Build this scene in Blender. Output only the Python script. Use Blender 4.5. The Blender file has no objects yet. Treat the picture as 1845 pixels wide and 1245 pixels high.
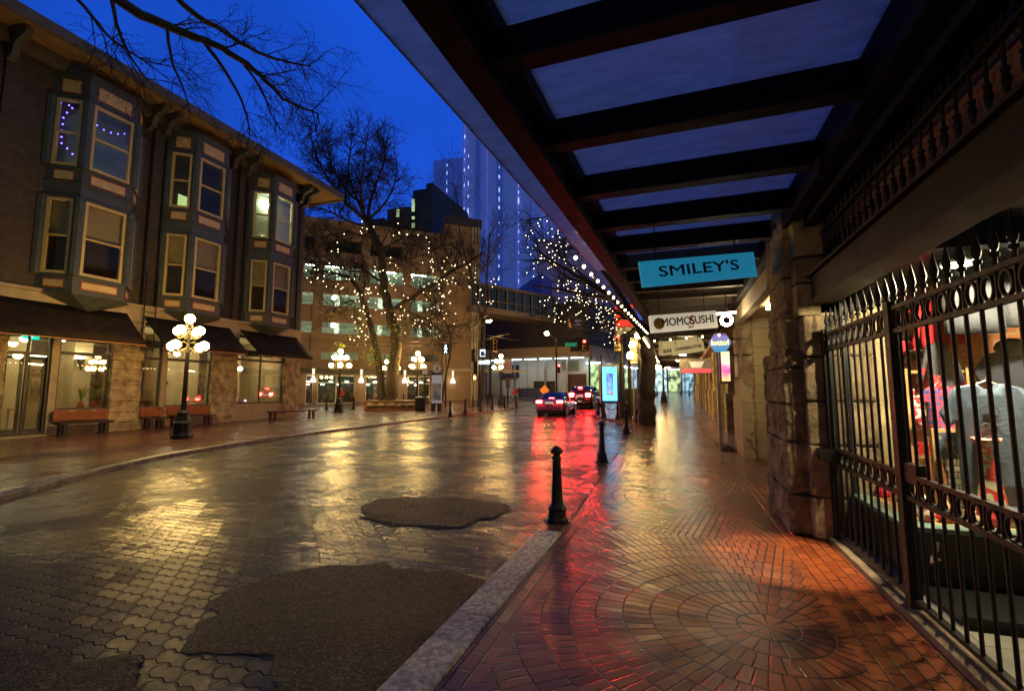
import bpy, math, random
from mathutils import Vector, Matrix, noise
random.seed(7)
R = math.radians; PI = math.pi
S = bpy.context.scene
# ------------------------------------------------------------------ camera
YAW = math.atan(298/math.hypot(840, 83.5)); PIT = math.atan(83.5/840); HC = 1.65
cam = bpy.data.objects.new('camera', bpy.data.cameras.new('camera'))
cam.data.sensor_width = 36; cam.data.lens = 36*840/1845; cam.data.clip_end = 3000; cam.data.clip_start = .05
cam.location = (0, 0, HC); cam.rotation_euler = (PI/2+PIT, 0, YAW)
S.collection.objects.link(cam); S.camera = cam
S.render.resolution_x = 1024; S.render.resolution_y = 690
# ------------------------------------------------------------------ world (dusk sky)
w = bpy.data.worlds.new("World"); S.world = w; w.use_nodes = True
nt = w.node_tree; N = nt.nodes; Lk = nt.links; bg = N['Background']
tc = N.new('ShaderNodeTexCoord'); sx = N.new('ShaderNodeSeparateXYZ'); Lk.new(tc.outputs['Generated'], sx.inputs[0])
rp = N.new('ShaderNodeValToRGB'); rp.color_ramp.elements[0].color = (.02, .032, .17, 1); rp.color_ramp.elements[1].color = (.005, .062, .50, 1)
rp.color_ramp.elements[0].position = .0; rp.color_ramp.elements[1].position = .75
e = rp.color_ramp.elements.new(.35); e.color = (.008, .055, .42, 1)
Lk.new(sx.outputs['Z'], rp.inputs[0])
nz = N.new('ShaderNodeTexNoise'); nz.inputs['Scale'].default_value = 1.6; nz.inputs['Detail'].default_value = 6
Lk.new(tc.outputs['Generated'], nz.inputs['Vector'])
mr = N.new('ShaderNodeMapRange'); mr.inputs[1].default_value = .35; mr.inputs[2].default_value = .7; mr.inputs[3].default_value = .68; mr.inputs[4].default_value = 1.3
Lk.new(nz.outputs['Fac'], mr.inputs[0])
mx = N.new('ShaderNodeMix'); mx.data_type = 'RGBA'; mx.blend_type = 'MULTIPLY'; mx.inputs[0].default_value = 1
Lk.new(rp.outputs[0], mx.inputs[6]); Lk.new(mr.outputs[0], mx.inputs[7])
# a very dim twilight Nishita sky is added to the gradient
sky = N.new('ShaderNodeTexSky'); sky.sky_type = 'NISHITA'; sky.sun_disc = False; sky.sun_elevation = R(-4); sky.sun_rotation = R(200)
dt_ = N.new('ShaderNodeVectorMath'); dt_.operation = 'DOT_PRODUCT'; dt_.inputs[1].default_value = (-.5, .866, .25); Lk.new(tc.outputs['Generated'], dt_.inputs[0])
dm_ = N.new('ShaderNodeMapRange'); dm_.inputs[1].default_value = -.35; dm_.inputs[2].default_value = .5; dm_.inputs[3].default_value = .16; dm_.inputs[4].default_value = 1.05; Lk.new(dt_.outputs['Value'], dm_.inputs[0])
mx2 = N.new('ShaderNodeMix'); mx2.data_type = 'RGBA'; mx2.blend_type = 'MULTIPLY'; mx2.inputs[0].default_value = 1; Lk.new(mx.outputs[2], mx2.inputs[6]); Lk.new(dm_.outputs[0], mx2.inputs[7])
ad = N.new('ShaderNodeMix'); ad.data_type = 'RGBA'; ad.blend_type = 'ADD'; ad.inputs[0].default_value = .02
hz = N.new('ShaderNodeVectorMath'); hz.operation = 'DOT_PRODUCT'; hz.inputs[1].default_value = (.9, -.25, .1); Lk.new(tc.outputs['Generated'], hz.inputs[0])
hm = N.new('ShaderNodeMapRange'); hm.inputs[1].default_value = -.35; hm.inputs[2].default_value = .3; hm.inputs[3].default_value = 0; hm.inputs[4].default_value = 1; Lk.new(hz.outputs['Value'], hm.inputs[0])
ha = N.new('ShaderNodeMix'); ha.data_type = 'RGBA'; ha.blend_type = 'ADD'; ha.inputs[7].default_value = (.055, .080, .035, 1); Lk.new(hm.outputs[0], ha.inputs[0]); Lk.new(mx2.outputs[2], ha.inputs[6])
Lk.new(ha.outputs[2], ad.inputs[6]); Lk.new(sky.outputs[0], ad.inputs[7])
Lk.new(ad.outputs[2], bg.inputs[0]); bg.inputs[1].default_value = 1.0
S.view_settings.view_transform = 'Standard'; S.view_settings.look = 'None'; S.view_settings.exposure = .45; S.view_settings.gamma = 1
try:
    S.cycles.max_bounces = 8; S.cycles.transparent_max_bounces = 16; S.cycles.sample_clamp_indirect = 4; S.cycles.caustics_reflective = False
except Exception: pass

# ------------------------------------------------------------------ geometry helpers
_f = Vector((-math.sin(YAW)*math.cos(PIT), math.cos(YAW)*math.cos(PIT), math.sin(PIT)))
_r = Vector((math.cos(YAW), math.sin(YAW), 0)); _u = _r.cross(_f)
def ray(x, y): return _f + _r*((x-922.5)/840) - _u*((y-622.5)/840)
def PD(x, y, d):                     # measured point of the photo at depth d (metres) -> world
    return Vector((0, 0, HC)) + ray(x, y)*d
def PX(x, X, y=600): return ray(x, y).y*X/ray(x, y).x     # Y where the sight line of column x meets the plane X
def zt(Y):
    u = max(Y-8, 0); return .032*(u-18*(1-math.exp(-u/18)))
def wmat(o):
    m = o.matrix_basis.copy()
    return wmat(o.parent) @ o.matrix_parent_inverse @ m if o.parent else m
class MB:
    def __init__(s): s.v = []; s.f = []; s.mi = []; s.m = Matrix(); s.cur = 0
    def add(s, vs, fs):
        n = len(s.v); s.v += [tuple(s.m @ Vector(p)) for p in vs]; s.f += [tuple(i+n for i in f) for f in fs]; s.mi += [s.cur]*len(fs); return s
    def box(s, x0, y0, z0, x1, y1, z1):
        if x0 > x1: x0, x1 = x1, x0
        if y0 > y1: y0, y1 = y1, y0
        if z0 > z1: z0, z1 = z1, z0
        return s.add([(x0,y0,z0),(x1,y0,z0),(x1,y1,z0),(x0,y1,z0),(x0,y0,z1),(x1,y0,z1),(x1,y1,z1),(x0,y1,z1)],
              [(0,3,2,1),(4,5,6,7),(0,1,5,4),(1,2,6,5),(2,3,7,6),(3,0,4,7)])
    def bar(s, a, b, wd, h=None, up=(0,0,1)):        # rectangular bar from a to b
        a, b = Vector(a), Vector(b); h = h or wd; d = (b-a).normalized(); up = Vector(up)
        if abs(d.dot(up)) > .95: up = Vector((1,0,0)) if abs(d.x) < .9 else Vector((0,1,0))
        sd = d.cross(up).normalized(); u = sd.cross(d); vs = []
        for p in (a, b):
            for i, j in ((-1,-1),(1,-1),(1,1),(-1,1)): vs.append(p+sd*(i*wd/2)+u*(j*h/2))
        return s.add(vs, [(0,1,2,3),(7,6,5,4),(0,4,5,1),(1,5,6,2),(2,6,7,3),(3,7,4,0)])
    def tube(s, pts, rad, n=6, caps=True):
        pts = [Vector(p) for p in pts]; k = len(pts)
        rads = rad if isinstance(rad, (list, tuple)) else [rad]*k
        vs = []; ref = None
        for i, p in enumerate(pts):
            d = (pts[min(i+1, k-1)]-pts[max(i-1, 0)])
            if d.length < 1e-9: d = Vector((0,0,1))
            d.normalize()
            if ref is None: ref = Vector((0,0,1)) if abs(d.z) < .9 else Vector((1,0,0))
            a = d.cross(ref)
            if a.length < 1e-4: a = d.cross(Vector((0,1,0)))
            a.normalize(); b = a.cross(d); ref = b
            for j in range(n):
                t = 2*PI*j/n; vs.append(p+a*(math.cos(t)*rads[i])+b*(math.sin(t)*rads[i]))
        fs = []
        for i in range(k-1):
            for j in range(n): fs.append((i*n+j, i*n+(j+1)%n, (i+1)*n+(j+1)%n, (i+1)*n+j))
        if caps: fs += [tuple(range(n-1, -1, -1)), tuple((k-1)*n+j for j in range(n))]
        return s.add(vs, fs)
    def lathe(s, c, prof, n=12, ph=0):               # prof [(r, z)...]
        vs = []; fs = []; k = len(prof)
        for r, z in prof:
            for j in range(n):
                t = 2*PI*j/n+ph; vs.append((c[0]+r*math.cos(t), c[1]+r*math.sin(t), c[2]+z))
        for i in range(k-1):
            for j in range(n): fs.append((i*n+j, i*n+(j+1)%n, (i+1)*n+(j+1)%n, (i+1)*n+j))
        fs += [tuple(range(n-1, -1, -1)), tuple((k-1)*n+j for j in range(n))]
        return s.add(vs, fs)
    def ball(s, c, r, n=12, k=8, sz=1):
        return s.lathe(c, [(max(r*math.sin(PI*i/k), 1e-4), -r*sz*math.cos(PI*i/k)) for i in range(k+1)], n)
    def prism(s, poly, y0, y1, axis='y'):            # poly of 2D points extruded along axis
        n = len(poly)
        f = {'y': lambda a, b, t: (a, t, b), 'x': lambda a, b, t: (t, a, b), 'z': lambda a, b, t: (a, b, t)}[axis]
        return s.add([f(a, b, y0) for a, b in poly]+[f(a, b, y1) for a, b in poly],
              [tuple(range(n)), tuple(range(2*n-1, n-1, -1))]+[(i, i+n, (i+1)%n+n, (i+1)%n) for i in range(n)])
    def ring(s, c, ra, rb, th, ax=(0,1,0), ax2=(0,0,1), n=16, t=.012):    # elliptical flat ring in the plane ax/ax2
        ax, ax2, c = Vector(ax), Vector(ax2), Vector(c); nn = ax.cross(ax2)*th/2; vs = []; fs = []
        for j in range(n):
            a = 2*PI*j/n; d = ax*math.cos(a)*ra+ax2*math.sin(a)*rb; e_ = ax*math.cos(a)*(ra-t)+ax2*math.sin(a)*(rb-t)
            vs += [c+d+nn, c+d-nn, c+e_-nn, c+e_+nn]
        for j in range(n):
            p = 4*j; q = 4*((j+1)%n)
            for i in range(4): fs.append((p+i, q+i, q+(i+1)%4, p+(i+1)%4))
        return s.add(vs, fs)
    def quad(s, a, b, c, d): return s.add([a, b, c, d], [(0,1,2,3)])
    def build(s, name, mats, parent=None, smooth=False, bevel=0):
        me = bpy.data.meshes.new(name); me.from_pydata(s.v, [], s.f); me.validate(); me.update()
        ms = mats if isinstance(mats, (list, tuple)) else [mats]
        for m in ms: me.materials.append(m)
        if len(ms) > 1 and len(me.polygons) == len(s.mi):
            for p, i in zip(me.polygons, s.mi): p.material_index = i
        import bmesh
        bm = bmesh.new(); bm.from_mesh(me); bmesh.ops.recalc_face_normals(bm, faces=bm.faces); bm.to_mesh(me); bm.free()
        if smooth: me.polygons.foreach_set('use_smooth', [True]*len(me.polygons))
        o = bpy.data.objects.new(name, me); S.collection.objects.link(o)
        if parent: o.parent = parent; o.matrix_parent_inverse = wmat(parent).inverted()
        if bevel:
            b = o.modifiers.new('bevel', 'BEVEL'); b.width = bevel; b.segments = 2; b.limit_method = 'ANGLE'
        return o
def tag(o, label=None, cat=None, group=None, kind=None):
    if label: o['label'] = label
    if cat: o['category'] = cat
    if group: o['group'] = group
    if kind: o['kind'] = kind
    return o
def empty(name, label, cat, loc=(0,0,0), rz=0, group=None):
    o = bpy.data.objects.new(name, None); S.collection.objects.link(o); o.location = loc; o.rotation_euler = (0,0,rz)
    o.empty_display_size = .1
    return tag(o, label, cat, group)
def copy_tree(o, parent=None):
    c = o.copy(); S.collection.objects.link(c)
    if parent: c.parent = parent
    for ch in [x for x in KIDS.get(o.name, [])]: copy_tree(ch, c)
    return c
KIDS = {}
def register(root):                 # remember a prototype's children for copy_tree
    for o in S.objects:
        if o.parent: 
            l = KIDS.setdefault(o.parent.name, [])
            if o not in l: l.append(o)
def copy_thing(root, loc, rz, label, group=None):
    c = copy_tree(root); c.location = loc; c.rotation_euler = (0,0,rz); c['label'] = label
    if group: c['group'] = group
    return c

# ------------------------------------------------------------------ materials
class NT:
    def __init__(s, name):
        s.m = bpy.data.materials.new(name); s.m.use_nodes = True; s.t = s.m.node_tree; s.n = s.t.nodes; s.b = s.n['Principled BSDF']; s.out = s.n['Material Output']
    def new(s, ty, **k):
        x = s.n.new('ShaderNode'+ty)
        for a, v in k.items():
            if a in x.inputs.keys() if hasattr(x.inputs, 'keys') else False: x.inputs[a].default_value = v
            else: setattr(x, a, v)
        return x
    def l(s, a, b): s.t.links.new(a, b)
    def math(s, op, a, b=None, c=None):
        x = s.n.new('ShaderNodeMath'); x.operation = op
        for i, v in enumerate((a, b, c)):
            if v is None: continue
            if isinstance(v, (int, float)): x.inputs[i].default_value = v
            else: s.l(v, x.inputs[i])
        return x.outputs[0]
    def mix(s, f, a, b, bl='MIX'):
        x = s.n.new('ShaderNodeMix'); x.data_type = 'RGBA'; x.blend_type = bl
        for i, v in ((0, f), (6, a), (7, b)):
            if isinstance(v, (int, float)): x.inputs[i].default_value = v
            elif isinstance(v, tuple): x.inputs[i].default_value = (*v[:3], 1)
            else: s.l(v, x.inputs[i])
        return x.outputs[2]
    def rng(s, v, a, b, c, d):
        x = s.n.new('ShaderNodeMapRange'); s.l(v, x.inputs[0])
        for i, q in enumerate((a, b, c, d)): x.inputs[i+1].default_value = q
        return x.outputs[0]
    def noise(s, vec, sc, det=4, rough=.5):
        x = s.n.new('ShaderNodeTexNoise'); x.inputs['Scale'].default_value = sc; x.inputs['Detail'].default_value = det; x.inputs['Roughness'].default_value = rough
        if vec is not None: s.l(vec, x.inputs['Vector'])
        return x.outputs['Fac']
    def coord(s, k='Object'): return s.new('TexCoord').outputs[k]
    def bump(s, h, st=.3, d=.01, prev=None):
        x = s.n.new('ShaderNodeBump'); x.inputs['Strength'].default_value = st if isinstance(st, (int, float)) else 1; x.inputs['Distance'].default_value = d
        if not isinstance(st, (int, float)): s.l(st, x.inputs['Strength'])
        s.l(h, x.inputs['Height'])
        if prev is not None: s.l(prev, x.inputs['Normal'])
        return x.outputs[0]
def pm(name, c, c2=None, sc=3., rough=.6, r2=None, bump=0, bs=20, metal=0, emis=None, es=0, spec=.5, coat=0):
    t = NT(name); b = t.b; co = t.coord()
    b.inputs['Roughness'].default_value = rough; b.inputs['Metallic'].default_value = metal; b.inputs['Base Color'].default_value = (*c, 1)
    b.inputs['Specular IOR Level'].default_value = spec; b.inputs['Coat Weight'].default_value = coat
    if c2:
        n = t.noise(co, sc, 5); t.l(t.mix(t.rng(n, .35, .65, 0, 1), c, c2), b.inputs['Base Color'])
    if r2 is not None: t.l(t.rng(t.noise(co, sc*1.7, 4), .3, .7, rough, r2), b.inputs['Roughness'])
    if bump: t.l(t.bump(t.noise(co, bs, 6, .6), bump, .02), b.inputs['Normal'])
    if emis: b.inputs['Emission Color'].default_value = (*emis, 1); b.inputs['Emission Strength'].default_value = es
    return t.m
def em(name, c, s, sample=True):
    t = NT(name); t.n.remove(t.b); e_ = t.n.new('ShaderNodeEmission'); e_.inputs[0].default_value = (*c, 1); e_.inputs[1].default_value = s
    t.l(e_.outputs[0], t.out.inputs[0])
    if not sample: t.m.cycles.emission_sampling = 'NONE'
    return t.m
def brickmat(name, c1, c2, mortar, bw=.22, rh=.075, ms=.01, rough=.7, axis='yz', bump=.6, coat=0):
    t = NT(name); sp = t.new('SeparateXYZ'); t.l(t.coord(), sp.inputs[0]); cb = t.new('CombineXYZ')
    d = {'x': 0, 'y': 1, 'z': 2}
    if axis == 'h': t.l(t.math('ADD', sp.outputs[0], sp.outputs[1]), cb.inputs[0]); t.l(sp.outputs[2], cb.inputs[1])
    else: t.l(sp.outputs[d[axis[0]]], cb.inputs[0]); t.l(sp.outputs[d[axis[1]]], cb.inputs[1])
    k = t.new('TexBrick'); k.inputs['Scale'].default_value = 1; k.inputs['Brick Width'].default_value = bw; k.inputs['Row Height'].default_value = rh
    k.inputs['Mortar Size'].default_value = ms; k.inputs['Mortar Smooth'].default_value = .3; k.inputs['Bias'].default_value = -.2
    k.inputs['Color1'].default_value = (*c1, 1); k.inputs['Color2'].default_value = (*c2, 1); k.inputs['Mortar'].default_value = (*mortar, 1)
    t.l(cb.outputs[0], k.inputs['Vector']); n = t.noise(t.coord(), 4, 6)
    t.l(t.mix(.6, k.outputs['Color'], t.mix(t.rng(n, .3, .7, 0, 1), (.35,.35,.35), (1,1,1)), 'MULTIPLY'), t.b.inputs['Base Color'])
    inv = t.math('SUBTRACT', 1, k.outputs['Fac']); h = t.math('ADD', inv, t.math('MULTIPLY', t.noise(t.coord(), 25, 5), .6))
    t.l(t.bump(h, bump, .012), t.b.inputs['Normal']); t.b.inputs['Roughness'].default_value = rough; t.b.inputs['Coat Weight'].default_value = coat
    return t.m
def wetmat(name, pattern, c1, c2, mortar, dark=(.02,.018,.016), puddle=.62, rbase=(.18,.42), bd=.012, seed=0., origin=(0,0), midw=.3, darkk=.7):
    """wet paving: base pattern + water film (coat) that turns into flat puddles where a noise is high"""
    t = NT(name); co = t.coord(); sp = t.new('SeparateXYZ'); t.l(co, sp.inputs[0]); X, Y = sp.outputs[0], sp.outputs[1]
    big = t.noise(co, .45, 5, .6); fine = t.noise(co, 30, 6, .65); mid = t.noise(co, 2.2, 5)
    tilt = None
    def cell(u, v, bw, rh, off=.5):
        row = t.math('FLOOR', t.math('DIVIDE', v, rh)); fy = t.math('FRACT', t.math('DIVIDE', v, rh))
        uu = t.math('ADD', t.math('DIVIDE', u, bw), t.math('MULTIPLY', row, off)); cx = t.math('FLOOR', uu); fx = t.math('FRACT', uu)
        cbb = t.new('CombineXYZ'); t.l(cx, cbb.inputs[0]); t.l(row, cbb.inputs[1]); wn = t.new('TexWhiteNoise'); t.l(cbb.outputs[0], wn.inputs['Vector'])
        s3 = t.new('SeparateColor'); t.l(wn.outputs['Color'], s3.inputs[0])
        dx = t.math('MULTIPLY', t.math('SUBTRACT', .5, t.math('ABSOLUTE', t.math('SUBTRACT', fx, .5))), bw); dy = t.math('MULTIPLY', t.math('SUBTRACT', .5, t.math('ABSOLUTE', t.math('SUBTRACT', fy, .5))), rh)
        return fx, fy, t.math('MINIMUM', dx, dy), s3.outputs
    def tl(fx, fy, s3, k):
        return t.math('MULTIPLY', t.math('ADD', t.math('ADD', t.math('MULTIPLY', t.math('SUBTRACT', fx, .5), t.math('SUBTRACT', s3[0], .5)), t.math('MULTIPLY', t.math('SUBTRACT', fy, .5), t.math('SUBTRACT', s3[1], .5))), t.math('MULTIPLY', s3[2], .35)), k)
    if pattern == 'brick':
        u = t.math('ADD', X, t.math('MULTIPLY', t.math('PINGPONG', t.math('ADD', Y, 40), .0625), .55))
        v = t.math('ADD', Y, t.math('MULTIPLY', t.math('PINGPONG', t.math('ADD', X, 80), .0625), .45))
        fx, fy, dd, s3 = cell(u, v, .25, .125)
        joint = t.rng(dd, .003, .012, 1, 0); col = t.mix(joint, t.mix(s3[2], c1, c2), mortar); tilt = tl(fx, fy, s3, 1.1)
    elif pattern == 'fan':
        P_ = 4.1                                             # fan period along the street
        yy = t.math('SUBTRACT', t.math('MODULO', t.math('ADD', Y, 100*P_-origin[1]+P_/2), P_), P_/2)
        xx = t.math('SUBTRACT', X, origin[0])
        r_ = t.math('SQRT', t.math('ADD', t.math('MULTIPLY', xx, xx), t.math('MULTIPLY', yy, yy)))
        q = t.math('DIVIDE', r_, .2); ri = t.math('FLOOR', q); rf = t.math('FRACT', q); th = t.math('ARCTAN2', yy, xx)
        a = t.math('ADD', t.math('DIVIDE', t.math('MULTIPLY', th, t.math('MULTIPLY', t.math('ADD', ri, .5), .2)), .078), t.math('MULTIPLY', ri, .5)); af = t.math('FRACT', a)
        j1 = t.math('MULTIPLY', t.math('SUBTRACT', .5, t.math('ABSOLUTE', t.math('SUBTRACT', rf, .5))), .2)
        j2 = t.math('MULTIPLY', t.math('SUBTRACT', .5, t.math('ABSOLUTE', t.math('SUBTRACT', af, .5))), .078)
        wn = t.new('TexWhiteNoise'); cb2 = t.new('CombineXYZ'); t.l(ri, cb2.inputs[0]); t.l(t.math('FLOOR', a), cb2.inputs[1]); t.l(cb2.outputs[0], wn.inputs['Vector'])
        s3f = t.new('SeparateColor'); t.l(wn.outputs['Color'], s3f.inputs[0]); s3f = s3f.outputs
        fx, fy, dd, s3 = cell(Y, X, .2, .1)                   # straight border courses beside kerb and wall
        bord = t.math('ADD', t.math('LESS_THAN', X, -1.12), t.math('GREATER_THAN', X, 1.02)); nb_ = t.math('SUBTRACT', 1, bord)
        def sel(p, q_): return t.math('ADD', t.math('MULTIPLY', p, nb_), t.math('MULTIPLY', q_, bord))
        joint = t.rng(sel(t.math('MINIMUM', j1, j2), dd), .002, .008, 1, 0)
        col = t.mix(joint, t.mix(sel(s3f[2], s3[2]), c1, c2), mortar); tilt = sel(tl(rf, af, s3f, .55), tl(fx, fy, s3, .45))
    else:
        joint = t.math('MULTIPLY', fine, 0); col = t.mix(fine, c1, c2)
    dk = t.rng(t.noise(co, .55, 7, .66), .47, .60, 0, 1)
    if pattern == 'brick' and midw == .4:                    # darker, duller ragged patch at the near left of the road
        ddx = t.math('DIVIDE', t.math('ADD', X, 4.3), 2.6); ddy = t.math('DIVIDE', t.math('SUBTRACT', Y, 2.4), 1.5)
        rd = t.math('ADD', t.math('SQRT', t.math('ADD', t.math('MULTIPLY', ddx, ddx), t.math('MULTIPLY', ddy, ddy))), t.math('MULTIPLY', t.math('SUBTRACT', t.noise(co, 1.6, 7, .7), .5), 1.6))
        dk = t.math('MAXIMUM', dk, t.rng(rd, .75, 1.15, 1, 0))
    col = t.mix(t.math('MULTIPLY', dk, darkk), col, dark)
    t.l(col, t.b.inputs['Base Color'])
    pud = t.rng(big, puddle, puddle+.035, 0, 1); dry = t.math('SUBTRACT', 1, pud)
    h = t.math('ADD', t.math('MULTIPLY', t.math('SUBTRACT', 1, joint), .8), t.math('ADD', t.math('MULTIPLY', fine, .3), t.math('MULTIPLY', mid, midw)))
    t.b.inputs['Roughness'].default_value = .55
    if pattern == 'asphalt':
        vo = t.new('TexVoronoi'); vo.inputs['Scale'].default_value = 95; t.l(co, vo.inputs['Vector']); f2 = t.noise(co, 42, 5, .8); h = t.math('ADD', t.math('MULTIPLY', vo.outputs['Distance'], 1.2), t.math('ADD', fine, t.math('ADD', f2, t.math('MULTIPLY', mid, .5)))); col = t.mix(t.rng(f2, .5, .6, 0, 1), col, (.05,.04,.03)); v2 = t.new('TexVoronoi'); v2.inputs['Scale'].default_value = 62; t.l(co, v2.inputs['Vector']); sc3 = t.new('SeparateColor'); t.l(v2.outputs['Color'], sc3.inputs[0]); col = t.mix(t.rng(sc3.outputs[0], .62, .95, 0, 1), col, (.15,.125,.10)); t.l(col, t.b.inputs['Base Color'])
    if tilt is not None: h = t.math('ADD', h, tilt)
    nb = t.bump(h, dry if pattern != 'asphalt' else .9, bd)
    t.l(nb, t.b.inputs['Normal']); t.l(nb, t.b.inputs['Coat Normal'])
    t.b.inputs['Coat Weight'].default_value = .12 if pattern == 'asphalt' else 1; t.b.inputs['Coat IOR'].default_value = 1.36; t.b.inputs['Specular IOR Level'].default_value = .08
    if pattern == 'brick': t.l(t.rng(dk, 0, 1, 1, .3), t.b.inputs['Coat Weight'])
    rr = t.rng(mid, .3, .7, rbase[0], rbase[1])
    t.l(t.math('ADD', t.math('MULTIPLY', rr, dry), .02), t.b.inputs['Coat Roughness'])
    return t.m
M = {}
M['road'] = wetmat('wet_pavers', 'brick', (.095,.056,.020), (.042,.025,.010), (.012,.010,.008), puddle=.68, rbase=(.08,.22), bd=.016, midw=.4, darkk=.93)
M['plaza'] = wetmat('wet_red_brick', 'brick', (.20,.055,.016), (.11,.03,.011), (.015,.01,.008), puddle=.72, rbase=(.10,.24), bd=.010, darkk=.5)
M['walk'] = wetmat('wet_fan_brick', 'fan', (.33,.078,.017), (.21,.046,.012), (.015,.010,.008), puddle=.74, rbase=(.06,.19), bd=.013, midw=1.0, darkk=.5, origin=(.55, 3.88))
M['asphalt'] = wetmat('wet_asphalt', 'asphalt', (.040,.032,.026), (.008,.007,.006), (0,0,0), puddle=.9, rbase=(.2,.4), bd=.045)
M['granite'] = pm('granite', (.66,.58,.38), (.24,.20,.13), 26, .4, .65, 1.0, 55, spec=.25)
M['kerb'] = pm('kerb_stone', (.26,.20,.10), (.10,.075,.04), 6, .3, .55, .7, 25)
M['ground'] = pm('dark_ground', (.03,.028,.026), (.05,.045,.04), 2, .4, .6, .4, 10)
M['iron'] = pm('black_iron', (.006,.005,.004), (.010,.007,.006), 12, .42, .6, .15, 60, spec=.3)
M['steel'] = pm('dark_painted_steel', (.009,.007,.005), (.016,.012,.009), 5, .5, .7, .2, 30, spec=.15)
M['fascia'] = pm('fascia_metal', (.62,.66,.72), (.5,.53,.58), 3, .35, .5, .1, 12)
M['stone'] = pm('rock_faced_stone', (.50,.38,.2), (.22,.15,.08), 2.6, .75, .9, 1.0, 14)
M['stoned'] = pm('brown_sandstone', (.34,.24,.13), (.13,.09,.05), 3, .75, .9, 1.0, 16)
M['cream'] = pm('cream_plaster', (.55,.44,.24), (.46,.36,.19), 2, .7, .8, .2, 12)
M['beige'] = pm('beige_trim', (.42,.33,.2), (.34,.26,.16), 3, .6, .7, .15, 15)
M['brickr'] = brickmat('red_brick', (.42,.13,.05), (.30,.09,.035), (.22,.15,.09), axis='yz')
M['bricki'] = brickmat('red_brick_inner', (.50,.18,.06), (.40,.13,.05), (.45,.32,.18), axis='xz')
M['brickd'] = brickmat('brown_brick', (.10,.068,.036), (.062,.042,.024), (.035,.027,.018), axis='h')
M['bluewood'] = pm('slate_blue_trim', (.072,.080,.075), (.052,.058,.055), 4, .45, .6, .1, 20)
M['creamwood'] = pm('cream_sash', (.60,.46,.19), (.50,.38,.15), 5, .5, .6, .1, 20)
M['panel'] = pm('cream_panel', (.62,.46,.2), (.5,.36,.16), 5, .5, .6)
M['redline'] = pm('red_moulding', (.25,.05,.02), None, 1, .5)
M['awning'] = pm('black_awning', (.018,.012,.006), (.03,.02,.010), 3, .7, .8, .2, 30, spec=.1)
M['orange'] = pm('orange_edge', (.5,.2,.05), None, 1, .5)
M['woodo'] = pm('orange_wood', (.30,.085,.02), (.19,.05,.013), 6, .35, .5, .3, 12)
M['wood'] = pm('light_wood', (.55,.33,.13), (.42,.24,.09), 7, .45, .6, .2, 15)
M['garage'] = pm('garage_concrete', (.32,.215,.14), (.25,.17,.11), .7, .8, .9, .2, 5)
M['garage2'] = pm('garage_concrete_in', (.62,.66,.58), (.5,.54,.47), 1, .8)
M['concrete'] = pm('pale_concrete', (.45,.38,.3), (.38,.32,.26), .8, .7, .8, .1, 4)
M['darkbld'] = pm('dark_cladding', (.035,.022,.03), (.025,.018,.025), .5, .6)
M['tower'] = pm('tower_dark', (.05,.04,.06), (.04,.03,.05), .2, .7)
M['white'] = pm('white_paint', (.75,.73,.68), (.65,.63,.58), 4, .5)
M['black'] = pm('black_plastic', (.012,.012,.013), None, 1, .4)
M['chrome'] = pm('galvanised_steel', (.35,.34,.33), (.25,.24,.23), 8, .35, .5, metal=.8)
M['green'] = pm('sign_green', (.02,.28,.17), None, 1, .4, emis=(.02,.3,.2), es=.25)
M['bark'] = pm('bark', (.075,.05,.028), (.035,.024,.015), 6, .8, .9, .9, 14)
M['barkd'] = pm('twig_bark', (.02,.014,.012), None, 1, .8)
M['leaf'] = pm('yellow_green_leaf', (.20,.22,.02), (.10,.16,.02), 5, .6)
def glassmat(name, tint=(1,1,1), refl=.12, rough=0.02, op=.55):
    t = NT(name); t.n.remove(t.b); g = t.new('BsdfGlossy'); g.inputs['Roughness'].default_value = rough; g.inputs[0].default_value = (1,1,1,1)
    tr = t.new('BsdfTransparent'); tr.inputs[0].default_value = (*tint, 1); lw = t.new('LayerWeight'); lw.inputs[0].default_value = .35
    m = t.new('MixShader'); t.l(t.rng(lw.outputs['Fresnel'], 0, 1, refl, op), m.inputs[0]); t.l(tr.outputs[0], m.inputs[1]); t.l(g.outputs[0], m.inputs[2]); t.l(m.outputs[0], t.out.inputs[0])
    return t.m
M['glass'] = glassmat('window_glass', (.92,.95,.92), .07)
M['glassd'] = glassmat('upper_window_glass', (.8,.8,.75), .02, op=.22)
t = NT('canopy_glass'); t.n.remove(t.b)                        # frosted canopy glass with dirt
co = t.coord(); mpn = t.new('Mapping'); mpn.inputs['Scale'].default_value = (1.2, 4, 1); t.l(co, mpn.inputs[0]); dn = t.noise(mpn.outputs[0], 2.2, 9, .75)
tl = t.new('BsdfTranslucent'); t.l(t.mix(t.rng(dn, .4, .75, 0, 1), (1,1,1), (.55,.58,.58)), tl.inputs[0])
tr = t.new('BsdfTransparent'); tr.inputs[0].default_value = (.6,.55,.55,1); m1 = t.new('MixShader'); m1.inputs[0].default_value = .32
gl = t.new('BsdfGlossy'); gl.inputs['Roughness'].default_value = .25; gl.inputs[0].default_value = (.8,.8,.8,1); m2 = t.new('MixShader'); m2.inputs[0].default_value = .05
df = t.new('BsdfDiffuse'); df.inputs[0].default_value = (.6,.62,.62,1); m0 = t.new('MixShader'); m0.inputs[0].default_value = .22; t.l(tl.outputs[0], m0.inputs[1]); t.l(df.outputs[0], m0.inputs[2]); t.l(m0.outputs[0], m1.inputs[1]); t.l(tr.outputs[0], m1.inputs[2]); t.l(m1.outputs[0], m2.inputs[1]); t.l(gl.outputs[0], m2.inputs[2]); t.l(m2.outputs[0], t.out.inputs[0])
M['canglass'] = t.m
M['globe'] = em('lamp_globe', (1, .64, .20), 80)
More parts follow.
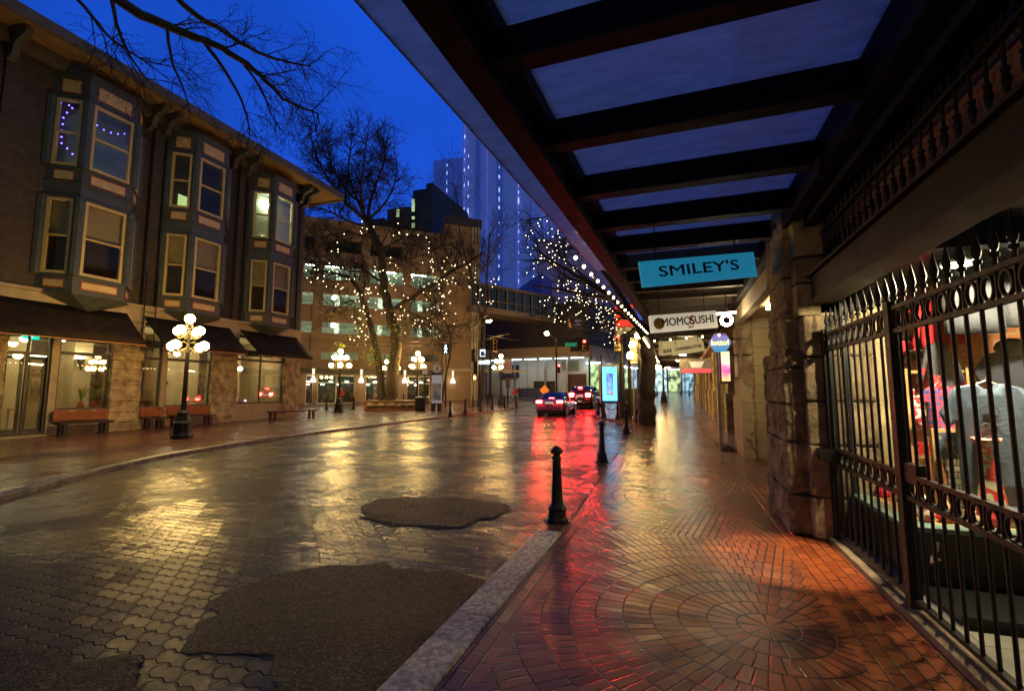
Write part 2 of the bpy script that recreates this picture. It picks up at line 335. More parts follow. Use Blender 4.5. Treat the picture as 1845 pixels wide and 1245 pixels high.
M['globefar'] = em('lamp_globe_far', (1, .82, .5), 26)
M['bulb'] = em('fairy_bulb', (1, .80, .42), 8, False)
M['bulbb'] = em('canopy_bulb', (1, .72, .34), 22)
M['bluebulb'] = em('blue_bulb', (.12, .08, 1), 6, False)
M['tube'] = em('fluorescent_tube', (.82, 1, .86), 60)
M['warmtube'] = em('warm_tube', (1, .82, .5), 14)
M['warmtube2'] = em('warm_tube_far', (1, .78, .42), 45)
M['cooltube'] = em('cool_light', (.62, .85, 1), 10)
M['sodium'] = em('sodium_lamp', (1, .55, .14), 260)
M['shoplamp'] = em('shop_lamp', (1, .86, .58), 60)
M['redlamp'] = em('red_lamp', (1, .02, .015), 60)
M['taillamp'] = em('tail_lamp', (1, .012, .01), 260)
M['exitsign'] = em('exit_sign_face', (.0, .75, .5), 1.3)

# ------------------------------------------------------------------ ground
def interp(tab, y):
    if y <= tab[0][0]: return tab[0][1]
    for (a, p), (b, q) in zip(tab, tab[1:]):
        if y <= b:
            t_ = (y-a)/(b-a); return p+(q-p)*t_
    return tab[-1][1]
KL = [(-30,-7.2),(0,-7.6),(2.5,-9.0),(4.63,-10.24),(6.6,-11.6),(8.72,-12.68),(11.5,-13.35),(14.9,-13.69),(22,-13.5),(31,-12.35),(37,-12.3),(42,-12.8),(46,-15.5),(49,-21.5)]
KR = [(-30,-1.63),(5.6,-1.63),(11.3,-1.8),(18,-2.0),(21.5,-2.15),(24,-2.7),(26.5,-4.0),(28.8,-5.2),(32,-5.7),(45,-5.7),(52,-4.2),(70,-2.5)]
def frange(a, b, s):
    n = max(1, round((b-a)/s)); return [a+(b-a)*i/n for i in range(n+1)]
def sheet(name, ya, yb, xl, xr, dz, m, nx=4, st=.5, kind='structure'):
    mb = MB(); ys = frange(ya, yb, st)
    for y in ys:
        a, b = xl(y), xr(y)
        for i in range(nx+1): mb.v.append((a+(b-a)*i/nx, y, zt(y)+dz))
    for j in range(len(ys)-1):
        for i in range(nx):
            k = j*(nx+1)+i; mb.f.append((k, k+1, k+nx+2, k+nx+1)); mb.mi.append(0)
    return tag(mb.build(name, m, smooth=True), kind=kind)
gm = MB(); gy = frange(-60, 120, 2)+[160, 220, 320, 500, 900, 1500]; gx = [-1500,-600,-300,-150,-100]+frange(-70, 60, 5)+[100,160,300,600,1500]
for y in gy:
    for x in gx: gm.v.append((x, y, zt(min(y, 120))-.12))
for j in range(len(gy)-1):
    for i in range(len(gx)-1):
        k = j*len(gx)+i; gm.f.append((k, k+1, k+len(gx)+1, k+len(gx))); gm.mi.append(0)
tag(gm.build('ground', M['ground'], smooth=True), kind='structure')
kl = lambda y: interp(KL, y); kr = lambda y: interp(KR, y)
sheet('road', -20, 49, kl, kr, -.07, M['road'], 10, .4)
sheet('road', 49, 110, lambda y: -75, lambda y: 12, -.07, M['road'], 30, .8)
sheet('plaza_pavement', -20, 48.9, lambda y: -45, lambda y: kl(y)-.26, 0, M['plaza'], 16, .5)
sheet('sidewalk', -12, 70, lambda y: (kr(y)+.3), lambda y: 3.4 if y > 6.6 else 1.62, 0, M['walk'], 6, .4)
def kerb(name, ya, yb, x0, x1, zb, ztp, m, seglen, jit=.004):
    mb = MB(); ys = frange(ya, yb, seglen)
    for a, b in zip(ys, ys[1:]):
        s_ = frange(a+.008, b-.008, .3); vs = []; j = random.uniform(-jit, jit)
        for y in s_:
            p, q = x0(y), x1(y); vs += [(p+j, y, zt(y)+zb), (p+j, y, zt(y)+ztp-.012+j), (p+.012+j, y, zt(y)+ztp+j), (q-.012+j, y, zt(y)+ztp+j), (q+j, y, zt(y)+ztp-.012+j), (q+j, y, zt(y)+zb)]
        fs = []
        for i in range(len(s_)-1):
            for k in range(5): fs.append((6*i+k, 6*i+k+1, 6*i+k+7, 6*i+k+6))
        fs += [tuple(range(6)), tuple(len(vs)-1-k for k in range(6))]
        mb.add(vs, fs)
    return tag(mb.build(name, m), kind='structure')
kerb('plaza_kerb', -20, 48.8, lambda y: kl(y)-.27, kl, -.13, .02, M['kerb'], 1.6)
kerb('granite_kerb', -10, 5.55, kr, lambda y: kr(y)+.29, -.13, .015, M['granite'], 2.1)
kerb('brick_kerb', 5.57, 70, kr, lambda y: kr(y)+.29, -.13, .006, M['plaza'], .5, .002)
# inner brick channel strip beside the sidewalk kerb
def blob(name, pts, m, h=.03, z=-.066, edge=.25, rough=1):
    """low irregular mound of asphalt: outline of measured ground points"""
    c = Vector((sum(p[0] for p in pts)/len(pts), sum(p[1] for p in pts)/len(pts))); P = []; jj = .35+.65*rough
    n = len(pts)
    for i in range(n):
        for k in range(24):
            t_ = k/24; p0, p1, p2, p3 = [Vector(pts[(i+d)%n]) for d in (-1,0,1,2)]
            q = .5*((2*p1)+(p2-p0)*t_+(2*p0-5*p1+4*p2-p3)*t_*t_+(3*p1-p0-3*p2+p3)*t_**3)
            nn = noise.noise(Vector((q.x*5, q.y*5, 0)))*.13*jj+noise.noise(Vector((q.x*1.7, q.y*1.7, 8)))*.22*jj+noise.noise(Vector((q.x*17, q.y*17, 3)))*.035*jj+noise.noise(Vector((q.x*60, q.y*60, 3)))*.02*jj; d = (q-c); P.append(q+d.normalized()*nn)
    mb = MB(); K = [1, .99, .97, .93, .8, .5, .25]; Hh = [0, .35, .6, .85, 1, 1.02, 1.0]
    for k, hh in zip(K, Hh):
        for q in P:
            r_ = c+(q-c)*k; mb.v.append((r_.x, r_.y, zt(r_.y)+z+hh*h+(noise.noise(Vector((r_.x*3, r_.y*3, 5)))*.012*rough if k < .95 else 0)))
    m_ = len(P)
    for j in range(len(K)-1):
        for i in range(m_): mb.f.append((j*m_+i, j*m_+(i+1)%m_, (j+1)*m_+(i+1)%m_, (j+1)*m_+i)); mb.mi.append(0)
    mb.f.append(tuple((len(K)-1)*m_+i for i in range(m_))); mb.mi.append(0)
    return tag(mb.build(name, m, smooth=True), kind='structure')
def GP(x, y, z=-.07):
    d = ray(x, y); t_ = (z-HC)/d.z; return (d.x*t_, d.y*t_)
blob('asphalt_patch', [GP(*p) for p in ((330,1150),(372,1100),(430,1062),(500,1030),(590,1014),(680,1016),(760,1028),(830,1026),(872,1046),(835,1100),(775,1170),(715,1240),(640,1290),(540,1250),(430,1195))], M['asphalt'], .006)
blob('asphalt_patch', [GP(*p) for p in ((650,925),(680,905),(740,896),(820,895),(880,905),(912,920),(870,938),(800,948),(730,946),(670,940))], M['asphalt'], .016)
blob('asphalt_patch', [GP(*p) for p in ((-120,1190),(60,1175),(150,1190),(240,1225),(200,1320),(0,1340),(-150,1300))], M['asphalt'], .02)
M['water'] = pm('puddle_water', (.02,.015,.010), None, 1, .05, spec=.4, bump=.12, bs=3)
def puddle(pts): return blob('puddle', [GP(*p) for p in pts], M['water'], .0012, -.0625, rough=0)
puddle(((560,775),(640,768),(610,776),(520,790),(420,800),(480,788)))

# ================================================================== LEFT CORNER BUILDING
XF = -22.4
bl = empty('corner_shop_building', 'three storey brown brick corner building with slate blue bay windows and black awnings', 'building', (-22.4, 13, 0))
ZB = 5.35                                       # top of the beige belt band
def P_(name, mb, m, parent=bl, **k): return mb.build(name, m, parent, **k)
w_ = MB(); w_.box(-36, 2, ZB-.05, XF, 23.1, 14.6); P_('brick_wall', w_, M['brickd'])
w_ = MB(); w_.box(-36.2, 2, 14.62, -21.0, 24.9, 14.85)
w_.add([(-20.85,1.9,14.85),(-20.85,25.1,14.85),(-36.4,25.1,14.85),(-36.4,1.9,14.85),(-24.5,1.9,16.0),(-24.5,21.5,16.0),(-36.4,21.5,16.0),(-36.4,1.9,16.0)],
       [(0,1,5,4),(1,2,6,5),(4,5,6,7),(0,4,7,3),(0,3,2,1)])
P_('roof', w_, pm('roof_eave', (.24,.16,.08), (.18,.12,.06), 2, .7))
w_ = MB(); w_.box(-21.0, 1.9, 14.55, -20.82, 25.08, 14.95); w_.box(-36, 24.9, 14.55, -20.82, 25.08, 14.95); w_.box(-22.38, 2, 14.1, -22.1, 23.3, 14.6)
P_('cornice', w_, pm('cornice_wood', (.12,.10,.07), (.09,.07,.05), 3, .6))
for y in (3.4, 5.2, 7.0, 8.8, 13.55, 14.2, 17.7, 18.6, 22.5, 23.0):
    c_ = MB(); c_.prism([(XF, 13.5), (XF+.35, 13.65), (XF+.5, 14.1), (XF+1.1, 14.3), (XF+1.15, 14.54), (XF, 14.54)], y-.1, y+.1)
    P_('bracket', c_, M['bluewood'])
w_ = MB(); w_.box(XF-.1, 2, 4.75, XF+.12, 23.15, ZB); w_.box(XF-.1, 2, ZB, XF+.25, 23.2, ZB+.12)
w_.box(XF-14, 23.1, 4.75, XF-.1, 23.22, ZB)
P_('belt_course', w_, M['beige'])
# pilasters and iron drain pipes on the brick
for y in (13.75, 14.3, 18.2, 18.7, 22.6):
    pp = MB(); pp.tube([(XF+.12, y, ZB+.1), (XF+.12, y, 14.2)], .05, 6); P_('downpipe', pp, M['iron'])
for y in (9.0, 14.0, 18.45):
    pp = MB(); pp.box(XF, y-.28, ZB+.12, XF+.07, y+.28, 14.2); P_('pilaster', pp, M['brickd'])
# bay windows: three storeys of canted faces
def pane_face(bay, p0, p1, z0, z1, tag_, blind=.5, litm=None):
    """one canted face between plan points p0 and p1: blue frame, cream sash, glass and blind"""
    p0 = Vector((*p0, 0)); p1 = Vector((*p1, 0)); d = (p1-p0); L = d.length; d.normalize(); n = Vector((-d.y, d.x, 0)) if True else 0
    if n.x < 0: n = -n
    def pt(u, z, o=0): q = p0+d*u+n*o; return (q.x, q.y, z)
    m_ = .17; a, b = m_, L-m_
    sh = MB(); t_ = .10; o1 = .045
    for (u0, u1, za, zb) in ((a, a+t_, z0, z1), (b-t_, b, z0, z1), (a+t_, b-t_, z1-t_, z1), (a+t_, b-t_, z0, z0+t_), (a+t_, b-t_, (z0+z1)/2-.03, (z0+z1)/2+.03)):
        sh.add([pt(u0, za, -.08), pt(u1, za, -.08), pt(u1, zb, -.08), pt(u0, zb, -.08), pt(u0, za, o1), pt(u1, za, o1), pt(u1, zb, o1), pt(u0, zb, o1)],
               [(0,3,2,1),(4,5,6,7),(0,1,5,4),(1,2,6,5),(2,3,7,6),(3,0,4,7)])
    fr = sh.build('sash', M['creamwood'], bay)
    g = MB(); g.quad(pt(a+t_, z0+t_, -.02), pt(b-t_, z0+t_, -.02), pt(b-t_, z1-t_, -.02), pt(a+t_, z1-t_, -.02)); g.build('pane', M['glass'] if litm else M['glassd'], bay)
    if blind:
        q = MB(); zb = z1-(z1-z0)*blind; q.quad(pt(a+.05, zb, -.14), pt(b-.05, zb, -.14), pt(b-.05, z1-.05, -.14), pt(a+.05, z1-.05, -.14)); q.build('blind', BLIND, bay)
BLIND = pm('roller_blind', (.42,.32,.13), (.34,.26,.11), 3, .8)
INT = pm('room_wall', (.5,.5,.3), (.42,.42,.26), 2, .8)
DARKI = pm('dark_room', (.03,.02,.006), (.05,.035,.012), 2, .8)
def bay(y0, y1, lit):
    d = .9; c = .72                                       # projection and width of the canted side
    b_ = empty('bay_window', None, None, (XF, (y0+y1)/2, ZB)); b_.parent = bl; b_.matrix_parent_inverse = wmat(bl).inverted()
    pl = [(XF, y0), (XF+d, y0+c), (XF+d, y1-c), (XF, y1)]
    # shell of the bay: solid slate blue bands between window rows
    def band(z0, z1, ex=0):
        q = MB(); q.prism([(XF-.02, y0-ex), (XF+d+ex, y0+c-ex*.4), (XF+d+ex, y1-c+ex*.4), (XF-.02, y1+ex)], z0, z1, 'z'); return q
    zs = [(5.42, 6.05), (9.07, 10.27), (13.05, 14.15)]
    for z0, z1 in zs: band(z0, z1).build('bay_band', M['bluewood'], b_)
    for z in (5.36, 6.02, 9.05, 10.22, 13.0, 14.1, 9.62): band(z, z+.07, .06).build('bay_moulding', M['bluewood'], b_)
    q = MB(); cx, cy = XF+.25, (y0+y1)/2
    q.add([(XF, y0, 5.36), (XF+d, y0+c, 5.36), (XF+d, y1-c, 5.36), (XF, y1, 5.36), (XF, cy, 4.72), (XF+.3, cy, 4.85)], [(0,1,5,4),(1,2,5),(2,3,4,5),(0,3,2,1)]); q.build('bay_corbel', M['bluewood'], b_)
    # corner posts
    for i, (px, py) in enumerate(pl):
        for z0, z1 in ((6.05, 9.07), (10.27, 13.05)):
            q = MB(); q.lathe((px-.02, py, 0), [(.17, z0), (.17, z1)], 8, PI/8); q.build('bay_post', M['bluewood'], b_)
    for (p0, p1), bl_, k in zip(zip(pl, pl[1:]), (.5, .48, .5), range(3)):
        pane_face(b_, p0, p1, 6.1, 9.02, k, bl_)
        pane_face(b_, p0, p1, 10.32, 13.0, k, 0 if lit[k] else (.0), lit[k])
        d_ = Vector((p1[0]-p0[0], p1[1]-p0[1], 0)); L = d_.length; d_.normalize(); n = Vector((-d_.y, d_.x, 0)); n = n if n.x > 0 else -n
        for z0, z1 in ((5.55, 5.9), (9.72, 10.15), (13.25, 13.85)):
            for o, g, mm, nm in ((.012, .0, 'redline', 'panel_moulding'), (.02, .05, 'panel', 'cream_panel')):
                a, b = .24+g, L-.24-g; q = MB(); vs = []
                for oo in (-.01, o):
                    for u, z in ((a, z0+g), (b, z0+g), (b, z1-g), (a, z1-g)): r_ = Vector((*p0, 0))+d_*u+n*oo; vs.append((r_.x, r_.y, z))
                q.add(vs, [(0,3,2,1),(4,5,6,7),(0,1,5,4),(1,2,6,5),(2,3,7,6),(3,0,4,7)]); q.build(nm, M[mm], b_)
    # what is seen inside: back wall, ceiling and a lamp in the lit rooms
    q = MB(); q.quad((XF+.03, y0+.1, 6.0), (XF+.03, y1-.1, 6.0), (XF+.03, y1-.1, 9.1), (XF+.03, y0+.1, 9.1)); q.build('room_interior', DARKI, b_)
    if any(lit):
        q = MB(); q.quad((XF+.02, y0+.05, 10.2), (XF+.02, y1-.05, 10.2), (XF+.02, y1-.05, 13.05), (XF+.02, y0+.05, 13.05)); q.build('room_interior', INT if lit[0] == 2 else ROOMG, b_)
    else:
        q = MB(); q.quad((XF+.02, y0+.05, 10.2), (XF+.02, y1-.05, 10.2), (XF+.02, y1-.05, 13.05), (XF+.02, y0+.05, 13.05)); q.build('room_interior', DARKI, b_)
    return b_
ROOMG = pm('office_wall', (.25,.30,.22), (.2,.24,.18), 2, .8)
bays = [bay(10.1, 13.3, (1, 1, 1)), bay(14.5, 17.6, (0, 0, 0)), bay(19.1, 22.1, (2, 2, 2)), bay(5.2, 8.4, (0, 0, 0))]
# lit shapes seen through the upper panes: bright lower room walls and ceiling lamps
def lampbox(name, label, cat, x0, y0, z0, x1, y1, z1, m): q = MB(); q.box(x0, y0, z0, x1, y1, z1); return tag(q.build(name, m), label, cat)
lampbox('office_desk_lamp', 'bright strip lamp behind the upper window of the bay nearest the camera', 'lamp', XF+.08, 10.9, 10.42, XF+.14, 12.2, 10.55, em('office_glow', (.85, .9, .3), 2.2))
lampbox('office_ceiling_lamp', 'white ceiling strip lamp behind the top window of the farthest bay', 'lamp', XF+.1, 19.75, 12.45, XF+.2, 20.3, 12.55, M['tube'])
lampbox('office_ceiling_lamp', 'lower white strip lamp behind the top window of the farthest bay', 'lamp', XF+.1, 19.8, 10.45, XF+.16, 21.2, 10.6, em('office_glow2', (.8, .85, .45), 2.5))
lampbox('office_ceiling_lamp', 'small green-white lamp in the upper window of the middle bay', 'lamp', XF+.1, 15.0, 10.5, XF+.14, 15.5, 11.1, em('office_glow3', (.55, .75, .3), .8))
# blue fairy lights in the nearest bay
def light_string(label, group, pts, rad, bulbm, wirem, name='fairy_light_string', wr=.006, step=None, base=None):
    root = empty(name, label, 'string lights', base or pts[0], 0, group)
    wq = MB(); wq.tube(pts, wr, 3); wq.build('wire', wirem, root)
    P = pts
    if step:
        P = []; acc = 0; cur = Vector(pts[0]); P.append(cur.copy())
        for a, b in zip(pts, pts[1:]):
            a, b = Vector(a), Vector(b); L = (b-a).length; u = step-acc
            while u < L: P.append(a+(b-a)*(u/L)); u += step
            acc = L-(u-step)
    global BULBS
    key = (rad, bulbm.name)
    if key not in BULBS:
        q = MB(); q.ball((0,0,0), rad, 6, 4, 1.15); me = q.build('bulb', bulbm); BULBS[key] = me.data; bpy.data.objects.remove(me)
    for p in P[:100]:
        o = bpy.data.objects.new('bulb', BULBS[key]); S.collection.objects.link(o); o.location = p; o.parent = root; o.matrix_parent_inverse = wmat(root).inverted()
    return root
BULBS = {}
for lab, ys in (('blue fairy lights framing the left pane of the nearest upper bay', [(XF+.18,10.28,12.8),(XF+.5,10.55,12.75),(XF+.3,10.35,12.3),(XF+.3,10.35,11.2),(XF+.55,10.55,10.9),(XF+.75,10.75,10.5)]),
                ('blue fairy lights drooping across the front pane of the nearest upper bay', [(XF+.8,11.05,12.5),(XF+.8,11.2,12.25),(XF+.8,11.55,12.2),(XF+.8,11.9,12.3),(XF+.8,12.25,12.5)]),
                ('blue fairy lights down the narrow side pane of the nearest upper bay', [(XF+.6,12.85,12.75),(XF+.55,12.9,12.2),(XF+.6,12.8,11.4),(XF+.6,12.85,10.5)])):
    light_string(lab, None, ys, .028, M['bluebulb'], M['black'], 'blue_light_string', .004, .26)
# fire escape ladder between the first and second bays
fe = empty('fire_escape_ladder', 'thin black iron fire ladder on the brick between the first two bays', 'ladder', (XF+.1, 13.9, 3))
q = MB(); q.tube([(XF+.4, 13.72, 3.4), (XF+.4, 13.72, 7.0)], .025, 5); q.build('rail', M['iron'], fe)
q = MB(); q.tube([(XF+.4, 14.2, 3.4), (XF+.4, 14.2, 7.0)], .025, 5); q.build('rail', M['iron'], fe)
for i in range(11): q = MB(); q.tube([(XF+.4, 13.72, 3.5+i*.33), (XF+.4, 14.2, 3.5+i*.33)], .014, 4); q.build('rung', M['iron'], fe)
# ground floor: piers, mullions, shop windows
def stone_pier(y0, y1, x0=XF-.35, x1=XF+.12, zt_=4.75, zb_=-.1):
    q = MB(); z = zb_; k = 0
    while z < zt_-.05:
        h = random.uniform(.34, .5); z1 = min(z+h, zt_); j = random.uniform(0, .05)
        q.box(x0, y0-j, z+.012, x1+j, y1+j, z1); z = z1
    o = P_('stone_pier', q, M['stone'], bevel=.02); sd = o.modifiers.new('sub', 'SUBSURF'); sd.subdivision_type = 'SIMPLE'; sd.levels = sd.render_levels = 4
    dm = o.modifiers.new('rock', 'DISPLACE'); tx = bpy.data.textures.get('rock') or bpy.data.textures.new('rock', 'CLOUDS'); tx.noise_scale = .18; dm.texture = tx; dm.strength = .09; dm.mid_level = .5
    return o
for a, b in ((8.9, 9.5), (12.85, 13.95), (17.35, 18.75), (22.0, 23.1), (2, 3.6)): stone_pier(a, b)
side = MB(); side.box(-36, 22.7, -.1, XF-.36, 23.1, 4.75); P_('side_wall', side, M['stoned'])
for a, b in ((10.85, 11.08), (14.9, 15.12)):
    q = MB(); q.box(XF-.2, a, -.05, XF+.02, b, 4.75); P_('shopfront_post', q, M['beige'])
fr = pm('shopfront_frame', (.07,.06,.045), (.05,.045,.035), 4, .5)
def shopwin(y0, y1, z0, z1, mull=(), trans=3.1, sill=True):
    q = MB(); x0, x1 = XF-.16, XF-.06
    q.box(x0, y0, z0, x1, y0+.07, z1); q.box(x0, y1-.07, z0, x1, y1, z1); q.box(x0, y0+.07, z1-.07, x1, y1-.07, z1); q.box(x0, y0+.07, z0, x1, y1-.07, z0+.08)
    if trans: q.box(x0, y0+.07, trans, x1, y1-.07, trans+.12)
    for m_ in mull: q.box(x0+.01, m_-.03, z0+.08, x1-.01, m_+.03, z1-.07)
    o = P_('shop_window', q, fr)
    g = MB(); g.box(XF-.12, y0+.02, z0+.02, XF-.11, y1-.02, z1-.02); g.build('pane', M['glass'], o)
    if sill:
        s_ = MB(); s_.box(XF-.3, y0, -.1, XF-.02, y1, z0); P_('stall_riser', s_, M['beige'])
shopwin(11.08, 12.85, .95, 4.7); shopwin(13.95, 14.9, .95, 4.7); shopwin(15.12, 17.35, .95, 4.7); shopwin(18.75, 22.0, 1.0, 4.7, (20.4,), 3.35)
shopwin(3.6, 8.9, .95, 4.7, (6.2,)); shopwin(9.5, 10.85, .08, 4.7, (10.2,), 3.0, False)
dr = MB()
for a, b in ((9.6, 10.15), (10.25, 10.8)):
    dr = MB(); dr.box(XF-.24, a, .1, XF-.17, a+.09, 2.95); dr.box(XF-.24, b-.09, .1, XF-.17, b, 2.95); dr.box(XF-.24, a+.09, .1, XF-.17, b-.09, .3); dr.box(XF-.24, a+.09, 2.85, XF-.17, b-.09, 2.95)
    o = P_('glass_door', dr, M['black']); h = MB(); h.tube([(XF-.13, b-.13, .9), (XF-.13, b-.13, 1.5)], .015, 5); h.build('handle', M['chrome'], o)
sl = MB(); sl.box(XF-.4, 9.5, -.05, XF+.15, 10.85, .07); P_('door_step', sl, M['beige'])
# shop interior
q = MB(); XI = -27.5
q.quad((XI, 2.2, 0), (XI, 22.6, 0), (XI, 22.6, 4.7), (XI, 2.2, 4.7)); q.quad((XI, 2.2, 4.68), (XF-.4, 2.2, 4.68), (XF-.4, 22.6, 4.68), (XI, 22.6, 4.68))
q.quad((XI, 2.2, 0), (XF-.4, 2.2, 0), (XF-.4, 2.2, 4.7), (XI, 2.2, 4.7)); q.quad((XI, 22.6, 0), (XF-.4, 22.6, 0), (XF-.4, 22.6, 4.7), (XI, 22.6, 4.7))
P_('shop_interior', q, pm('shop_inner_wall', (.50,.38,.20), (.42,.32,.17), 1.2, .8))
q = MB(); q.quad((XI, 2.2, .03), (XF-.3, 2.2, .03), (XF-.3, 22.6, .03), (XI, 22.6, .03)); P_('shop_floor', q, pm('shop_floor', (.3,.22,.12), None, 1, .4))
for a, b in ((10.9, 11.6), (13.1, 13.8), (15.3, 15.75), (17.2, 18.9), (21.0, 21.6)):
    q = MB(); q.box(XI+.3, a, .03, XI+2.1, b, 4.66); P_('partition', q, M['cream'])
q = MB(); q.box(XI+.05, 4, 3.3, XI+.4, 22, 3.9); q.box(XF-1.5, 2.3, 3.75, XF-1.3, 22.4, 4.1); P_('bulkhead', q, pm('bulkhead', (.12,.10,.08), None, 1, .6))
def add_thing(name, label, cat, mbs, mat=None, group=None, kind=None, **k):
    """single mesh thing"""
    return tag(mbs.build(name, mat, **k), label, cat, group, kind)
k = 0
for x, y, z in ((-24, 6, 4.3), (-23.8, 9.8, 3.9), (-23.9, 10.7, 3.7), (-24.5, 12.2, 3.9), (-24.2, 14.3, 4.0), (-24.2, 16.2, 3.6), (-24.2, 16.8, 3.6), (-24.0, 19.3, 4.0), (-24.3, 20.6, 3.0), (-24.6, 21.7, 4.0)):
    labs = ['pendant lamp deep inside the unlit-looking end of the shop', 'round pendant above the glass doors, nearer the left edge', 'round pendant above the glass doors, by the post', 'lamp above the twin palm plants', 'lamp in the narrow window right of the stone pier', 'left of the paired pendants behind the street lamp post', 'right of the paired pendants behind the street lamp post', 'lamp at the left side of the farthest shop window', 'low white pendant in the middle of the farthest shop window', 'lamp at the right side of the farthest shop window']
    r_ = empty('pendant_lamp', labs[k], 'lamp', (x, y, z), 0, 'pendant lamps inside the corner shop'); k += 1
    q = MB(); q.ball((x, y, z), .15, 10, 6, .8); q.build('lamp_shade', M['shoplamp'], r_)
    q = MB(); q.tube([(x, y, z+.12), (x, y, 4.66)], .012, 4); q.build('cord', M['black'], r_)
q = MB(); q.tube([(-26, 11.5, 3.2), (-26, 12.8, 3.2)], .03, 6); add_thing('strip_lamp', 'thin warm strip lamp across the window with the palm plants', 'lamp', q, M['warmtube'])
# sill plants
for i, y in enumerate((12.15, 12.6)):
    r_ = empty('potted_palm', ['left of the two palm plants in red pots on the window sill', 'right of the two palm plants in red pots on the window sill'][i], 'plant', (XF-.45, y, 1.0), 0, 'palms on the shop window sill')
    q = MB(); q.lathe((XF-.45, y, 1.0), [(.05, 0), (.11, .02), (.12, .12), (.05, .24), (.03, .3)], 10); q.build('pot', pm('red_pot', (.3,.03,.02), None, 1, .4), r_)
    q = MB()
    for j in range(26):
        a = random.uniform(0, 2*PI); e_ = random.uniform(.1, .42); h = random.uniform(.4, .62); c0 = Vector((XF-.45, y, 1.28)); c1 = c0+Vector((math.cos(a)*e_*.4, math.sin(a)*e_*.4, h*.7)); c2 = c0+Vector((math.cos(a)*e_, math.sin(a)*e_, h)); s_ = Vector((-math.sin(a), math.cos(a), 0))*.02
        q.add([c0-s_, c0+s_, c1+s_, c1-s_], [(0,1,2,3)]); q.add([c1-s_, c1+s_, c2], [(0,1,2)])
    q.build('fronds', pm('palm_leaf', (.12,.2,.03), (.2,.28,.05), 4, .5), r_)
q = MB(); q.box(XF-.75, 11.1, .9, XF-.2, 12.85, .98); q.box(XF-.75, 14, .9, XF-.2, 17.3, .98); P_('window_seat', q, M['wood'])
# furniture glimpsed through the door
r_ = empty('cafe_table', 'white cafe table glimpsed through the glass door', 'table', (-24.4, 10.5, 0))
q = MB(); q.box(-24.8, 10.2, .95, -24.0, 10.9, 1.0); q.build('tabletop', M['wood'], r_)
for a, b in ((-24.7, 10.25), (-24.1, 10.25), (-24.7, 10.8), (-24.1, 10.8)): q = MB(); q.bar((a, b, .03), (a, b, .95), .05); q.build('leg', M['white'], r_)
for i, (x, y, lab) in enumerate(((-24.6, 12.0, 'by the palm plants'), (-24.4, 16.3, 'behind the nearest street lamp'), (-24.8, 19.8, 'in the left half of the farthest window'), (-24.4, 21.2, 'in the right half of the farthest window'))):
    r_ = empty('cafe_chair', 'dark cafe chair in the corner shop, '+lab, 'chair', (x, y, .03), 0, 'cafe chairs in the corner shop')
    q = MB(); q.box(x-.22, y-.22, .5, x+.22, y+.22, .55); q.build('seat', M['wood'], r_); q = MB(); q.box(x-.22, y-.2, .75, x-.18, y+.2, 1.3); q.build('backrest', M['wood'], r_)
    for a, b in ((-.2,-.2),(.2,-.2),(-.2,.2),(.2,.2)): q = MB(); q.bar((x+a, y+b, .03), (x+a, y+b, 1.3 if a < 0 else .5), .035); q.build('leg', M['black'], r_)
q = MB(); q.box(XI+.5, 14.2, .03, XI+1.1, 17.1, 1.15); q.box(XI+.45, 14.1, 1.15, XI+1.2, 17.2, 1.22); P_('service_counter', q, pm('counter_wood', (.25,.13,.05), (.18,.09,.03), 3, .5))
for k_, (ya_, yb_) in enumerate(((11.7, 13.0), (14.3, 17.0), (19.2, 20.8))):
    for z in (1.5, 2.0, 2.5):
        q = MB(); q.box(XI+.05, ya_, z, XI+.35, yb_, z+.04); P_('wall_shelf', q, M['wood'])
        q = MB(); yy_ = ya_+.1
        while yy_ < yb_-.1: h_ = random.uniform(.12, .32); q.box(XI+.1, yy_, z+.041, XI+.25, yy_+.08, z+h_); yy_ += random.uniform(.12, .3)
        P_('shelf_goods', q, pm('goods_s%d%d' % (k_, int(z*2)), (.12,.09,.05), (.4,.4,.3), 9, .5))
# emergency exit sign, wall sconce
r_ = empty('exit_sign', 'green running man exit sign glowing above the glass door', 'sign', (XF-.5, 10.4, 3.75))
q = MB(); q.box(XF-.52, 10.17, 3.62, XF-.46, 10.65, 3.9); q.build('housing', M['exitsign'], r_)
q = MB(); X_ = XF-.45   # little running figure and arrow
q.ball((X_, 10.42, 3.84), .022, 6, 4); q.bar((X_, 10.42, 3.82), (X_, 10.40, 3.74), .025); q.bar((X_, 10.4, 3.74), (X_, 10.46, 3.67), .018); q.bar((X_, 10.4, 3.74), (X_, 10.34, 3.68), .018); q.bar((X_, 10.42, 3.8), (X_, 10.48, 3.78), .014); q.bar((X_, 10.42, 3.8), (X_, 10.36, 3.76), .014)
q.bar((X_, 10.52, 3.76), (X_, 10.62, 3.76), .02); q.build('pictogram', em('exit_white', (.8,1,.95), 1.5), r_)
r_ = empty('wall_sconce', 'cone shaped wall lamp beside the palm plants', 'lamp', (-25.3, 13.4, 2.9))
q = MB(); q.lathe((-25.25, 13.3, 2.6), [(.01, 0), (.16, .5), (.17, .52)], 10); q.build('cone', M['black'], r_); q = MB(); q.ball((-25.25, 13.3, 3.16), .13, 8, 5, .5); q.build('lamp_glow', M['shoplamp'], r_)
q = MB(); q.add([(XF-.55, 15.25, 2.0), (XF-.55, 15.62, 2.0), (XF-.55, 15.43, 2.35), (XF-.5, 15.25, 2.0), (XF-.5, 15.62, 2.0), (XF-.5, 15.43, 2.35)], [(0,1,2),(5,4,3),(0,3,4,1),(1,4,5,2),(2,5,3,0)])
add_thing('triangle_decal', 'dark green triangle sign hanging in the shop window behind the lamp post', 'sign', q, pm('teal_decal', (.02,.12,.09), None, 1, .5))
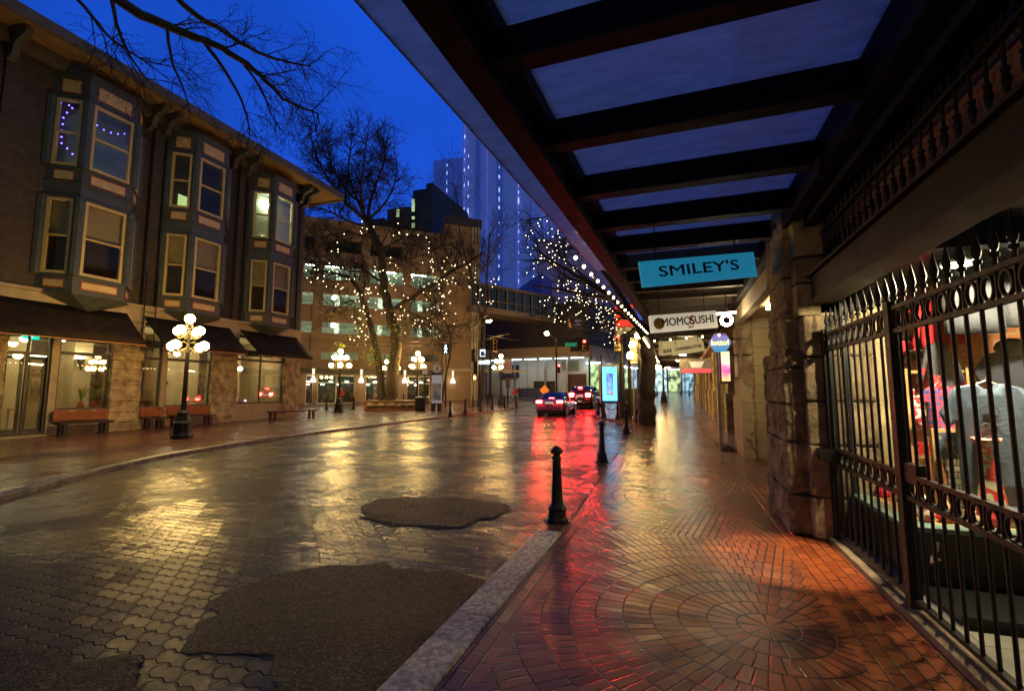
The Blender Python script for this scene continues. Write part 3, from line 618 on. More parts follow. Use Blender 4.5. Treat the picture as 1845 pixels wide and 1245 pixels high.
# awnings
for i, (a, b) in enumerate(((5.0, 13.2), (13.9, 18.1), (18.75, 22.7))):
    q = MB(); x1 = XF+1.5; zt1, zb1 = 5.0, 3.72; n = 10; vs = []; fs = []
    for j in range(n+1):
        y = a+(b-a)*j/n; s_ = .03*math.sin(j*PI)
        for u in range(5):
            t_ = u/4; vs.append((XF+.13+(x1-XF-.13)*t_, y, zt1+(zb1-zt1)*t_-.05*math.sin(t_*PI)-(.02 if (j % 5) else 0)))
    for j in range(n):
        for u in range(4): p = j*5+u; fs.append((p, p+1, p+6, p+5))
    q.add(vs, fs); aw = P_('awning', q, M['awning'], smooth=True); sm = aw.modifiers.new('solid', 'SOLIDIFY'); sm.thickness = .02
    q = MB(); q.box(x1-.01, a, zb1-.13, x1+.02, b, zb1-.01); q.build('valance', M['awning'], aw)
    q = MB(); q.box(x1-.015, a, zb1-.16, x1+.025, b, zb1-.13); q.build('valance_trim', M['orange'], aw)
    for y in (a+.1, (a+b)/2, b-.1): q = MB(); q.bar((XF+.1, y, 3.5), (x1-.02, y, zb1-.05), .025); q.build('awning_arm', M['iron'], aw)
# benches against the shop front
def wall_bench(y0, y1, label, slab=True, x=XF+.45):
    r_ = empty('bench', label, 'bench', (x, (y0+y1)/2, zt(y0)), 0, 'benches along the corner shop')
    q = MB(); q.box(x-.2, y0, zt(y0)+.42, x+.25, y1, zt(y0)+.5); q.build('seat', M['black'], r_)
    if slab:
        q = MB(); n = 14; top = [(y0+(y1-y0)*i/n, zt(y0)+.93+.04*math.sin(i*1.1)+.03*math.sin(i*2.3)) for i in range(n+1)]
        q.prism([(y0, zt(y0)+.55), (y1, zt(y0)+.55)]+top[::-1], x-.27, x-.21, 'x'); q.build('backrest', M['woodo'], r_)
    for y in (y0+.15, y1-.3):
        for xx in (x-.15, x+.15): q = MB(); q.box(xx-.05, y, zt(y0), xx+.05, y+.14, zt(y0)+.42); q.build('leg', M['black'], r_)
wall_bench(10.95, 12.75, 'orange plank bench under the window with the palm plants'); wall_bench(14.0, 14.95, 'short orange plank bench between the stone pier and the window post')
wall_bench(15.15, 17.2, 'orange plank bench behind the nearest globe street lamp'); wall_bench(19.6, 22.9, 'low black bench without a back in front of the farthest shop window', False, XF+1.6)

# ================================================================== RIGHT SIDE: piers, gate, vitrine, canopy
rb = empty('stone_arcade_building', 'long stone fronted building with rock faced piers along the covered sidewalk', 'building', (2, 12, 0))
def rough_block_pier(y0, y1, x0, x1, z0, z1, m, name='stone_pier', amp=.07, hs=(.42, .6), parent=rb, lab=None, zb=0):
    q = MB(); z = z0
    while z < z1-.05:
        h = random.uniform(*hs); zz = z1 if z+h > z1-.12 else z+h; j = random.uniform(0, .035)
        q.box(x0-j, y0-j*.6, z+.008+zb, x1, y1, zz-.008+zb); z = zz
    o = q.build(name, m, parent, bevel=.025); sd = o.modifiers.new('sub', 'SUBSURF'); sd.subdivision_type = 'SIMPLE'; sd.levels = sd.render_levels = 5 if y0 < 8 else 4
    dm = o.modifiers.new('rock', 'DISPLACE'); tx = bpy.data.textures.get('rockb') or bpy.data.textures.new('rockb', 'CLOUDS'); tx.noise_scale = .13; tx.noise_depth = 5; dm.texture = tx; dm.strength = amp*1.7; dm.mid_level = .5
    if lab: o['label'] = lab
    return o
# nearest pier: dark base block, brown shaft
rough_block_pier(6.4, 7.75, 1.22, 2.1, 0, 2.15, M['stoned'], lab='projecting dark base of the nearest stone pier', amp=.05)
rough_block_pier(6.25, 6.9, 1.42, 2.1, 0, 2.55, M['stoned'], 'stone_pier', .02)
rough_block_pier(6.55, 7.6, 1.32, 2.1, 2.15, 4.3, M['stone'])
q = MB(); q.box(1.38, 6.3, 2.55, 2.1, 6.56, 2.93); q.build('stone_band', M['stone'], rb, bevel=.02)
q = MB(); q.box(1.38, 6.3, 2.95, 2.1, 6.56, 3.25); q.build('stone_band', M['stoned'], rb, bevel=.02)
q = MB(); q.box(1.38, 6.3, 3.27, 2.1, 6.56, 4.3); q.build('stone_band', M['stone'], rb, bevel=.02)
# recess after the pier, then cream ashlar piers marching away
q = MB(); q.box(2.3, 7.6, 0, 2.5, 13.2, 4.3); q.build('shop_recess_wall', M['cream'], rb)
q = MB(); q.box(1.55, 7.7, 3.5, 2.3, 13.1, 3.75); q.build('recess_soffit', M['beige'], rb)
q = MB(); q.box(1.45, 7.7, 3.35, 1.6, 13.1, 4.2); q.build('lintel', M['beige'], rb)
q = MB(); q.bar((1.9, 9.6, 3.44), (1.9, 11.2, 3.44), .07); add_thing('tube_lamp', 'bare fluorescent tube in the cream recess beyond the nearest stone pier', 'lamp', q, M['warmtube'])
def ashlar(y, x0, x1, z0, z1, m, yb=None):
    q = MB(); z = z0; k = 0
    while z < z1-.05:
        h = .47; zz = z1 if z+h > z1-.2 else z+h; q.box(x0, y, z+.004, x1, yb or y+1.4, zz-.004); z = zz
    return q.build('ashlar_pier', m, rb, bevel=.008)
ashlar(13.05, 1.78, 2.5, -.05, 3.55, M['cream'])
rough_block_pier(13.0, 14.2, 1.6, 1.82, 0, 4.2, M['stone'], amp=.04, zb=.02)
ashlar(12.98, 1.5, 1.76, -.05, 2.0, M['cream'], 14.3)
q = MB(); q.prism([(1.47, 2.0), (1.8, 2.0), (1.8, 2.16), (1.6, 2.1)], 12.95, 14.32); q.build('pier_cap', M['stone'], rb)
q = MB(); q.box(1.75, 14.3, .2, 1.85, 16.0, 2.6); q.build('dark_doorway', M['black'], rb)
q = MB(); q.box(2.4, 14.2, 0, 2.6, 60, 4.6); q.build('shop_wall', M['cream'], rb)
y = 16.0; k = 0
while y < 58:
    d = random.uniform(.9, 1.2); zz = zt(y)
    q = MB(); z = zz-.1
    for h in (.55, .55, .5, .5, .55, .55, .5, .5): q.box(1.72+(.08 if z > zz+1.2 else 0)+.0*k, y, z, 2.45, y+d, z+h-.012); z += h
    q.build('stone_pier', M['cream'] if k % 2 == 0 else M['stone'], rb, bevel=.015)
    q = MB(); q.box(2.1, y+d, zz, 2.2, y+3.4, zz+3); q.build('shop_front', pm('dim_shopfront%d' % k, (.2,.16,.1), (.1,.08,.05), 1, .4), rb)
    y += 3.4; k += 1
q = MB(); q.box(1.5, 14.2, 3.7, 2.45, 58, 4.3); q.build('entablature', M['beige'], rb)
q = MB(); q.box(2.0, 2, 4.3, 3, 60, 12); q.build('upper_wall', M['brickr'], rb)
q = MB()
for i in range(8): q.bar((1.08, 14.3+i*.3, zt(14.3)+.012), (1.5, 14.3+i*.3, zt(14.3)+.012), .03, .02)
q.bar((1.08, 14.2, .05), (1.08, 16.5, .06), .04, .03); q.bar((1.5, 14.2, .05), (1.5, 16.5, .06), .04, .03)
add_thing('pavement_grate', 'iron grate set in the brick sidewalk beside the second stone pier', 'grate', q, M['iron'])
q = MB(); q.box(1.47, 5.98, .9, 1.62, 6.3, 1.02); q.build('gate_hinge', M['iron'], rb)
# --- vitrine behind the gate
vt = empty('display_window', 'brick backed display window of a gift shop glowing behind the iron gate', 'shop window', (2.4, 5, 0))
VX, VY = 1.79, 4.9                                   # street side and front planes of the window
q = MB(); q.box(VX+.03, VY+.03, 0, 4.8, VY+.1, .5); q.box(VX+.03, VY+.1, 0, VX+.1, 6.3, .5); q.box(VX+.03, 4.28, 0, 4.8, VY+.03, .09); q.build('stall_riser', M['black'], vt)
q = MB(); q.box(VX-.02, VY-.02, .5, 4.8, VY+.16, .535); q.box(VX-.02, VY+.16, .5, VX+.14, 6.3, .535); q.build('sill', pm('teal_sill', (.12,.22,.2), None, 1, .4), vt)
q = MB(); q.box(VX+.14, VY+.16, .49, 4.8, 7.0, .53); q.build('display_floor', M['wood'], vt)
q = MB(); q.box(2.3, 7.0, 0, 4.8, 7.1, 3.1); q.build('brick_back_wall', M['bricki'], vt)
q = MB(); q.box(4.8, VY, 0, 4.9, 7.1, 3.1); q.build('side_wall', M['cream'], vt)
q = MB(); q.box(1.62, 6.3, 0, 2.28, 6.4, 3.1); q.box(2.2, 6.4, 0, 2.3, 7.1, 3.1)
q.build('cream_boarding', M['cream'], vt)
q = MB(); q.box(VX+.04, VY, 2.93, 4.9, 7.1, 3.14); q.box(VX-.03, VY-.06, 2.86, 4.8, VY+.1, 2.93); q.build('ceiling_box', M['black'], vt)
q = MB(); q.box(VX-.005, VY+.1, 2.86, VX+.02, 6.28, 2.9); q.build('window_head', M['chrome'], vt)
q = MB(); q.box(VX, VY, .54, VX+.03, VY+.03, 2.86); q.build('window_mullion', M['black'], vt); q = MB(); q.box(VX, 6.2, .54, VX+.03, 6.23, 2.86); q.build('window_mullion', M['black'], vt)
q = MB(); q.box(VX+.03, VY+.01, .54, 4.8, VY+.015, 2.86); q.build('pane', M['glass'], vt); q = MB(); q.box(VX+.01, VY+.03, .54, VX+.015, 6.2, 2.86); q.build('pane', M['glass'], vt)
q = MB(); q.box(1.62, -1, -.05, 5, 4.2, .03); q.box(1.62, 4.2, -.05, VX+.03, 6.3, .03); tag(q.build('entry_floor', brickmat('pale_floor_tile', (.5,.48,.38), (.44,.42,.34), (.2,.19,.15), .4, .4, .008, .35, 'xy', .2)), kind='structure')
q = MB(); q.box(1.53, -2, -.02, 1.7, 6.2, .055); tag(q.build('threshold', M['stoned'], bevel=.006), kind='structure')
q = MB(); q.box(1.75, -3, 3.05, 1.95, 6.3, 6.0); q.build('brick_wall_over_gate', M['brickr'], rb)
q = MB(); q.box(4.7, -3, 0, 4.9, 4.2, 3.05); q.build('entry_side_wall', M['cream'], rb)
q = MB(); q.box(1.95, -3, 3.06, 4.9, VY-.08, 3.14); q.build('entry_ceiling', M['black'], rb)
q = MB(); q.box(1.53, -3, 2.70, 1.72, 6.28, 2.99); q.box(1.48, -3, 2.67, 1.76, 6.28, 2.697); q.box(1.48, -3, 2.993, 1.76, 6.28, 3.02); q.build('steel_lintel', pm('lintel_steel', (.014,.011,.009), (.009,.007,.006), 3, .55, .7, spec=.3), rb)
q = MB(); q.box(1.62, -3, 0, 2.3, 1.0, 2.64); q.build('near_pier', M['stoned'], rb)
# shop lamps in the vitrine (lit discs); the last two are added as front fill
for i, (x, y, z) in enumerate((tuple(PD(1592, 492, 5.5)), tuple(PD(1613, 474, 5.9)), (2.35, 5.05, 2.76), (3.1, 5.05, 2.76))):
    r_ = empty('spot_lamp', ['disc spot lamp high in the gift display, nearest the cream boards', 'smaller disc spot lamp in the gift display, against the bricks', 'added fill spot lamp close to the front pane of the gift display', 'added fill spot lamp at the right, above the hooded sweatshirt'][i], 'lamp', (x, y, z), 0, 'spot lamps in the gift display')
    q = MB(); q.lathe((x, y, z), [(.12, 0), (.13, .02), (.06, .1), (.015, .11), (.015, 2.93-z)], 14); q.build('housing', M['chrome'], r_)
    q = MB(); q.lathe((x, y, z-.012), [(.115, 0), (.118, .01)], 14); q.build('lamp_face', em('spot_face%d' % i, (1, .86, .6), (40, 40, 20, 20)[i]), r_)
    ld = bpy.data.lights.new('bulb', 'SPOT'); ld.spot_size = R(178); ld.spot_blend = .1; ld.energy = (260, 240, 330, 300)[i]; ld.color = (1, .80, .52); ld.shadow_soft_size = .035; lo = bpy.data.objects.new('spot_bulb', ld); S.collection.objects.link(lo); lo.parent = r_; lo.location = (0, 0, -.07)
# ---- merchandise
def fab(name, c, c2=None, sc=10): return pm(name, c, c2, sc, .85, .95, .25, 30)
F = {'navy': fab('navy_cloth', (.03,.035,.055)), 'slate': fab('slate_cloth', (.085,.125,.19), (.065,.10,.155)), 'red': fab('red_cloth', (.6,.02,.03)), 'grey': fab('grey_cloth', (.12,.12,.13)), 'white': fab('white_cloth', (.7,.66,.55))}
def printmat(name, base, spot, sc=9, th=.5):
    t = NT(name); n = t.noise(t.coord(), sc, 2, .4); t.l(t.mix(t.rng(n, th, th+.04, 0, 1), base, spot), t.b.inputs['Base Color']); t.b.inputs['Roughness'].default_value = .6; return t.m
F['floral'] = printmat('red_white_floral', (.66,.02,.02), (.8,.72,.5), 17, .5); F['plaid'] = brickmat('plaid_cloth', (.04,.07,.3), (.3,.05,.2), (.5,.05,.1), .08, .06, .012, .9, 'xz', .1)
F['beads'] = brickmat('beaded_cloth', (.6,.55,.4), (.45,.45,.25), (.15,.1,.06), .07, .055, .008, .7, 'xz', .5); F['pot'] = printmat('painted_pottery', (.7,.55,.4), (.6,.05,.03), 16, .5)
def shirt(name, label, cat, x, y, z, wd, h, m, sleeves=True, parent=None, hood=False):
    """T-shirt hanging flat, facing -y: x,y,z = middle of its shoulders"""
    r_ = empty(name, label, cat, (x, y, z))
    prof = [(-wd/2, -h), (-wd/2*.99, -h*.30), (-wd/2*1.0, -h*.32), (-wd*.66, -h*.38), (-wd*.76, -h*.25), (-wd*.5, -.035), (-wd*.2, 0), (-wd*.1, -.045), (wd*.1, -.045), (wd*.2, 0), (wd*.5, -.035), (wd*.76, -h*.25), (wd*.66, -h*.38), (wd/2*1.0, -h*.32), (wd/2*.99, -h*.30), (wd/2, -h)]
    if sleeves == 'long': prof[3] = (-wd*.72, -h*.85); prof[4] = (-wd*.9, -h*.85); prof[11] = (wd*.9, -h*.85); prof[12] = (wd*.72, -h*.85)
    q = MB(); n = len(prof); nx, nz = 1, 1
    q.prism([(x+a, z+b) for a, b in prof], y-.015, y+.015); o = q.build('cloth', m, r_)
    import bmesh
    bm = bmesh.new(); bm.from_mesh(o.data); bmesh.ops.triangulate(bm, faces=[f for f in bm.faces if len(f.verts) > 4]); bmesh.ops.subdivide_edges(bm, edges=bm.edges[:], cuts=3, use_grid_fill=True)
    for v in bm.verts:
        k_ = math.cos(min(1, abs(v.co.x-x)/(wd*.6))*PI/2); v.co.y += -.05*k_*(1 if v.co.y < y else -1) + .018*math.sin(v.co.x*42+v.co.z*7)*min(1, (z-v.co.z)/h+.1)
    for f in bm.faces: f.smooth = True
    bm.to_mesh(o.data); bm.free()
    q = MB(); q.tube([(x-wd*.3, y, z-.03), (x, y, z+.03), (x+wd*.3, y, z-.03)], .008, 5); q.tube([(x, y, z+.02), (x+.01, y, z+.09), (x+.04, y, z+.1)], .005, 4); q.build('hanger', M['chrome'], r_)
    if hood: q = MB(); q.ball((x, y, z+.03), .13, 10, 6, .8); q.build('hood', m, r_)
    return r_
def text_obj(name, s, size, loc, rot, mat, parent=None, ext=.004, bold=0, sx_=1, align='CENTER', shear=0, fat=0):
    c = bpy.data.curves.new(name, 'FONT'); c.body = s; c.size = size; c.extrude = ext; c.align_x = align; c.align_y = 'CENTER'; c.offset = bold; c.shear = shear; c.resolution_u = 3
    o = bpy.data.objects.new(name, c); me = bpy.data.meshes.new_from_object(o); me.name = name; bpy.data.objects.remove(o)
    me.transform(Matrix.Diagonal((sx_, 1, 1, 1)))
    if fat:
        V = [v.co.copy() for v in me.vertices]; Fc = [tuple(p.vertices) for p in me.polygons]; nv_ = []; nf_ = []
        for k_, (ox, oy) in enumerate(((0,0),(fat,0),(-fat,0),(0,fat*.7),(0,-fat*.7),(fat*.7,fat*.5),(-fat*.7,-fat*.5))):
            b0_ = len(nv_); nv_ += [(v.x+ox, v.y+oy, v.z+k_*.0006) for v in V]; nf_ += [tuple(i+b0_ for i in f) for f in Fc]
        me = bpy.data.meshes.new(name); me.from_pydata(nv_, [], nf_); me.update(); me.transform(Matrix.Translation(loc) @ (rot.to_matrix().to_4x4() if hasattr(rot, 'to_matrix') else rot))
    me.materials.clear(); me.materials.append(mat); o = bpy.data.objects.new(name, me); S.collection.objects.link(o)
    if parent: o.parent = parent; o.matrix_parent_inverse = wmat(parent).inverted()
    return o
from mathutils import Euler
FACE = Euler((PI/2, 0, 0))                                     # text upright facing -y
def facing(d): return Euler((PI/2, 0, math.atan2(d[1], d[0])+PI/2))
def sh(name, label, cat, px, py, d, wpx, hpx, m, sleeves=True, hood=False):
    p = PD(px, py, d); k = d/840*math.cos(YAW)
    return shirt(name, label, cat, p.x, p.y, p.z, wpx*d/840*.62, hpx*d/840, m, sleeves, None, hood), p
r_, p = sh('graphic_tshirt', 'charcoal T-shirt with a small printed slogan hung highest in the gift display', 'shirt', 1742, 452, 4.5, 130, 150, fab('charcoal_cloth', (.018,.02,.028)))
text_obj('print', 'the mountains\nare calling', .05, (p.x+.02, p.y-.085, p.z-.2), FACE, F['white'], r_, .001, sx_=.9); q = MB(); q.box(p.x-.1, p.y-.088, p.z-.33, p.x+.06, p.y-.082, p.z-.28); q.build('print_stripe', pm('sunset_print', (.8,.3,.02), None, 1, .6), r_)
r_, p = sh('graphic_tshirt', 'dark grey T-shirt with pale letters at the top right of the display', 'shirt', 1812, 440, 4.5, 120, 150, fab('charcoal_cloth2', (.016,.018,.024))); text_obj('print', 'GO', .06, (p.x-.1, p.y-.085, p.z-.35), FACE, F['white'], r_, .001)
r_, p = sh('tshirt', 'faded blue T-shirt with a round line drawing, the largest shirt in the gift display', 'shirt', 1776, 692, 4.15, 150, 210, F['slate'])
q = MB(); X_, Y_, Z_ = p.x-.03, p.y-.075, p.z-.24; q.ring((X_, Y_, Z_), .07, .055, .002, (1,0,0), (0,0,1), 18, .008)
for dz in (-.03, 0, .03): q.bar((X_-.05, Y_, Z_+dz), (X_+.05, Y_, Z_+dz), .006, .006)
q.tube([(X_-.07, Y_, Z_-.12), (X_-.03, Y_, Z_-.1), (X_+.01, Y_, Z_-.13), (X_+.06, Y_, Z_-.11)], .006, 4); q.build('print', F['navy'], r_)
r_, p = sh('hoodie', 'navy hooded sweatshirt at the right edge of the gift display', 'sweatshirt', 1822, 632, 4.8, 120, 150, F['navy'], True, True); text_obj('print', 'VA', .08, (p.x-.1, p.y-.08, p.z-.2), FACE, F['white'], r_, .001)
sh('red_jacket', 'red jacket hanging above the striped shirt in the gift display', 'jacket', 1684, 540, 5.0, 70, 95, F['red'], 'long')
sh('striped_shirt', 'grey and red sleeved shirt hanging under the red jacket', 'shirt', 1690, 618, 4.9, 62, 90, printmat('grey_red', (.03,.033,.045), (.5,.02,.03), 7, .5), 'long')
sh('plaid_shirt', 'blue and magenta plaid shirt low in the middle of the gift display', 'shirt', 1690, 695, 4.7, 60, 90, F['plaid'])
p = PD(1640, 628, 5.3); r_ = empty('cap', 'black cap with a red badge on the bricks of the gift display', 'hat', p); q = MB(); q.ball(p, .17, 14, 8, .85); q.build('crown', M['black'], r_, smooth=True); q = MB(); q.box(p.x-.14, p.y-.34, p.z-.06, p.x+.14, p.y-.1, p.z-.04); q.build('peak', M['black'], r_, bevel=.01); q = MB(); q.box(p.x-.15, p.y-.19, p.z-.07, p.x-.02, p.y-.165, p.z+.07); q.build('badge', F['red'], r_)
p = PD(1790, 925, 3.95); x, y = p.x, max(p.y, 5.12); z = .53
r_ = empty('floral_vase', 'tall red and white floral vase with flared mouth at the front of the gift display', 'vase', (x, y, z))
q = MB(); q.lathe((x, y, z+.006), [(.09, 0), (.11, .05), (.09, .22), (.06, .42), (.03, .55), (.028, .6), (.055, .64), (.09, .69), (.10, .72), (.085, .71)], 18); q.build('body', F['floral'], r_, smooth=True)
q = MB(); q.lathe((x, y, z+.002), [(.10, 0), (.105, .012)], 18); q.build('base', M['cream'], r_)
p = PD(1742, 870, 4.15); q = MB(); q.box(p.x-.13, p.y, p.z-.2, p.x+.13, p.y+.03, p.z+.2); q.box(p.x-.02, p.y+.03, .535, p.x+.02, p.y+.05, p.z); add_thing('beaded_panel', 'beaded square patterned cloth panel left of the floral vase', 'panel', q, F['beads'])
r_ = empty('wooden_shelf', 'small light wood shelf with folded red goods in the gift display', 'shelf', (2.6, 6.3, .53))
for z in (.95, 1.4, 1.85): q = MB(); q.box(2.36, 6.2, z, 2.85, 6.5, z+.03); q.build('shelf_board', M['wood'], r_)
q = MB(); q.box(2.33, 6.18, .53, 2.36, 6.5, 1.9); q.build('side_board', M['wood'], r_); q = MB(); q.box(2.85, 6.18, .53, 2.88, 6.5, 1.9); q.build('side_board', M['wood'], r_)
p = PD(1690, 830, 4.4); q = MB(); q.box(p.x-.03, p.y, .53, p.x+.03, p.y+.06, p.z+.3); q.box(p.x+.03, p.y, p.z+.26, p.x+.15, p.y+.06, p.z+.3); add_thing('wooden_stand', 'upright light wood stand below the plaid shirt', 'stand', q, M['wood'])
for i, (x, y, z, c) in enumerate(((2.48, 6.33, .982, 'red'), (2.72, 6.33, .982, 'red'), (2.58, 6.33, 1.432, 'white'))):
    q = MB()
    for j in range(4): q.box(x-.1+.005*j, y-.08, z+j*.03, x+.1-.003*j, y+.1, z+j*.03+.026)
    add_thing('folded_cloth', ['pile of red cloths on the left of the lower shelf', 'pile of red cloths on the right of the lower shelf', 'pile of white cloths on the middle shelf'][i], 'cloth', q, F[c], 'folded cloths on the wooden shelf', bevel=.008)
p = PD(1645, 735, 5.0); q = MB(); q.prism([(p.x-.09, p.z+.2), (p.x+.09, p.z+.2), (p.x+.07, p.z-.2), (p.x, p.z-.27), (p.x-.07, p.z-.2)], p.y, p.y+.02); add_thing('printed_scarf', 'red and white printed scarf hanging by the shelf', 'scarf', q, printmat('scarf_print', (.55,.03,.05), (.75,.7,.6), 22, .5))
p = PD(1712, 800, 4.3); q = MB(); q.prism([(p.x-.1, p.z+.1), (p.x+.08, p.z+.11), (p.x+.11, p.z-.4), (p.x-.02, p.z-.48), (p.x-.06, p.z-.2)], p.y, p.y+.02); add_thing('denim_apron', 'pale denim and floral apron above the display floor', 'apron', q, printmat('denim_print', (.10,.17,.28), (.6,.5,.3), 12, .52))
rnd = random.Random(3)
words = ['nearest the glass corner', 'second from the glass corner', 'left of the floral vase', 'before the beaded panel', 'under the faded blue shirt', 'right of the floral vase', 'seventh in the front row', 'eighth in the front row', 'at the right end of the front row', 'beside the wooden stand', 'behind the side pane, second', 'behind the side pane, third', 'behind the side pane, fourth', 'behind the side pane, nearest the cream boards', 'by the shelf foot', 'in front of the shelf', 'deep in the middle', 'deep in the right corner']
for i in range(18):
    if i < 9: x, y = 2.0+.15*i, 5.14+rnd.uniform(-.01, .05)
    elif i < 14: x, y = 2.02+rnd.uniform(0, .08), 5.35+.2*(i-9)
    else: x, y = 2.35+.22*(i-14), 5.5
    if abs(x-p.x) < .05: x += .06
    r = rnd.uniform(.055, .075); h = rnd.uniform(.09, .2); q = MB(); q.lathe((x, y, .531), [(r*.6, 0), (r, h*.35), (r*.95, h*.6), (r*.5, h*.85), (r*.62, h), (r*.5, h*.98)], 12)
    add_thing('painted_pot', 'painted pottery piece on the display floor, '+words[i], 'pot', q, [F['pot'], F['floral'], M['cream'], F['red'], printmat('pot_b%d' % i, (.75,.7,.55), (.05,.15,.4), 18)][i % 5], 'painted pots on the display floor', smooth=True)
for i, (px, py, d, w1, h1, m, nm, lab) in enumerate((
    (1612, 545, 5.6, .12, .2, 'beads', 'mitten', 'pale patterned mitten hanging high beside the disc lamps'), (1640, 548, 5.5, .1, .18, 'floral', 'mitten', 'red and white mitten hanging left of the red jacket'), (1702, 545, 5.2, .12, .3, 'red', 'scarf', 'bright red scarf hanging right of the red jacket'),
    (1664, 700, 5.6, .14, .22, 'floral', 'tea_towel', 'red and white tea towel on the bricks over the shelf'), (1652, 830, 5.2, .2, .12, 'white', 'gift_box', 'white gift box low beside the wooden shelf'), (1735, 760, 5.6, .16, .2, 'plaid', 'tea_towel', 'blue plaid tea towel half hidden behind the faded shirt'),
    (1725, 640, 5.9, .22, .16, 'white', 'picture_frame', 'pale framed card on the bricks between jacket and hoodie'), (1600, 780, 5.6, .1, .3, 'beads', 'gift_bag', 'beaded tall bag by the cream boards'), (1625, 870, 5.1, .16, .14, 'red', 'gift_box', 'red gift box just inside the side pane'), (1808, 905, 4.35, .14, .12, 'beads', 'gift_box', 'beaded square box right of the floral vase'))):
    p_ = PD(px, py, d); q = MB(); n_ = 5
    if nm in ('gift_box', 'picture_frame', 'gift_bag'): q.box(p_.x-w1/2, p_.y, p_.z-h1/2, p_.x+w1/2, p_.y+(.02 if nm == 'picture_frame' else .1), p_.z+h1/2); q.box(p_.x-w1/2-.006, p_.y-.006, p_.z+h1/2-.02, p_.x+w1/2+.006, p_.y+.106, p_.z+h1/2+.004)
    else: q.prism([(p_.x-w1/2, p_.z+h1/2), (p_.x+w1/2, p_.z+h1/2), (p_.x+w1*.42, p_.z-h1*.2), (p_.x+w1*.5, p_.z-h1/2), (p_.x-w1*.1, p_.z-h1*.56), (p_.x-w1*.55, p_.z-h1*.45), (p_.x-w1*.4, p_.z)], p_.y, p_.y+.03)
    add_thing(nm, lab, nm.replace('_', ' '), q, F[m], bevel=.004)
# --- iron gate
gt = empty('iron_gate', 'tall black iron gate with spear tops and rings standing across the lit shop entry', 'gate', (1.6, 4.4, 0))
GX = 1.62
def spear(q, y, z0, up=1, s=1):
    q.lathe((GX, y, z0), [(.011*s, 0), (.011*s, .05*s), (.024*s, .06*s), (.024*s, .075*s), (.012*s, .085*s), (.02*s, .10*s), (.026*s, .13*s), (.016*s, .19*s), (.001, .27*s)] if up > 0 else [(.001, -.27*s), (.016*s, -.19*s), (.026*s, -.13*s), (.02*s, -.10*s), (.012*s, -.085*s), (.024*s, -.075*s), (.024*s, -.06*s), (.011*s, -.05*s), (.011*s, 0)], 6)
def leaf(y0, y1, parent):
    for z in (2.3, 2.12, 1.03, .86, .12): q = MB(); q.bar((GX, y0, z), (GX, y1, z), .045, .03); q.build('rail', M['iron'], parent)
    n = max(1, round((y1-y0)/.155)); st = (y1-y0)/n
    for i in range(n+1):
        y = y0+st*i; q = MB(); q.tube([(GX, y, .1), (GX, y, 2.32)], .0115, 6); q.build('picket', M['iron'], parent)
    for z, rb_ in ((2.21, .074), (.945, .07)):
        for i in range(n): q = MB(); q.ring((GX, y0+st*(i+.5), z), .056, rb_, .02); q.build('ring', M['iron'], parent)
    for i in range(n+1):
        q = MB(); spear(q, y0+st*i, 2.31); q.build('spearhead', M['iron'], parent)
leaf(4.52, 6.12, gt); leaf(1.3, 4.38, gt)
for y in (4.45, 6.18, 1.22): q = MB(); q.box(GX-.04, y-.045, .0, GX+.04, y+.045, 2.36); q.build('gate_post', M['iron'], gt)
q = MB(); q.box(GX-.02, 4.2, .98, GX+.05, 4.4, 1.12); q.build('lock', M['iron'], gt)
q = MB(); q.tube([(GX+.03, 4.1, .62), (GX+.05, 4.16, .56), (GX+.03, 4.2, .5), (GX+.0, 4.14, .47), (GX+.02, 4.07, .52)], .009, 6); add_thing('padlock_shackle', 'pale metal padlock shackle hanging low on the iron gate', 'lock', q, M['chrome'])
# hanging frieze of inverted spears above the lintel
fz = empty('spear_frieze', 'row of downward pointing iron spears fixed over the gate lintel', 'railing', (1.6, 2, 3.5))
for z in (3.5, 3.66): q = MB(); q.bar((1.66, -2, z), (1.66, 6.2, z), .05, .03); q.build('rail', M['iron'], fz)
GX = 1.66; n = 52; st = 7.7/n
for i in range(n+1):
    y = -1.6+st*i
    q = MB(); q.tube([(GX, y, 3.36), (GX, y, 3.98)], .011, 5); spear(q, y, 3.38, -1, .95); q.build('spear_bar', M['iron'], fz)
q = MB()
for i in range(n): q.ring((GX, -1.6+st*(i+.5), 3.58), .055, .065, .02, n=12)
q.build('ring_band', M['iron'], fz)

# --- canopy over the sidewalk
cn = empty('glass_canopy', 'long dark steel canopy with frosted blue glass panels over the sidewalk', 'canopy', (0, 7, 4))
def cxl(y): return -1.80+.85*max(0, min(1, (y-1)/16.7))            # outer edge
ya, yb = -4.0, 17.6
def obar(name, x_of, wd, z0, z1, y0, y1, m, n=1, lab=None):
    q = MB(); ys = frange(y0, y1, (y1-y0)/n)
    for a, b in zip(ys, ys[1:]):
        xa, xb = x_of(a), x_of(b)
        q.add([(xa,a,z0),(xa+wd,a,z0),(xb+wd,b,z0),(xb,b,z0),(xa,a,z1),(xa+wd,a,z1),(xb+wd,b,z1),(xb,b,z1)], [(0,3,2,1),(4,5,6,7),(0,1,5,4),(1,2,6,5),(2,3,7,6),(3,0,4,7)])
    return q.build(name, m, cn)
obar('outer_beam', lambda y: cxl(y)+.25, .2, 3.72, 4.1, ya, yb, M['steel'])
obar('inner_beam', lambda y: cxl(y)+.46, .10, 3.92, 4.1, ya, yb, M['steel'])
ys = [ya, -1.2, 1.0, 2.05, 4.3, 6.6, 9.0, 11.4, 14.4, yb]
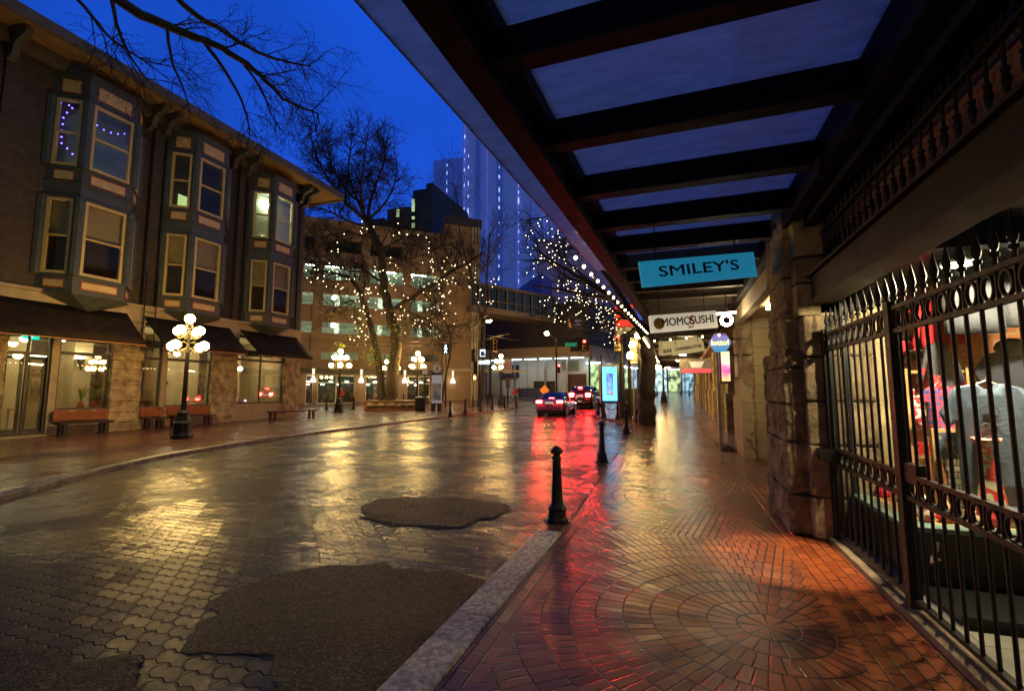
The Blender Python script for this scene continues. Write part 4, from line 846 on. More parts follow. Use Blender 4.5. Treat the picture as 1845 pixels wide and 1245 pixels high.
for a, b in zip(ys, ys[1:]):
    x0 = cxl
    q = MB(); aa, bb = a+.008, b-.008
    if aa > 8.5: continue
    q.add([(cxl(aa)-.03,aa,4.02),(cxl(aa)+.27,aa,4.0),(cxl(bb)+.27,bb,4.0),(cxl(bb)-.03,bb,4.02),(cxl(aa)-.03,aa,4.035),(cxl(aa)+.27,aa,4.015),(cxl(bb)+.27,bb,4.015),(cxl(bb)-.03,bb,4.035)], [(0,1,2,3),(7,6,5,4),(0,4,5,1),(1,5,6,2),(2,6,7,3),(3,7,4,0)])
    q.build('overhang_panel', M['canglass'], cn)
    q = MB(); q.bar((cxl(aa)-.03, aa, 4.03), (cxl(bb)-.03, bb, 4.03), .012, .03); q.build('drip_edge', M['chrome'], cn)
obar('wall_beam', lambda y: 1.32, .13, 3.7, 4.12, ya, yb, M['steel'])
obar('wall_channel', lambda y: 1.5, .12, 3.62, 4.0, ya, 6.3, M['steel'])
beams = [-3.2, -2.05, -.9, .25, 1.55, 2.72, 3.85, 5.0, 6.12, 7.2, 8.25, 9.3, 10.3, 11.3, 12.3, 13.3, 14.3, 15.3, 16.3, 17.3]
for y in beams:
    q = MB(); sk = 0; x0 = cxl(y)+.38
    q.box(x0, y-.05, 3.80, 1.32, y+.05, 4.04); q.box(x0, y-.075, 3.79, 1.32, y+.075, 3.81); q.build('cross_beam', M['steel'] if y < 8 else pm('soffit_beam', (.12,.09,.06), None, 1, .6) if y == 8.25 else bpy.data.materials['soffit_beam'], cn)
for a, b in zip(beams, beams[1:]):
    if a > 8: continue
    q = MB(); q.box(cxl(a)+.44, a+.004, 4.045, 1.36, b-.004, 4.06); q.build('glass_panel', M['canglass'], cn)
q = MB(); q.add([(cxl(8.3)+.5,8.3,4.05),(1.32,8.3,4.05),(1.32,17.6,4.05),(cxl(17.6)+.5,17.6,4.05),(cxl(8.3)+.5,8.3,4.09),(1.32,8.3,4.09),(1.32,17.6,4.09),(cxl(17.6)+.5,17.6,4.09)], [(0,3,2,1),(4,5,6,7),(0,1,5,4),(1,2,6,5),(2,3,7,6),(3,0,4,7)]); q.build('solid_roof_panel', M['steel'], cn)
# second canopy further on
c2 = empty('far_canopy', 'darker second canopy carrying the bar and shop signs beyond the first', 'canopy', (0, 30, 4))
q = MB(); q.box(-1.1, 18.2, 3.95, 1.9, 45, 4.15); q.build('roof_slab', M['steel'], c2)
q = MB(); q.box(-1.15, 18.2, 3.75, -1.0, 45, 4.2); q.build('edge_beam', M['steel'], c2)
for y in range(19, 45, 3): q = MB(); q.box(-1.0, y, 3.8, 1.9, y+.12, 3.94); q.build('cross_beam', bpy.data.materials['soffit_beam'], c2)
for k_, (x, y) in enumerate(((.5, 20.5), (.2, 26.5), (.5, 32.5))):
    q = MB(); q.bar((x-.5, y, 3.7), (x+.3, y+1.2, 3.7), .06); add_thing('tube_lamp', ['nearest', 'middle', 'farthest'][k_]+' slanting tube lamp under the far canopy', 'lamp', q, M['warmtube2'], 'tube lamps under the far canopy')
# bulbs along the canopy edge
light_string('warm round bulbs strung along the outer edge of the glass canopy', 'festoon strings of the canopies', [(cxl(7.2)+.02, 7.2, 3.78), (cxl(17.3)+.02, 17.3, 3.74)], .028, M['bulbb'], M['iron'], 'festoon_string', .008, .56)
light_string('small bulbs in a dense line under the far canopy edge', 'festoon strings of the canopies', [(-1.15, 18.4, 3.68), (-1.15, 30, 3.7)], .03, M['bulbb'], M['iron'], 'festoon_string', .008, .3)
light_string('bulbs crossing the sidewalk below the white sushi sign', 'festoon strings of the canopies', [(-.5, 12.2, 2.92), (1.3, 12.4, 3.05)], .022, M['bulbb'], M['iron'], 'festoon_string', .006, .38)
r_ = empty('wall_spotlight', 'small dark spotlight on the canopy wall beam throwing a warm pool on the bricks', 'lamp', (1.25, 4.6, 3.62))
q = MB(); q.tube([(1.25, 4.6, 3.70), (1.24, 4.65, 3.55)], .035, 10); q.bar((1.27, 4.58, 3.72), (1.33, 4.56, 3.74), .02); q.build('housing', M['iron'], r_)
ld = bpy.data.lights.new('spot_bulb', 'SPOT'); ld.spot_size = R(27); ld.spot_blend = .5; ld.energy = 700; ld.color = (1, .84, .58); ld.shadow_soft_size = .015; lo = bpy.data.objects.new('spot_bulb', ld); S.collection.objects.link(lo)
lo.parent = r_; lo.matrix_parent_inverse = wmat(r_).inverted(); lo.location = (1.238, 4.66, 3.52); lo.rotation_euler = (Vector((.98, 5.45, 0))-Vector((1.238, 4.66, 3.52))).to_track_quat('-Z', 'Y').to_euler()
# --- hanging signs
def hang_sign(name, label, a, b, h, th, mat, texts, rods=True, top=4.0, rim=None):
    """sign hanging between plan points a and b (a left, b right seen from the camera), z = bottom edge at each end"""
    a, b = Vector(a), Vector(b); d = (b-a); L = d.length; d.normalize(); u = Vector((0,0,1)); n = d.cross(u).normalized(); u = n.cross(d).normalized()
    if n.y > 0: n = -n
    r_ = empty(name, label, 'sign', (a+b)/2)
    q = MB(); vs = []
    for o in (0, th):
        for p in (a, b, b+u*h, a+u*h): vs.append(p-n*o)
    q.add(vs, [(0,1,2,3),(7,6,5,4),(0,4,5,1),(1,5,6,2),(2,6,7,3),(3,7,4,0)]); q.build('board', mat, r_)
    if rods:
        for t_ in (.14, .84): p = a+d*(L*t_)+u*h-n*th/2; q = MB(); q.tube([p, (p.x, p.y+.0, top)], .008, 4); q.build('hanging_rod', M['iron'], r_)
    rot = Matrix((d, u, n)).transposed()
    for (s, sz, cx, cy, mt, kw) in texts:
        p = a+d*(L*cx)+u*(h*cy)+n*.003; text_obj('lettering', s, sz, p, rot.to_4x4(), mt, r_, .002, **kw)
    return r_, a, d, u, n, L
ink = pm('navy_ink', (.012,.03,.13), None, 1, .5); blk = pm('black_ink', (.01,.01,.01), None, 1, .5)
pa, pb = PD(1158, 518, 6.2), PD(1365, 498, 6.48)
hang_sign('hanging_sign', "sky blue SMILEY'S sign hanging from the glass canopy", pa, pb, .35, .03, pm('sky_blue_sign', (.02,.30,.52), (.018,.26,.46), 2, .5, emis=(.02,.28,.5), es=.35), [("SMILEY'S", .20, .5, .52, ink, dict(sx_=1.62, fat=.004))])
lit_white = pm('lit_sign_face', (.7,.66,.55), None, 1, .5, emis=(.8,.72,.55), es=.35)
pa, pb = PD(1176, 600, 9.5), PD(1294, 590, 9.8); redink = pm('red_ink', (.6,.01,.01), None, 1, .5)
r_, a, d, u, n, L = hang_sign('hanging_sign', 'white lit MOMO SUSHI sign with a round gold emblem', pa, pb, .36, .1, lit_white, [("MOMO", .235, .37, .52, blk, dict(fat=.004, sx_=.90)), ("S", .27, .615, .52, redink, dict(sx_=.80, fat=.012)), ("USHI", .235, .80, .52, blk, dict(fat=.004, sx_=.90))])
q = MB(); q.lathe((0,0,0), [(.12, 0), (.12, .006)], 20); me = q.build('emblem', pm('gold_emblem', (.45,.25,.05), (.3,.15,.03), 14, .5), r_); me.data.transform(Matrix.Translation(a+d*(L*.11)+u*.18+n*.002) @ Matrix((d, u, n)).transposed().to_4x4())
q = MB(); q.bar(a+d*(L*.54)+u*.05+n*.004, a+d*(L*.62)+u*.06+n*.004, .02, .02); q.bar(a+d*(L*.52)+u*.12+n*.004, a+d*(L*.58)+u*.07+n*.004, .015, .01); q.build('bowl_mark', blk, r_)
pa, pb = PD(1213, 641, 14.5), PD(1270, 632, 14.7); crm = pm('cream_sign', (.6,.5,.28), (.5,.42,.22), 4, .6, emis=(.5,.38,.16), es=.55); brn = pm('brown_ink', (.16,.03,.02), None, 1, .5)
hang_sign('hanging_sign', 'cream CONVENIENCE STORE sign in front of the bar sign', pa, pb, .30, .04, crm, [("CONVENIENCE STORE", .135, .5, .58, brn, dict(sx_=.68, fat=.004)), ("______", .06, .45, .3, brn, dict(sx_=.8))])
pa, pb = PD(1192, 641, 17.2), PD(1268, 632, 17.5)
hang_sign('hanging_sign', 'cream BAR sign with faded script, half hidden behind the convenience store sign', pa, pb, .52, .04, crm, [("BAR", .2, .16, .28, blk, dict(fat=.006)), ("~ ~~ ~ ~~~", .16, .56, .76, brn, dict(sx_=1.0, shear=.3))])
r_ = empty('barber_pole', 'red and white twisted pole ornament left of the bar sign', 'sign', PD(1190, 628, 17)); c_ = PD(1190, 628, 17)
q = MB(); q.lathe(c_-Vector((0,0,.25)), [(.05, 0), (.07, .03), (.055, .08), (.055, .42), (.07, .47), (.04, .52)], 10); q.build('pole', crm, r_)
q = MB()
for i in range(5): z = c_.z-.16+i*.085; q.tube([(c_.x+.062*math.cos(t_*PI/4), c_.y-.062*abs(math.sin(t_*PI/4)), z+.02*t_) for t_ in range(5)], .013, 4)
q.build('stripe', redink, r_)
# lotto hexagon
lc = PD(1297, 618, 12.0); r_ = empty('lotto_sign', 'blue and violet hexagonal lotto sign on a hanging bracket', 'sign', lc)
q = MB(); q.lathe((0,0,0), [(.27, 0), (.27, .05)], 6, 0); o = q.build('board', None or (lambda: (lambda t: (t.l(t.mix(t.rng((lambda s_: (t.l(t.coord(), s_.inputs[0]), s_.outputs[2])[1])(t.new('SeparateXYZ')), lc.z-.2, lc.z+.2, 0, 1), (.03,.28,.6), (.25,.16,.55)), t.b.inputs['Base Color']), t.l(t.mix(t.rng((lambda s_: (t.l(t.coord(), s_.inputs[0]), s_.outputs[2])[1])(t.new('SeparateXYZ')), lc.z-.2, lc.z+.2, 0, 1), (.03,.28,.6), (.25,.16,.55)), t.b.inputs['Emission Color']), setattr(t.b.inputs['Emission Strength'], 'default_value', .5), t.m)[-1])(NT('lotto_face')))(), r_)
o.data.transform(Matrix.Translation(lc) @ Matrix.Rotation(PI/2, 4, 'X') @ Matrix.Translation((0, 0, 0)))
text_obj('lettering', 'lotto!', .19, lc+Vector((0, -.062, 0)), FACE, pm('lotto_yellow', (.8,.7,.25), None, 1, .5, emis=(.9,.8,.3), es=1.0), r_, .002, fat=.007)
q = MB(); q.tube([lc+Vector((.2,0,.1)), lc+Vector((.45,.1,.1)), (1.55, lc.y+.2, lc.z+.1)], .015, 5); q.tube([lc+Vector((-.2,0,.12)), lc+Vector((-.4,0,.2)), lc+Vector((-.38,0,.05)), lc+Vector((-.22,0,-.08))], .01, 4); q.build('bracket', M['iron'], r_)
# vertical lit poster under it
pc = PD(1307, 660, 12.6); r_ = empty('poster_case', 'tilted black case with a pink and yellow lit poster under the lotto sign', 'sign', pc)
q = MB(); q.box(pc.x-.16, pc.y, pc.z-.46, pc.x+.18, pc.y+.1, pc.z+.46); q.build('case', M['black'], r_)
t = NT('poster_lit'); s_ = t.new('SeparateXYZ'); t.l(t.coord(), s_.inputs[0]); cr = t.new('ValToRGB'); els = cr.color_ramp.elements
els[0].color = (.9,.7,.15,1); els[1].color = (.85,.85,.3,1); e1 = els.new(.35); e1.color = (.9,.05,.3,1); e2 = els.new(.65); e2.color = (.95,.6,.5,1)
t.l(t.rng(t.math('ADD', s_.outputs[2], t.math('MULTIPLY', t.noise(t.coord(), 5, 3), .5)), pc.z-.2, pc.z+.7, 0, 1), cr.inputs[0]); t.l(cr.outputs[0], t.b.inputs['Base Color']); t.l(cr.outputs[0], t.b.inputs['Emission Color']); t.b.inputs['Emission Strength'].default_value = 1.2
q = MB(); q.box(pc.x-.10, pc.y-.01, pc.z-.4, pc.x+.11, pc.y, pc.z+.4); q.build('poster', t.m, r_)
q = MB(); q.tube([(pc.x+.1, pc.y+.1, pc.z+.3), (1.75, pc.y+.1, pc.z+.3)], .02, 5); q.build('bracket', M['iron'], r_)
q = MB(); q.tube([(pc.x-.2, pc.y-.1, .05), (pc.x-.2, pc.y-.1, pc.z+.45)], .045, 8); add_thing('drain_pole', 'pale metal pole standing beside the tilted poster case', 'pole', q, M['chrome'])
# ring lamp and farther lamps under the canopy
rc = PD(1309, 577, 10.2); r_ = empty('ring_lamp', 'round ring shaped lamp beside the sushi sign', 'lamp', rc)
q = MB(); q.ring(rc, .13, .13, .05, (1,0,0), (0,0,1), 20, .05); q.build('ring', M['shoplamp'], r_); q = MB(); q.tube([rc+Vector((0,0,.1)), (rc.x, rc.y, 3.8)], .01, 4); q.build('cord', M['black'], r_)
q = MB(); p1, p2 = PD(1290, 566, 10.4), PD(1325, 563, 10.6); q.bar(p1, p2, .05); add_thing('tube_lamp', 'short warm lamp tube above the ring lamp', 'lamp', q, M['warmtube'])
sc_ = PD(1255, 661, 26); r_ = empty('hanging_sign', 'far white and red oval sign under the canopy at the end of the sidewalk', 'sign', sc_)
q = MB(); q.box(sc_.x-.9, sc_.y, sc_.z-.35, sc_.x+.9, sc_.y+.08, sc_.z+.45); q.build('board', pm('dim_board', (.3,.2,.12), (.1,.1,.08), 9, .5, emis=(.3,.2,.1), es=.3), r_)
q = MB(); q.prism([(sc_.x-.4, sc_.z+.3), (sc_.x+.4, sc_.z+.3), (sc_.x+.25, sc_.z-.05), (sc_.x-.25, sc_.z-.05)], sc_.y-.04, sc_.y-.01); q.build('white_panel', lit_white, r_)
q = MB(); q.box(sc_.x-.75, sc_.y-.04, sc_.z-.33, sc_.x+.75, sc_.y-.01, sc_.z-.12); q.build('red_panel', pm('red_lit', (.6,.05,.06), None, 1, .5, emis=(.8,.08,.1), es=.8), r_)

# ================================================================== STREET LAMPS
def ground_z(x, y): return zt(y)
def globe_lamp(name_label, loc, hgt=4.4, proto=None):
    pass
GL = empty('globe_street_lamp', 'nearest globe street lamp, before the awnings of the corner building', 'street lamp', (0, 0, 0), 0, 'globe street lamps')
q = MB(); q.lathe((0,0,0), [(.34, 0), (.34, .12), (.29, .2), (.27, .5), (.30, .55), (.24, .62), (.18, .85), (.2, .9), (.14, .98), (.11, 1.0)], 8); q.build('base', M['iron'], GL)
q = MB(); q.lathe((0,0,0), [(.10, .98), (.085, 1.3), (.065, 3.0), (.10, 3.04), (.10, 3.12), (.05, 3.18), (.045, 3.9), (.07, 3.94), (.05, 4.0), (.12, 4.06), (.12, 4.1)], 10); q.build('pole', M['iron'], GL)
brass = pm('aged_bronze', (.10,.085,.03), (.05,.045,.02), 14, .45, .6, .2, 40, metal=.2)
for tier, (z, rr, ph) in enumerate(((3.28, .60, .3), (3.83, .40, .3))):
    for k in range(4):
        a = ph+k*PI/2; ca, sa = math.cos(a), math.sin(a)
        q = MB(); pts = [(ca*r_, sa*r_, z+dz) for r_, dz in ((.05, -.05), (rr*.4, -.18), (rr*.75, -.26), (rr, -.24), (rr, -.16))]; q.tube(pts, .022, 6)
        q.tube([(ca*r_, sa*r_, z+dz) for r_, dz in ((.06, .1), (rr*.35, .16), (rr*.6, .06), (rr*.55, -.06), (rr*.42, -.04), (rr*.5, .03))], .016, 5)
        q.tube([(ca*r_, sa*r_, z+dz) for r_, dz in ((.06, -.2), (rr*.3, -.3), (rr*.55, -.22), (rr*.48, -.13))], .014, 5)
        q.lathe((ca*rr, sa*rr, z-.2), [(.06, 0), (.08, .04), (.05, .06)], 8); arm = q.build('scroll_arm', brass, GL)
        q = MB(); q.ball((ca*rr, sa*rr, z), .158, 16, 10); q.build('globe', M['globe'], GL, smooth=True)
q = MB(); q.ball((0, 0, 4.27), .165, 16, 10); q.build('globe', M['globe'], GL, smooth=True)
register(GL)
lamps = [((-16.6, 11.9), 0, None), ((-22.4, 27.0), .4, 'globe street lamp beside the person in red on the plaza'), ((-23.3, 34.6), .2, 'small looking globe street lamp left of the double trunked tree'), ((-18.9, 31.6), .9, 'globe street lamp with its post between tree and map stand'), ((-14.6, 38.4), .1, 'globe street lamp by the chained bollards at the corner'),
         ((-1.75, 23.9), .6, 'globe street lamp whose globes show round the dark wrapped trunk'), ((-1.2, 45.5), .3, 'globe street lamp farthest down the covered sidewalk'), ((-2.2, -17), .8, 'globe street lamp on the sidewalk behind the viewer')]
for i, ((x, y), rz, lab) in enumerate(lamps):
    if i == 0: GL.location = (x, y, zt(y))
    else: copy_thing(GL, (x, y, zt(y)), rz, lab)

# ================================================================== PARKING GARAGE
GA = Vector((-36.5, 34.1, 0)); GB = Vector((-20.4, 49.0, 0)); gd = (GB-GA).normalized(); gn = Vector((gd.y, -gd.x, 0))     # outward normal (towards the viewer)
GLEN = (GB-GA).length
ga = empty('parking_garage', 'broad brown concrete parking garage with lit horizontal openings and shops below', 'building', (-28, 41.5, 0))
def gx(px):                           # distance along the facade where the sight line of column px crosses it
    d = ray(px, 620); # solve GA+gd*t = s*d
    det = gd.x*(-d.y)+d.x*gd.y; return ((-GA.x)*(-d.y)+d.x*(-GA.y))/det
GM = Matrix(((gd.x, -gn.x, 0, GA.x), (gd.y, -gn.y, 0, GA.y), (0, 0, 1, 0), (0, 0, 0, 1)))      # local: x along, y = into the building, z up
def gmb(): q = MB(); q.m = GM; return q
gz = .45
ops_x = [(-6, -1.2)]+[(gx(a), gx(b)) for a, b in ((541, 562), (579, 648), (661, 724), (736, 790))]
rows = [(15.9, 17.2, .35), (13.0, 14.4, 1), (10.3, 11.5, 1), (7.5, 8.6, 1), (4.85, 5.6, .0)]
xs_end = gx(862)
x0g = -14
def wallwith(q, x0, x1, z0, z1, holes, th=.35):
    """wall x0..x1,z0..z1 with rectangular holes [(a,b,c,d)] arranged in rows"""
    zsn = sorted(set([z0, z1]+[h[2] for h in holes]+[h[3] for h in holes]))
    for a, b in zip(zsn, zsn[1:]):
        row = sorted([(h[0], h[1]) for h in holes if h[2] <= a+1e-6 and h[3] >= b-1e-6]); x = x0
        for u, v in row:
            if u > x: q.box(x, 0, a, u, th, b)
            x = v
        if x < x1: q.box(x, 0, a, x1, th, b)
holes = []
for z0, z1, l in rows:
    for (a, b) in ops_x:
        if z0 > 15 and not (a > 2 and b < 13): continue
        holes.append((a, b, z0, z1))
for (a, b) in ((gx(554), gx(567)), (gx(575), gx(641)), (gx(661), gx(718)), (gx(735), gx(776))): holes.append((a, b, .0, 3.35))
q = gmb(); wallwith(q, x0g, gx(797), -.3, 18.7, holes); q.build('facade', M['garage'], ga)
q = gmb(); q.box(gx(797), -.35, -.3, xs_end, 12, 20.4); q.build('corner_tower', M['garage'], ga)
q = gmb(); q.box(gx(797)-.1, -.5, 20.4, xs_end+.15, 12.1, 21.4); q.build('tower_parapet', M['tower'], ga)
q = gmb(); q.box(x0g, -.1, 18.7, gx(797), .5, 19.2); q.build('parapet', M['garage'], ga)
for px in (569, 654, 730): q = gmb(); q.box(gx(px)-.45, -.16, 4.0, gx(px)+.45, -.003, 18.7); q.build('pilaster', M['garage'], ga)
for px in (848, 853, 858): q = gmb(); q.box(gx(px)-.12, -.6, .2, gx(px)+.12, -.352, 20.4); q.build('fluted_rib', M['concrete'], ga)
q = gmb(); q.box(x0g, 10, -.3, gx(797), 10.3, 18.7); q.build('rear_wall', M['garage2'], ga)
for z in (3.7, 6.6, 9.4, 12.3, 15.1, 17.9): q = gmb(); q.box(x0g, .36, z, gx(797)-.02, 9.99, z+.35); q.build('parking_deck', M['garage2'], ga)
for i in range(7): x = -8+i*4.6; q = gmb(); q.box(x, 4.6, 0, x+.5, 5.1, 18); q.build('deck_column', M['garage2'], ga)
for z, n_ in ((6.4, 2), (9.2, 4), (12.1, 4), (14.9, 4)):
    for i in range(n_): x = gx((600, 700, 560, 760)[i]); q = gmb(); q.box(x-.9, 2.2, z-.06, x+.9, 2.4, z); q.build('deck_lamp', M['tube'], ga)
for z in (12.0, 9.1): x = gx(600); q = gmb(); q.ball((x, 1.4, z-.6), .22, 10, 6); q.build('deck_globe_lamp', M['shoplamp'], ga)
# shopfront band, canopy and lamps
q = gmb(); q.box(x0g, -.55, 3.45, gx(797), -.02, 3.95); q.build('shop_awning', pm('dark_fascia', (.08,.07,.05), None, 1, .5), ga)
q = gmb(); q.box(x0g, .35, -.2, gx(797), 6, -.02+.5); q.build('shop_floor', M['concrete'], ga)
fr2 = M['white']
for k, (a, b) in enumerate(((gx(554), gx(567)), (gx(575), gx(641)), (gx(661), gx(718)), (gx(735), gx(776)))):
    n = max(1, round((b-a)/1.6)); q = gmb()
    for i in range(n+1): x = a+(b-a)*i/n; q.box(x-.06, .1, .5, x+.06, .2, 3.3)
    q.box(a, .1, 3.2, b, .2, 3.34); q.box(a, .1, 2.5, b, .2, 2.6); q.box(a, .1, .42, b, .2, .56); o = q.build('shopfront_window', fr2, ga)
    g = gmb(); g.box(a, .14, .5, b, .15, 3.2); g.build('pane', M['glass'], o)
    q = gmb(); q.quad((a-.3, 3.2, .45), (b+.3, 3.2, .45), (b+.3, 3.2, 3.4), (a-.3, 3.2, 3.4)); q.build('shop_interior', pm('dark_shop%d' % k, (.12,.08,.05), (.03,.03,.03), 3, .8), ga)
    for i in range(4):
        x = a+(b-a)*(.15+.23*i); q = gmb(); q.box(x-.18, 2.3+.1*i, 2.35+.3*(i % 2), x+.18, 2.5+.1*i, 2.47+.3*(i % 2)); q.build('display_lamp', em('display_lamp%d%d' % (k, i), random.choice([(1,.8,.5), (.6,1,.7), (1,.7,.8)]), 9), ga)
    q = gmb()
    for i in range(10): x = a+(b-a)*random.random(); z = random.uniform(.6, 2); h = random.uniform(.2, .7); q.box(x-.12, 1.4, z, x+.12, 1.6, z+h)
    q.build('merchandise', pm('goods%d' % k, (.5,.15,.12), (.1,.35,.15), 2.5, .6), ga)
for i, px in enumerate((567, 652, 729, 813)):
    t_ = gx(px); c_ = GM @ Vector((t_, -.55 if px < 797 else -.8, 3.0)); labs = ['leftmost', 'second from the left', 'third from the left', 'the one on the blank corner wall']
    r_ = empty('wall_lamp', 'bell shaped wall lamp on the garage shop fronts, '+labs[i], 'lamp', c_, 0, 'bell lamps along the garage')
    q = MB(); q.lathe(c_, [(.26, -.4), (.22, -.2), (.1, .05), (.05, .2)], 12); q.build('bell_shade', em('bell_glow%d' % i, (1, .84, .5), 5), r_)
    q = MB(); q.tube([c_+Vector((0,0,.3)), c_+Vector((0,0,.9))], [.1, .14], 8); q.build('uplight', em('bell_up%d' % i, (1, .85, .55), .9), r_)
q = gmb(); q.box(gx(797)+.3, -.6, 3.9, xs_end+5.5, -.36, 4.15); q.build('corner_awning', M['concrete'], ga)
# skybridge
SA, SB = Vector((-20.5, 47.3, 0)), Vector((-15.0, 57.0, 0)); sdv = (SB-SA).normalized(); sn = Vector((sdv.y, -sdv.x, 0)); SL = (SB-SA).length+1
SM = Matrix(((sdv.x, -sn.x, 0, SA.x), (sdv.y, -sn.y, 0, SA.y), (0, 0, 1, 0), (0, 0, 0, 1)))
sk = empty('skybridge', 'glazed concrete footbridge crossing between the garage and the dark building', 'bridge', (-18, 52, 11))
BRG = pm('bridge_concrete', (.16,.12,.10), (.12,.09,.08), .8, .7)
def smb(): q = MB(); q.m = SM; return q
q = smb(); q.box(-1, 0, 10.55, SL, 3.4, 11.2); q.build('deck', BRG, sk)
q = smb(); q.box(-1, 0, 13.6, SL, 3.4, 13.9); q.build('roof', BRG, sk)
n = 9
for i in range(n+1): x = SL*i/n; q = smb(); q.box(x-.05-(.05 if i % 3 == 0 else 0), .02, 11.2, x+.05+(.05 if i % 3 == 0 else 0), .14, 13.6); q.build('mullion', BRG, sk)
q = smb(); q.box(-1, .03, 12.0, SL, .12, 12.08); q.build('transom', BRG, sk)
q = smb(); q.box(-1, .2, 11.2, SL, .22, 13.6); q.build('glazing', glassmat('bridge_glass', (.25,.25,.28), .1), sk)
q = smb(); q.box(-1, 3.3, 11.2, SL, 3.38, 13.6); q.build('rear_glazing', pm('dim_glazing', (.08,.08,.1), (.03,.03,.05), .8, .3), sk)
# ================================================================== DARK CORNER BUILDING + STORE FRONTS
db = empty('dark_corner_building', 'low dark clad corner building over brightly lit store fronts across the junction', 'building', (-10.5, 59.6, 1))
C0, C1, C2, C3 = Vector((-10.48, 59.62, 0)), Vector((-27, 61.5, 0)), Vector((-6.0, 78, 0)), Vector((12, 95, 0))
def prismz(pts, z0, z1): q = MB(); q.prism([(p.x, p.y) for p in pts], z0, z1, 'z'); return q
Bk = [C0, C2, C3, Vector((12, 120, 0)), Vector((-27, 120, 0)), C1]
prismz(Bk, 7.6, 13.4).build('dark_upper_wall', M['darkbld'], db)
def off(p, k): return p+Vector((0, -1, 0)).normalized()*k
q = MB()
q.prism([(C1.x, C1.y-.4), (C0.x+.1, C0.y-.4), (C0.x+.1, C0.y), (C1.x, C1.y)], 6.3, 7.58, 'z'); q.build('fascia_band', pm('gold_band', (.42,.32,.2), (.36,.27,.17), .5, .6), db)
q = MB(); q.prism([(C0.x, C0.y), (C0.x+.35, C0.y-.1), (C2.x+.4, C2.y-.1), (C3.x+.4, C3.y-.3), (C3.x, C3.y), (C2.x, C2.y)], 5.6, 7.58, 'z'); q.build('fascia_band', pm('pink_band', (.42,.26,.2), (.36,.22,.17), .5, .6), db)
q = MB(); q.prism([(C1.x-2, C1.y-3.2), (C0.x+.1, C0.y-2.6), (C0.x+.1, C0.y-.4), (C1.x-2, C1.y-.4)], 6.0, 6.25, 'z'); q.build('store_canopy', M['concrete'], db)
for i in range(7): p = C0.lerp(C1, .08+.13*i); q = MB(); q.box(p.x-.8, p.y-1.6, 5.9, p.x+.8, p.y-1.4, 5.98); q.build('canopy_lamp', M['cooltube'], db)
# storefront, left face
q = MB(); q.prism([(C1.x, C1.y+1), (C0.x-.2, C0.y+1), (C0.x-.2, C0.y+1.2), (C1.x, C1.y+1.2)], .6, 6.3, 'z'); q.build('white_store_wall', M['white'], db)
for i in range(12):
    p = C0.lerp(C1, i/11.); q = MB(); q.box(p.x-.12, p.y-.35, .9, p.x+.12, p.y-.1, 6.0) if i in (0, 2, 4, 7, 10) else q.box(p.x-.02, p.y+.95, .9, p.x+.02, p.y+.99, 6.2); q.build('store_column', M['chrome'], db)
for (t0, t1, z0, z1, m) in ((.04, .2, 1.0, 4.0, pm('maroon', (.1,.02,.02), None, 1, .5)), (.3, .48, 1.1, 3.1, M['black']), (.62, .8, 3.6, 5.4, M['tower']), (.1, .24, 4.4, 5.8, M['glassd'])):
    a, b = C0.lerp(C1, t0), C0.lerp(C1, t1); q = MB(); q.box(b.x, a.y+.85, z0, a.x, a.y+.93, z1); q.build('store_panel', m, db)
# storefronts on the right faces
sf = em('store_glow', (.45, .75, .9), .55)
for (A_, B_, n) in ((C0, C2, 6), (C2, C3, 8)):
    dd = (B_-A_)/n
    for i in range(n):
        a, b = A_+dd*i, A_+dd*(i+1); nn = Vector((dd.y, -dd.x, 0)).normalized(); z0 = 1.0
        q = MB(); c = [a+dd*.06, a+dd*.94]; q.add([(c[0].x, c[0].y, z0), (c[1].x, c[1].y, z0), (c[1].x, c[1].y, 5.5), (c[0].x, c[0].y, 5.5)], [(0,1,2,3)])
        colr = [(.25,.5,.65), (.6,.8,.75), (.5,.62,.3), (.3,.5,.6), (.7,.65,.35), (.55,.8,.6), (.45,.65,.25), (.3,.45,.6)][(i+n) % 8]
        q.build('lit_shopfront', (lambda t, colr=colr: (t.l(t.mix(t.rng(t.noise(t.coord(), 1.1, 4), .4, .62, 0, 1), colr, tuple(c*.12 for c in colr)), t.b.inputs['Base Color']), t.l(t.mix(t.rng(t.noise(t.coord(), 1.1, 4), .4, .62, 0, 1), colr, tuple(c*.08 for c in colr)), t.b.inputs['Emission Color']), setattr(t.b.inputs['Emission Strength'], 'default_value', 1.1), t.m)[-1])(NT('lit_shop%d%d' % (n, i))), db)
        q = MB(); q.box(a.x-.1, a.y-.35, z0, a.x+.1, a.y-.1, 5.6); q.build('store_column', M['chrome'] if i % 2 else M['tower'], db)
        p = a+dd*.5+nn*-.0; q = MB(); q.box(p.x-.9, p.y-1.2, 5.3, p.x+.9, p.y-1.0, 5.4); q.build('store_lamp', M['cooltube'], db)
p = C2.lerp(C3, .6); text_obj('sign_letters', '\u2022\u2022\u2022 \u2022\u2022 \u2022\u2022\u2022\u2022', 1.0, (p.x-1.0, p.y-1.3, 4.75), FACE, em('violet_sign', (.45, .35, 1), 5), db)
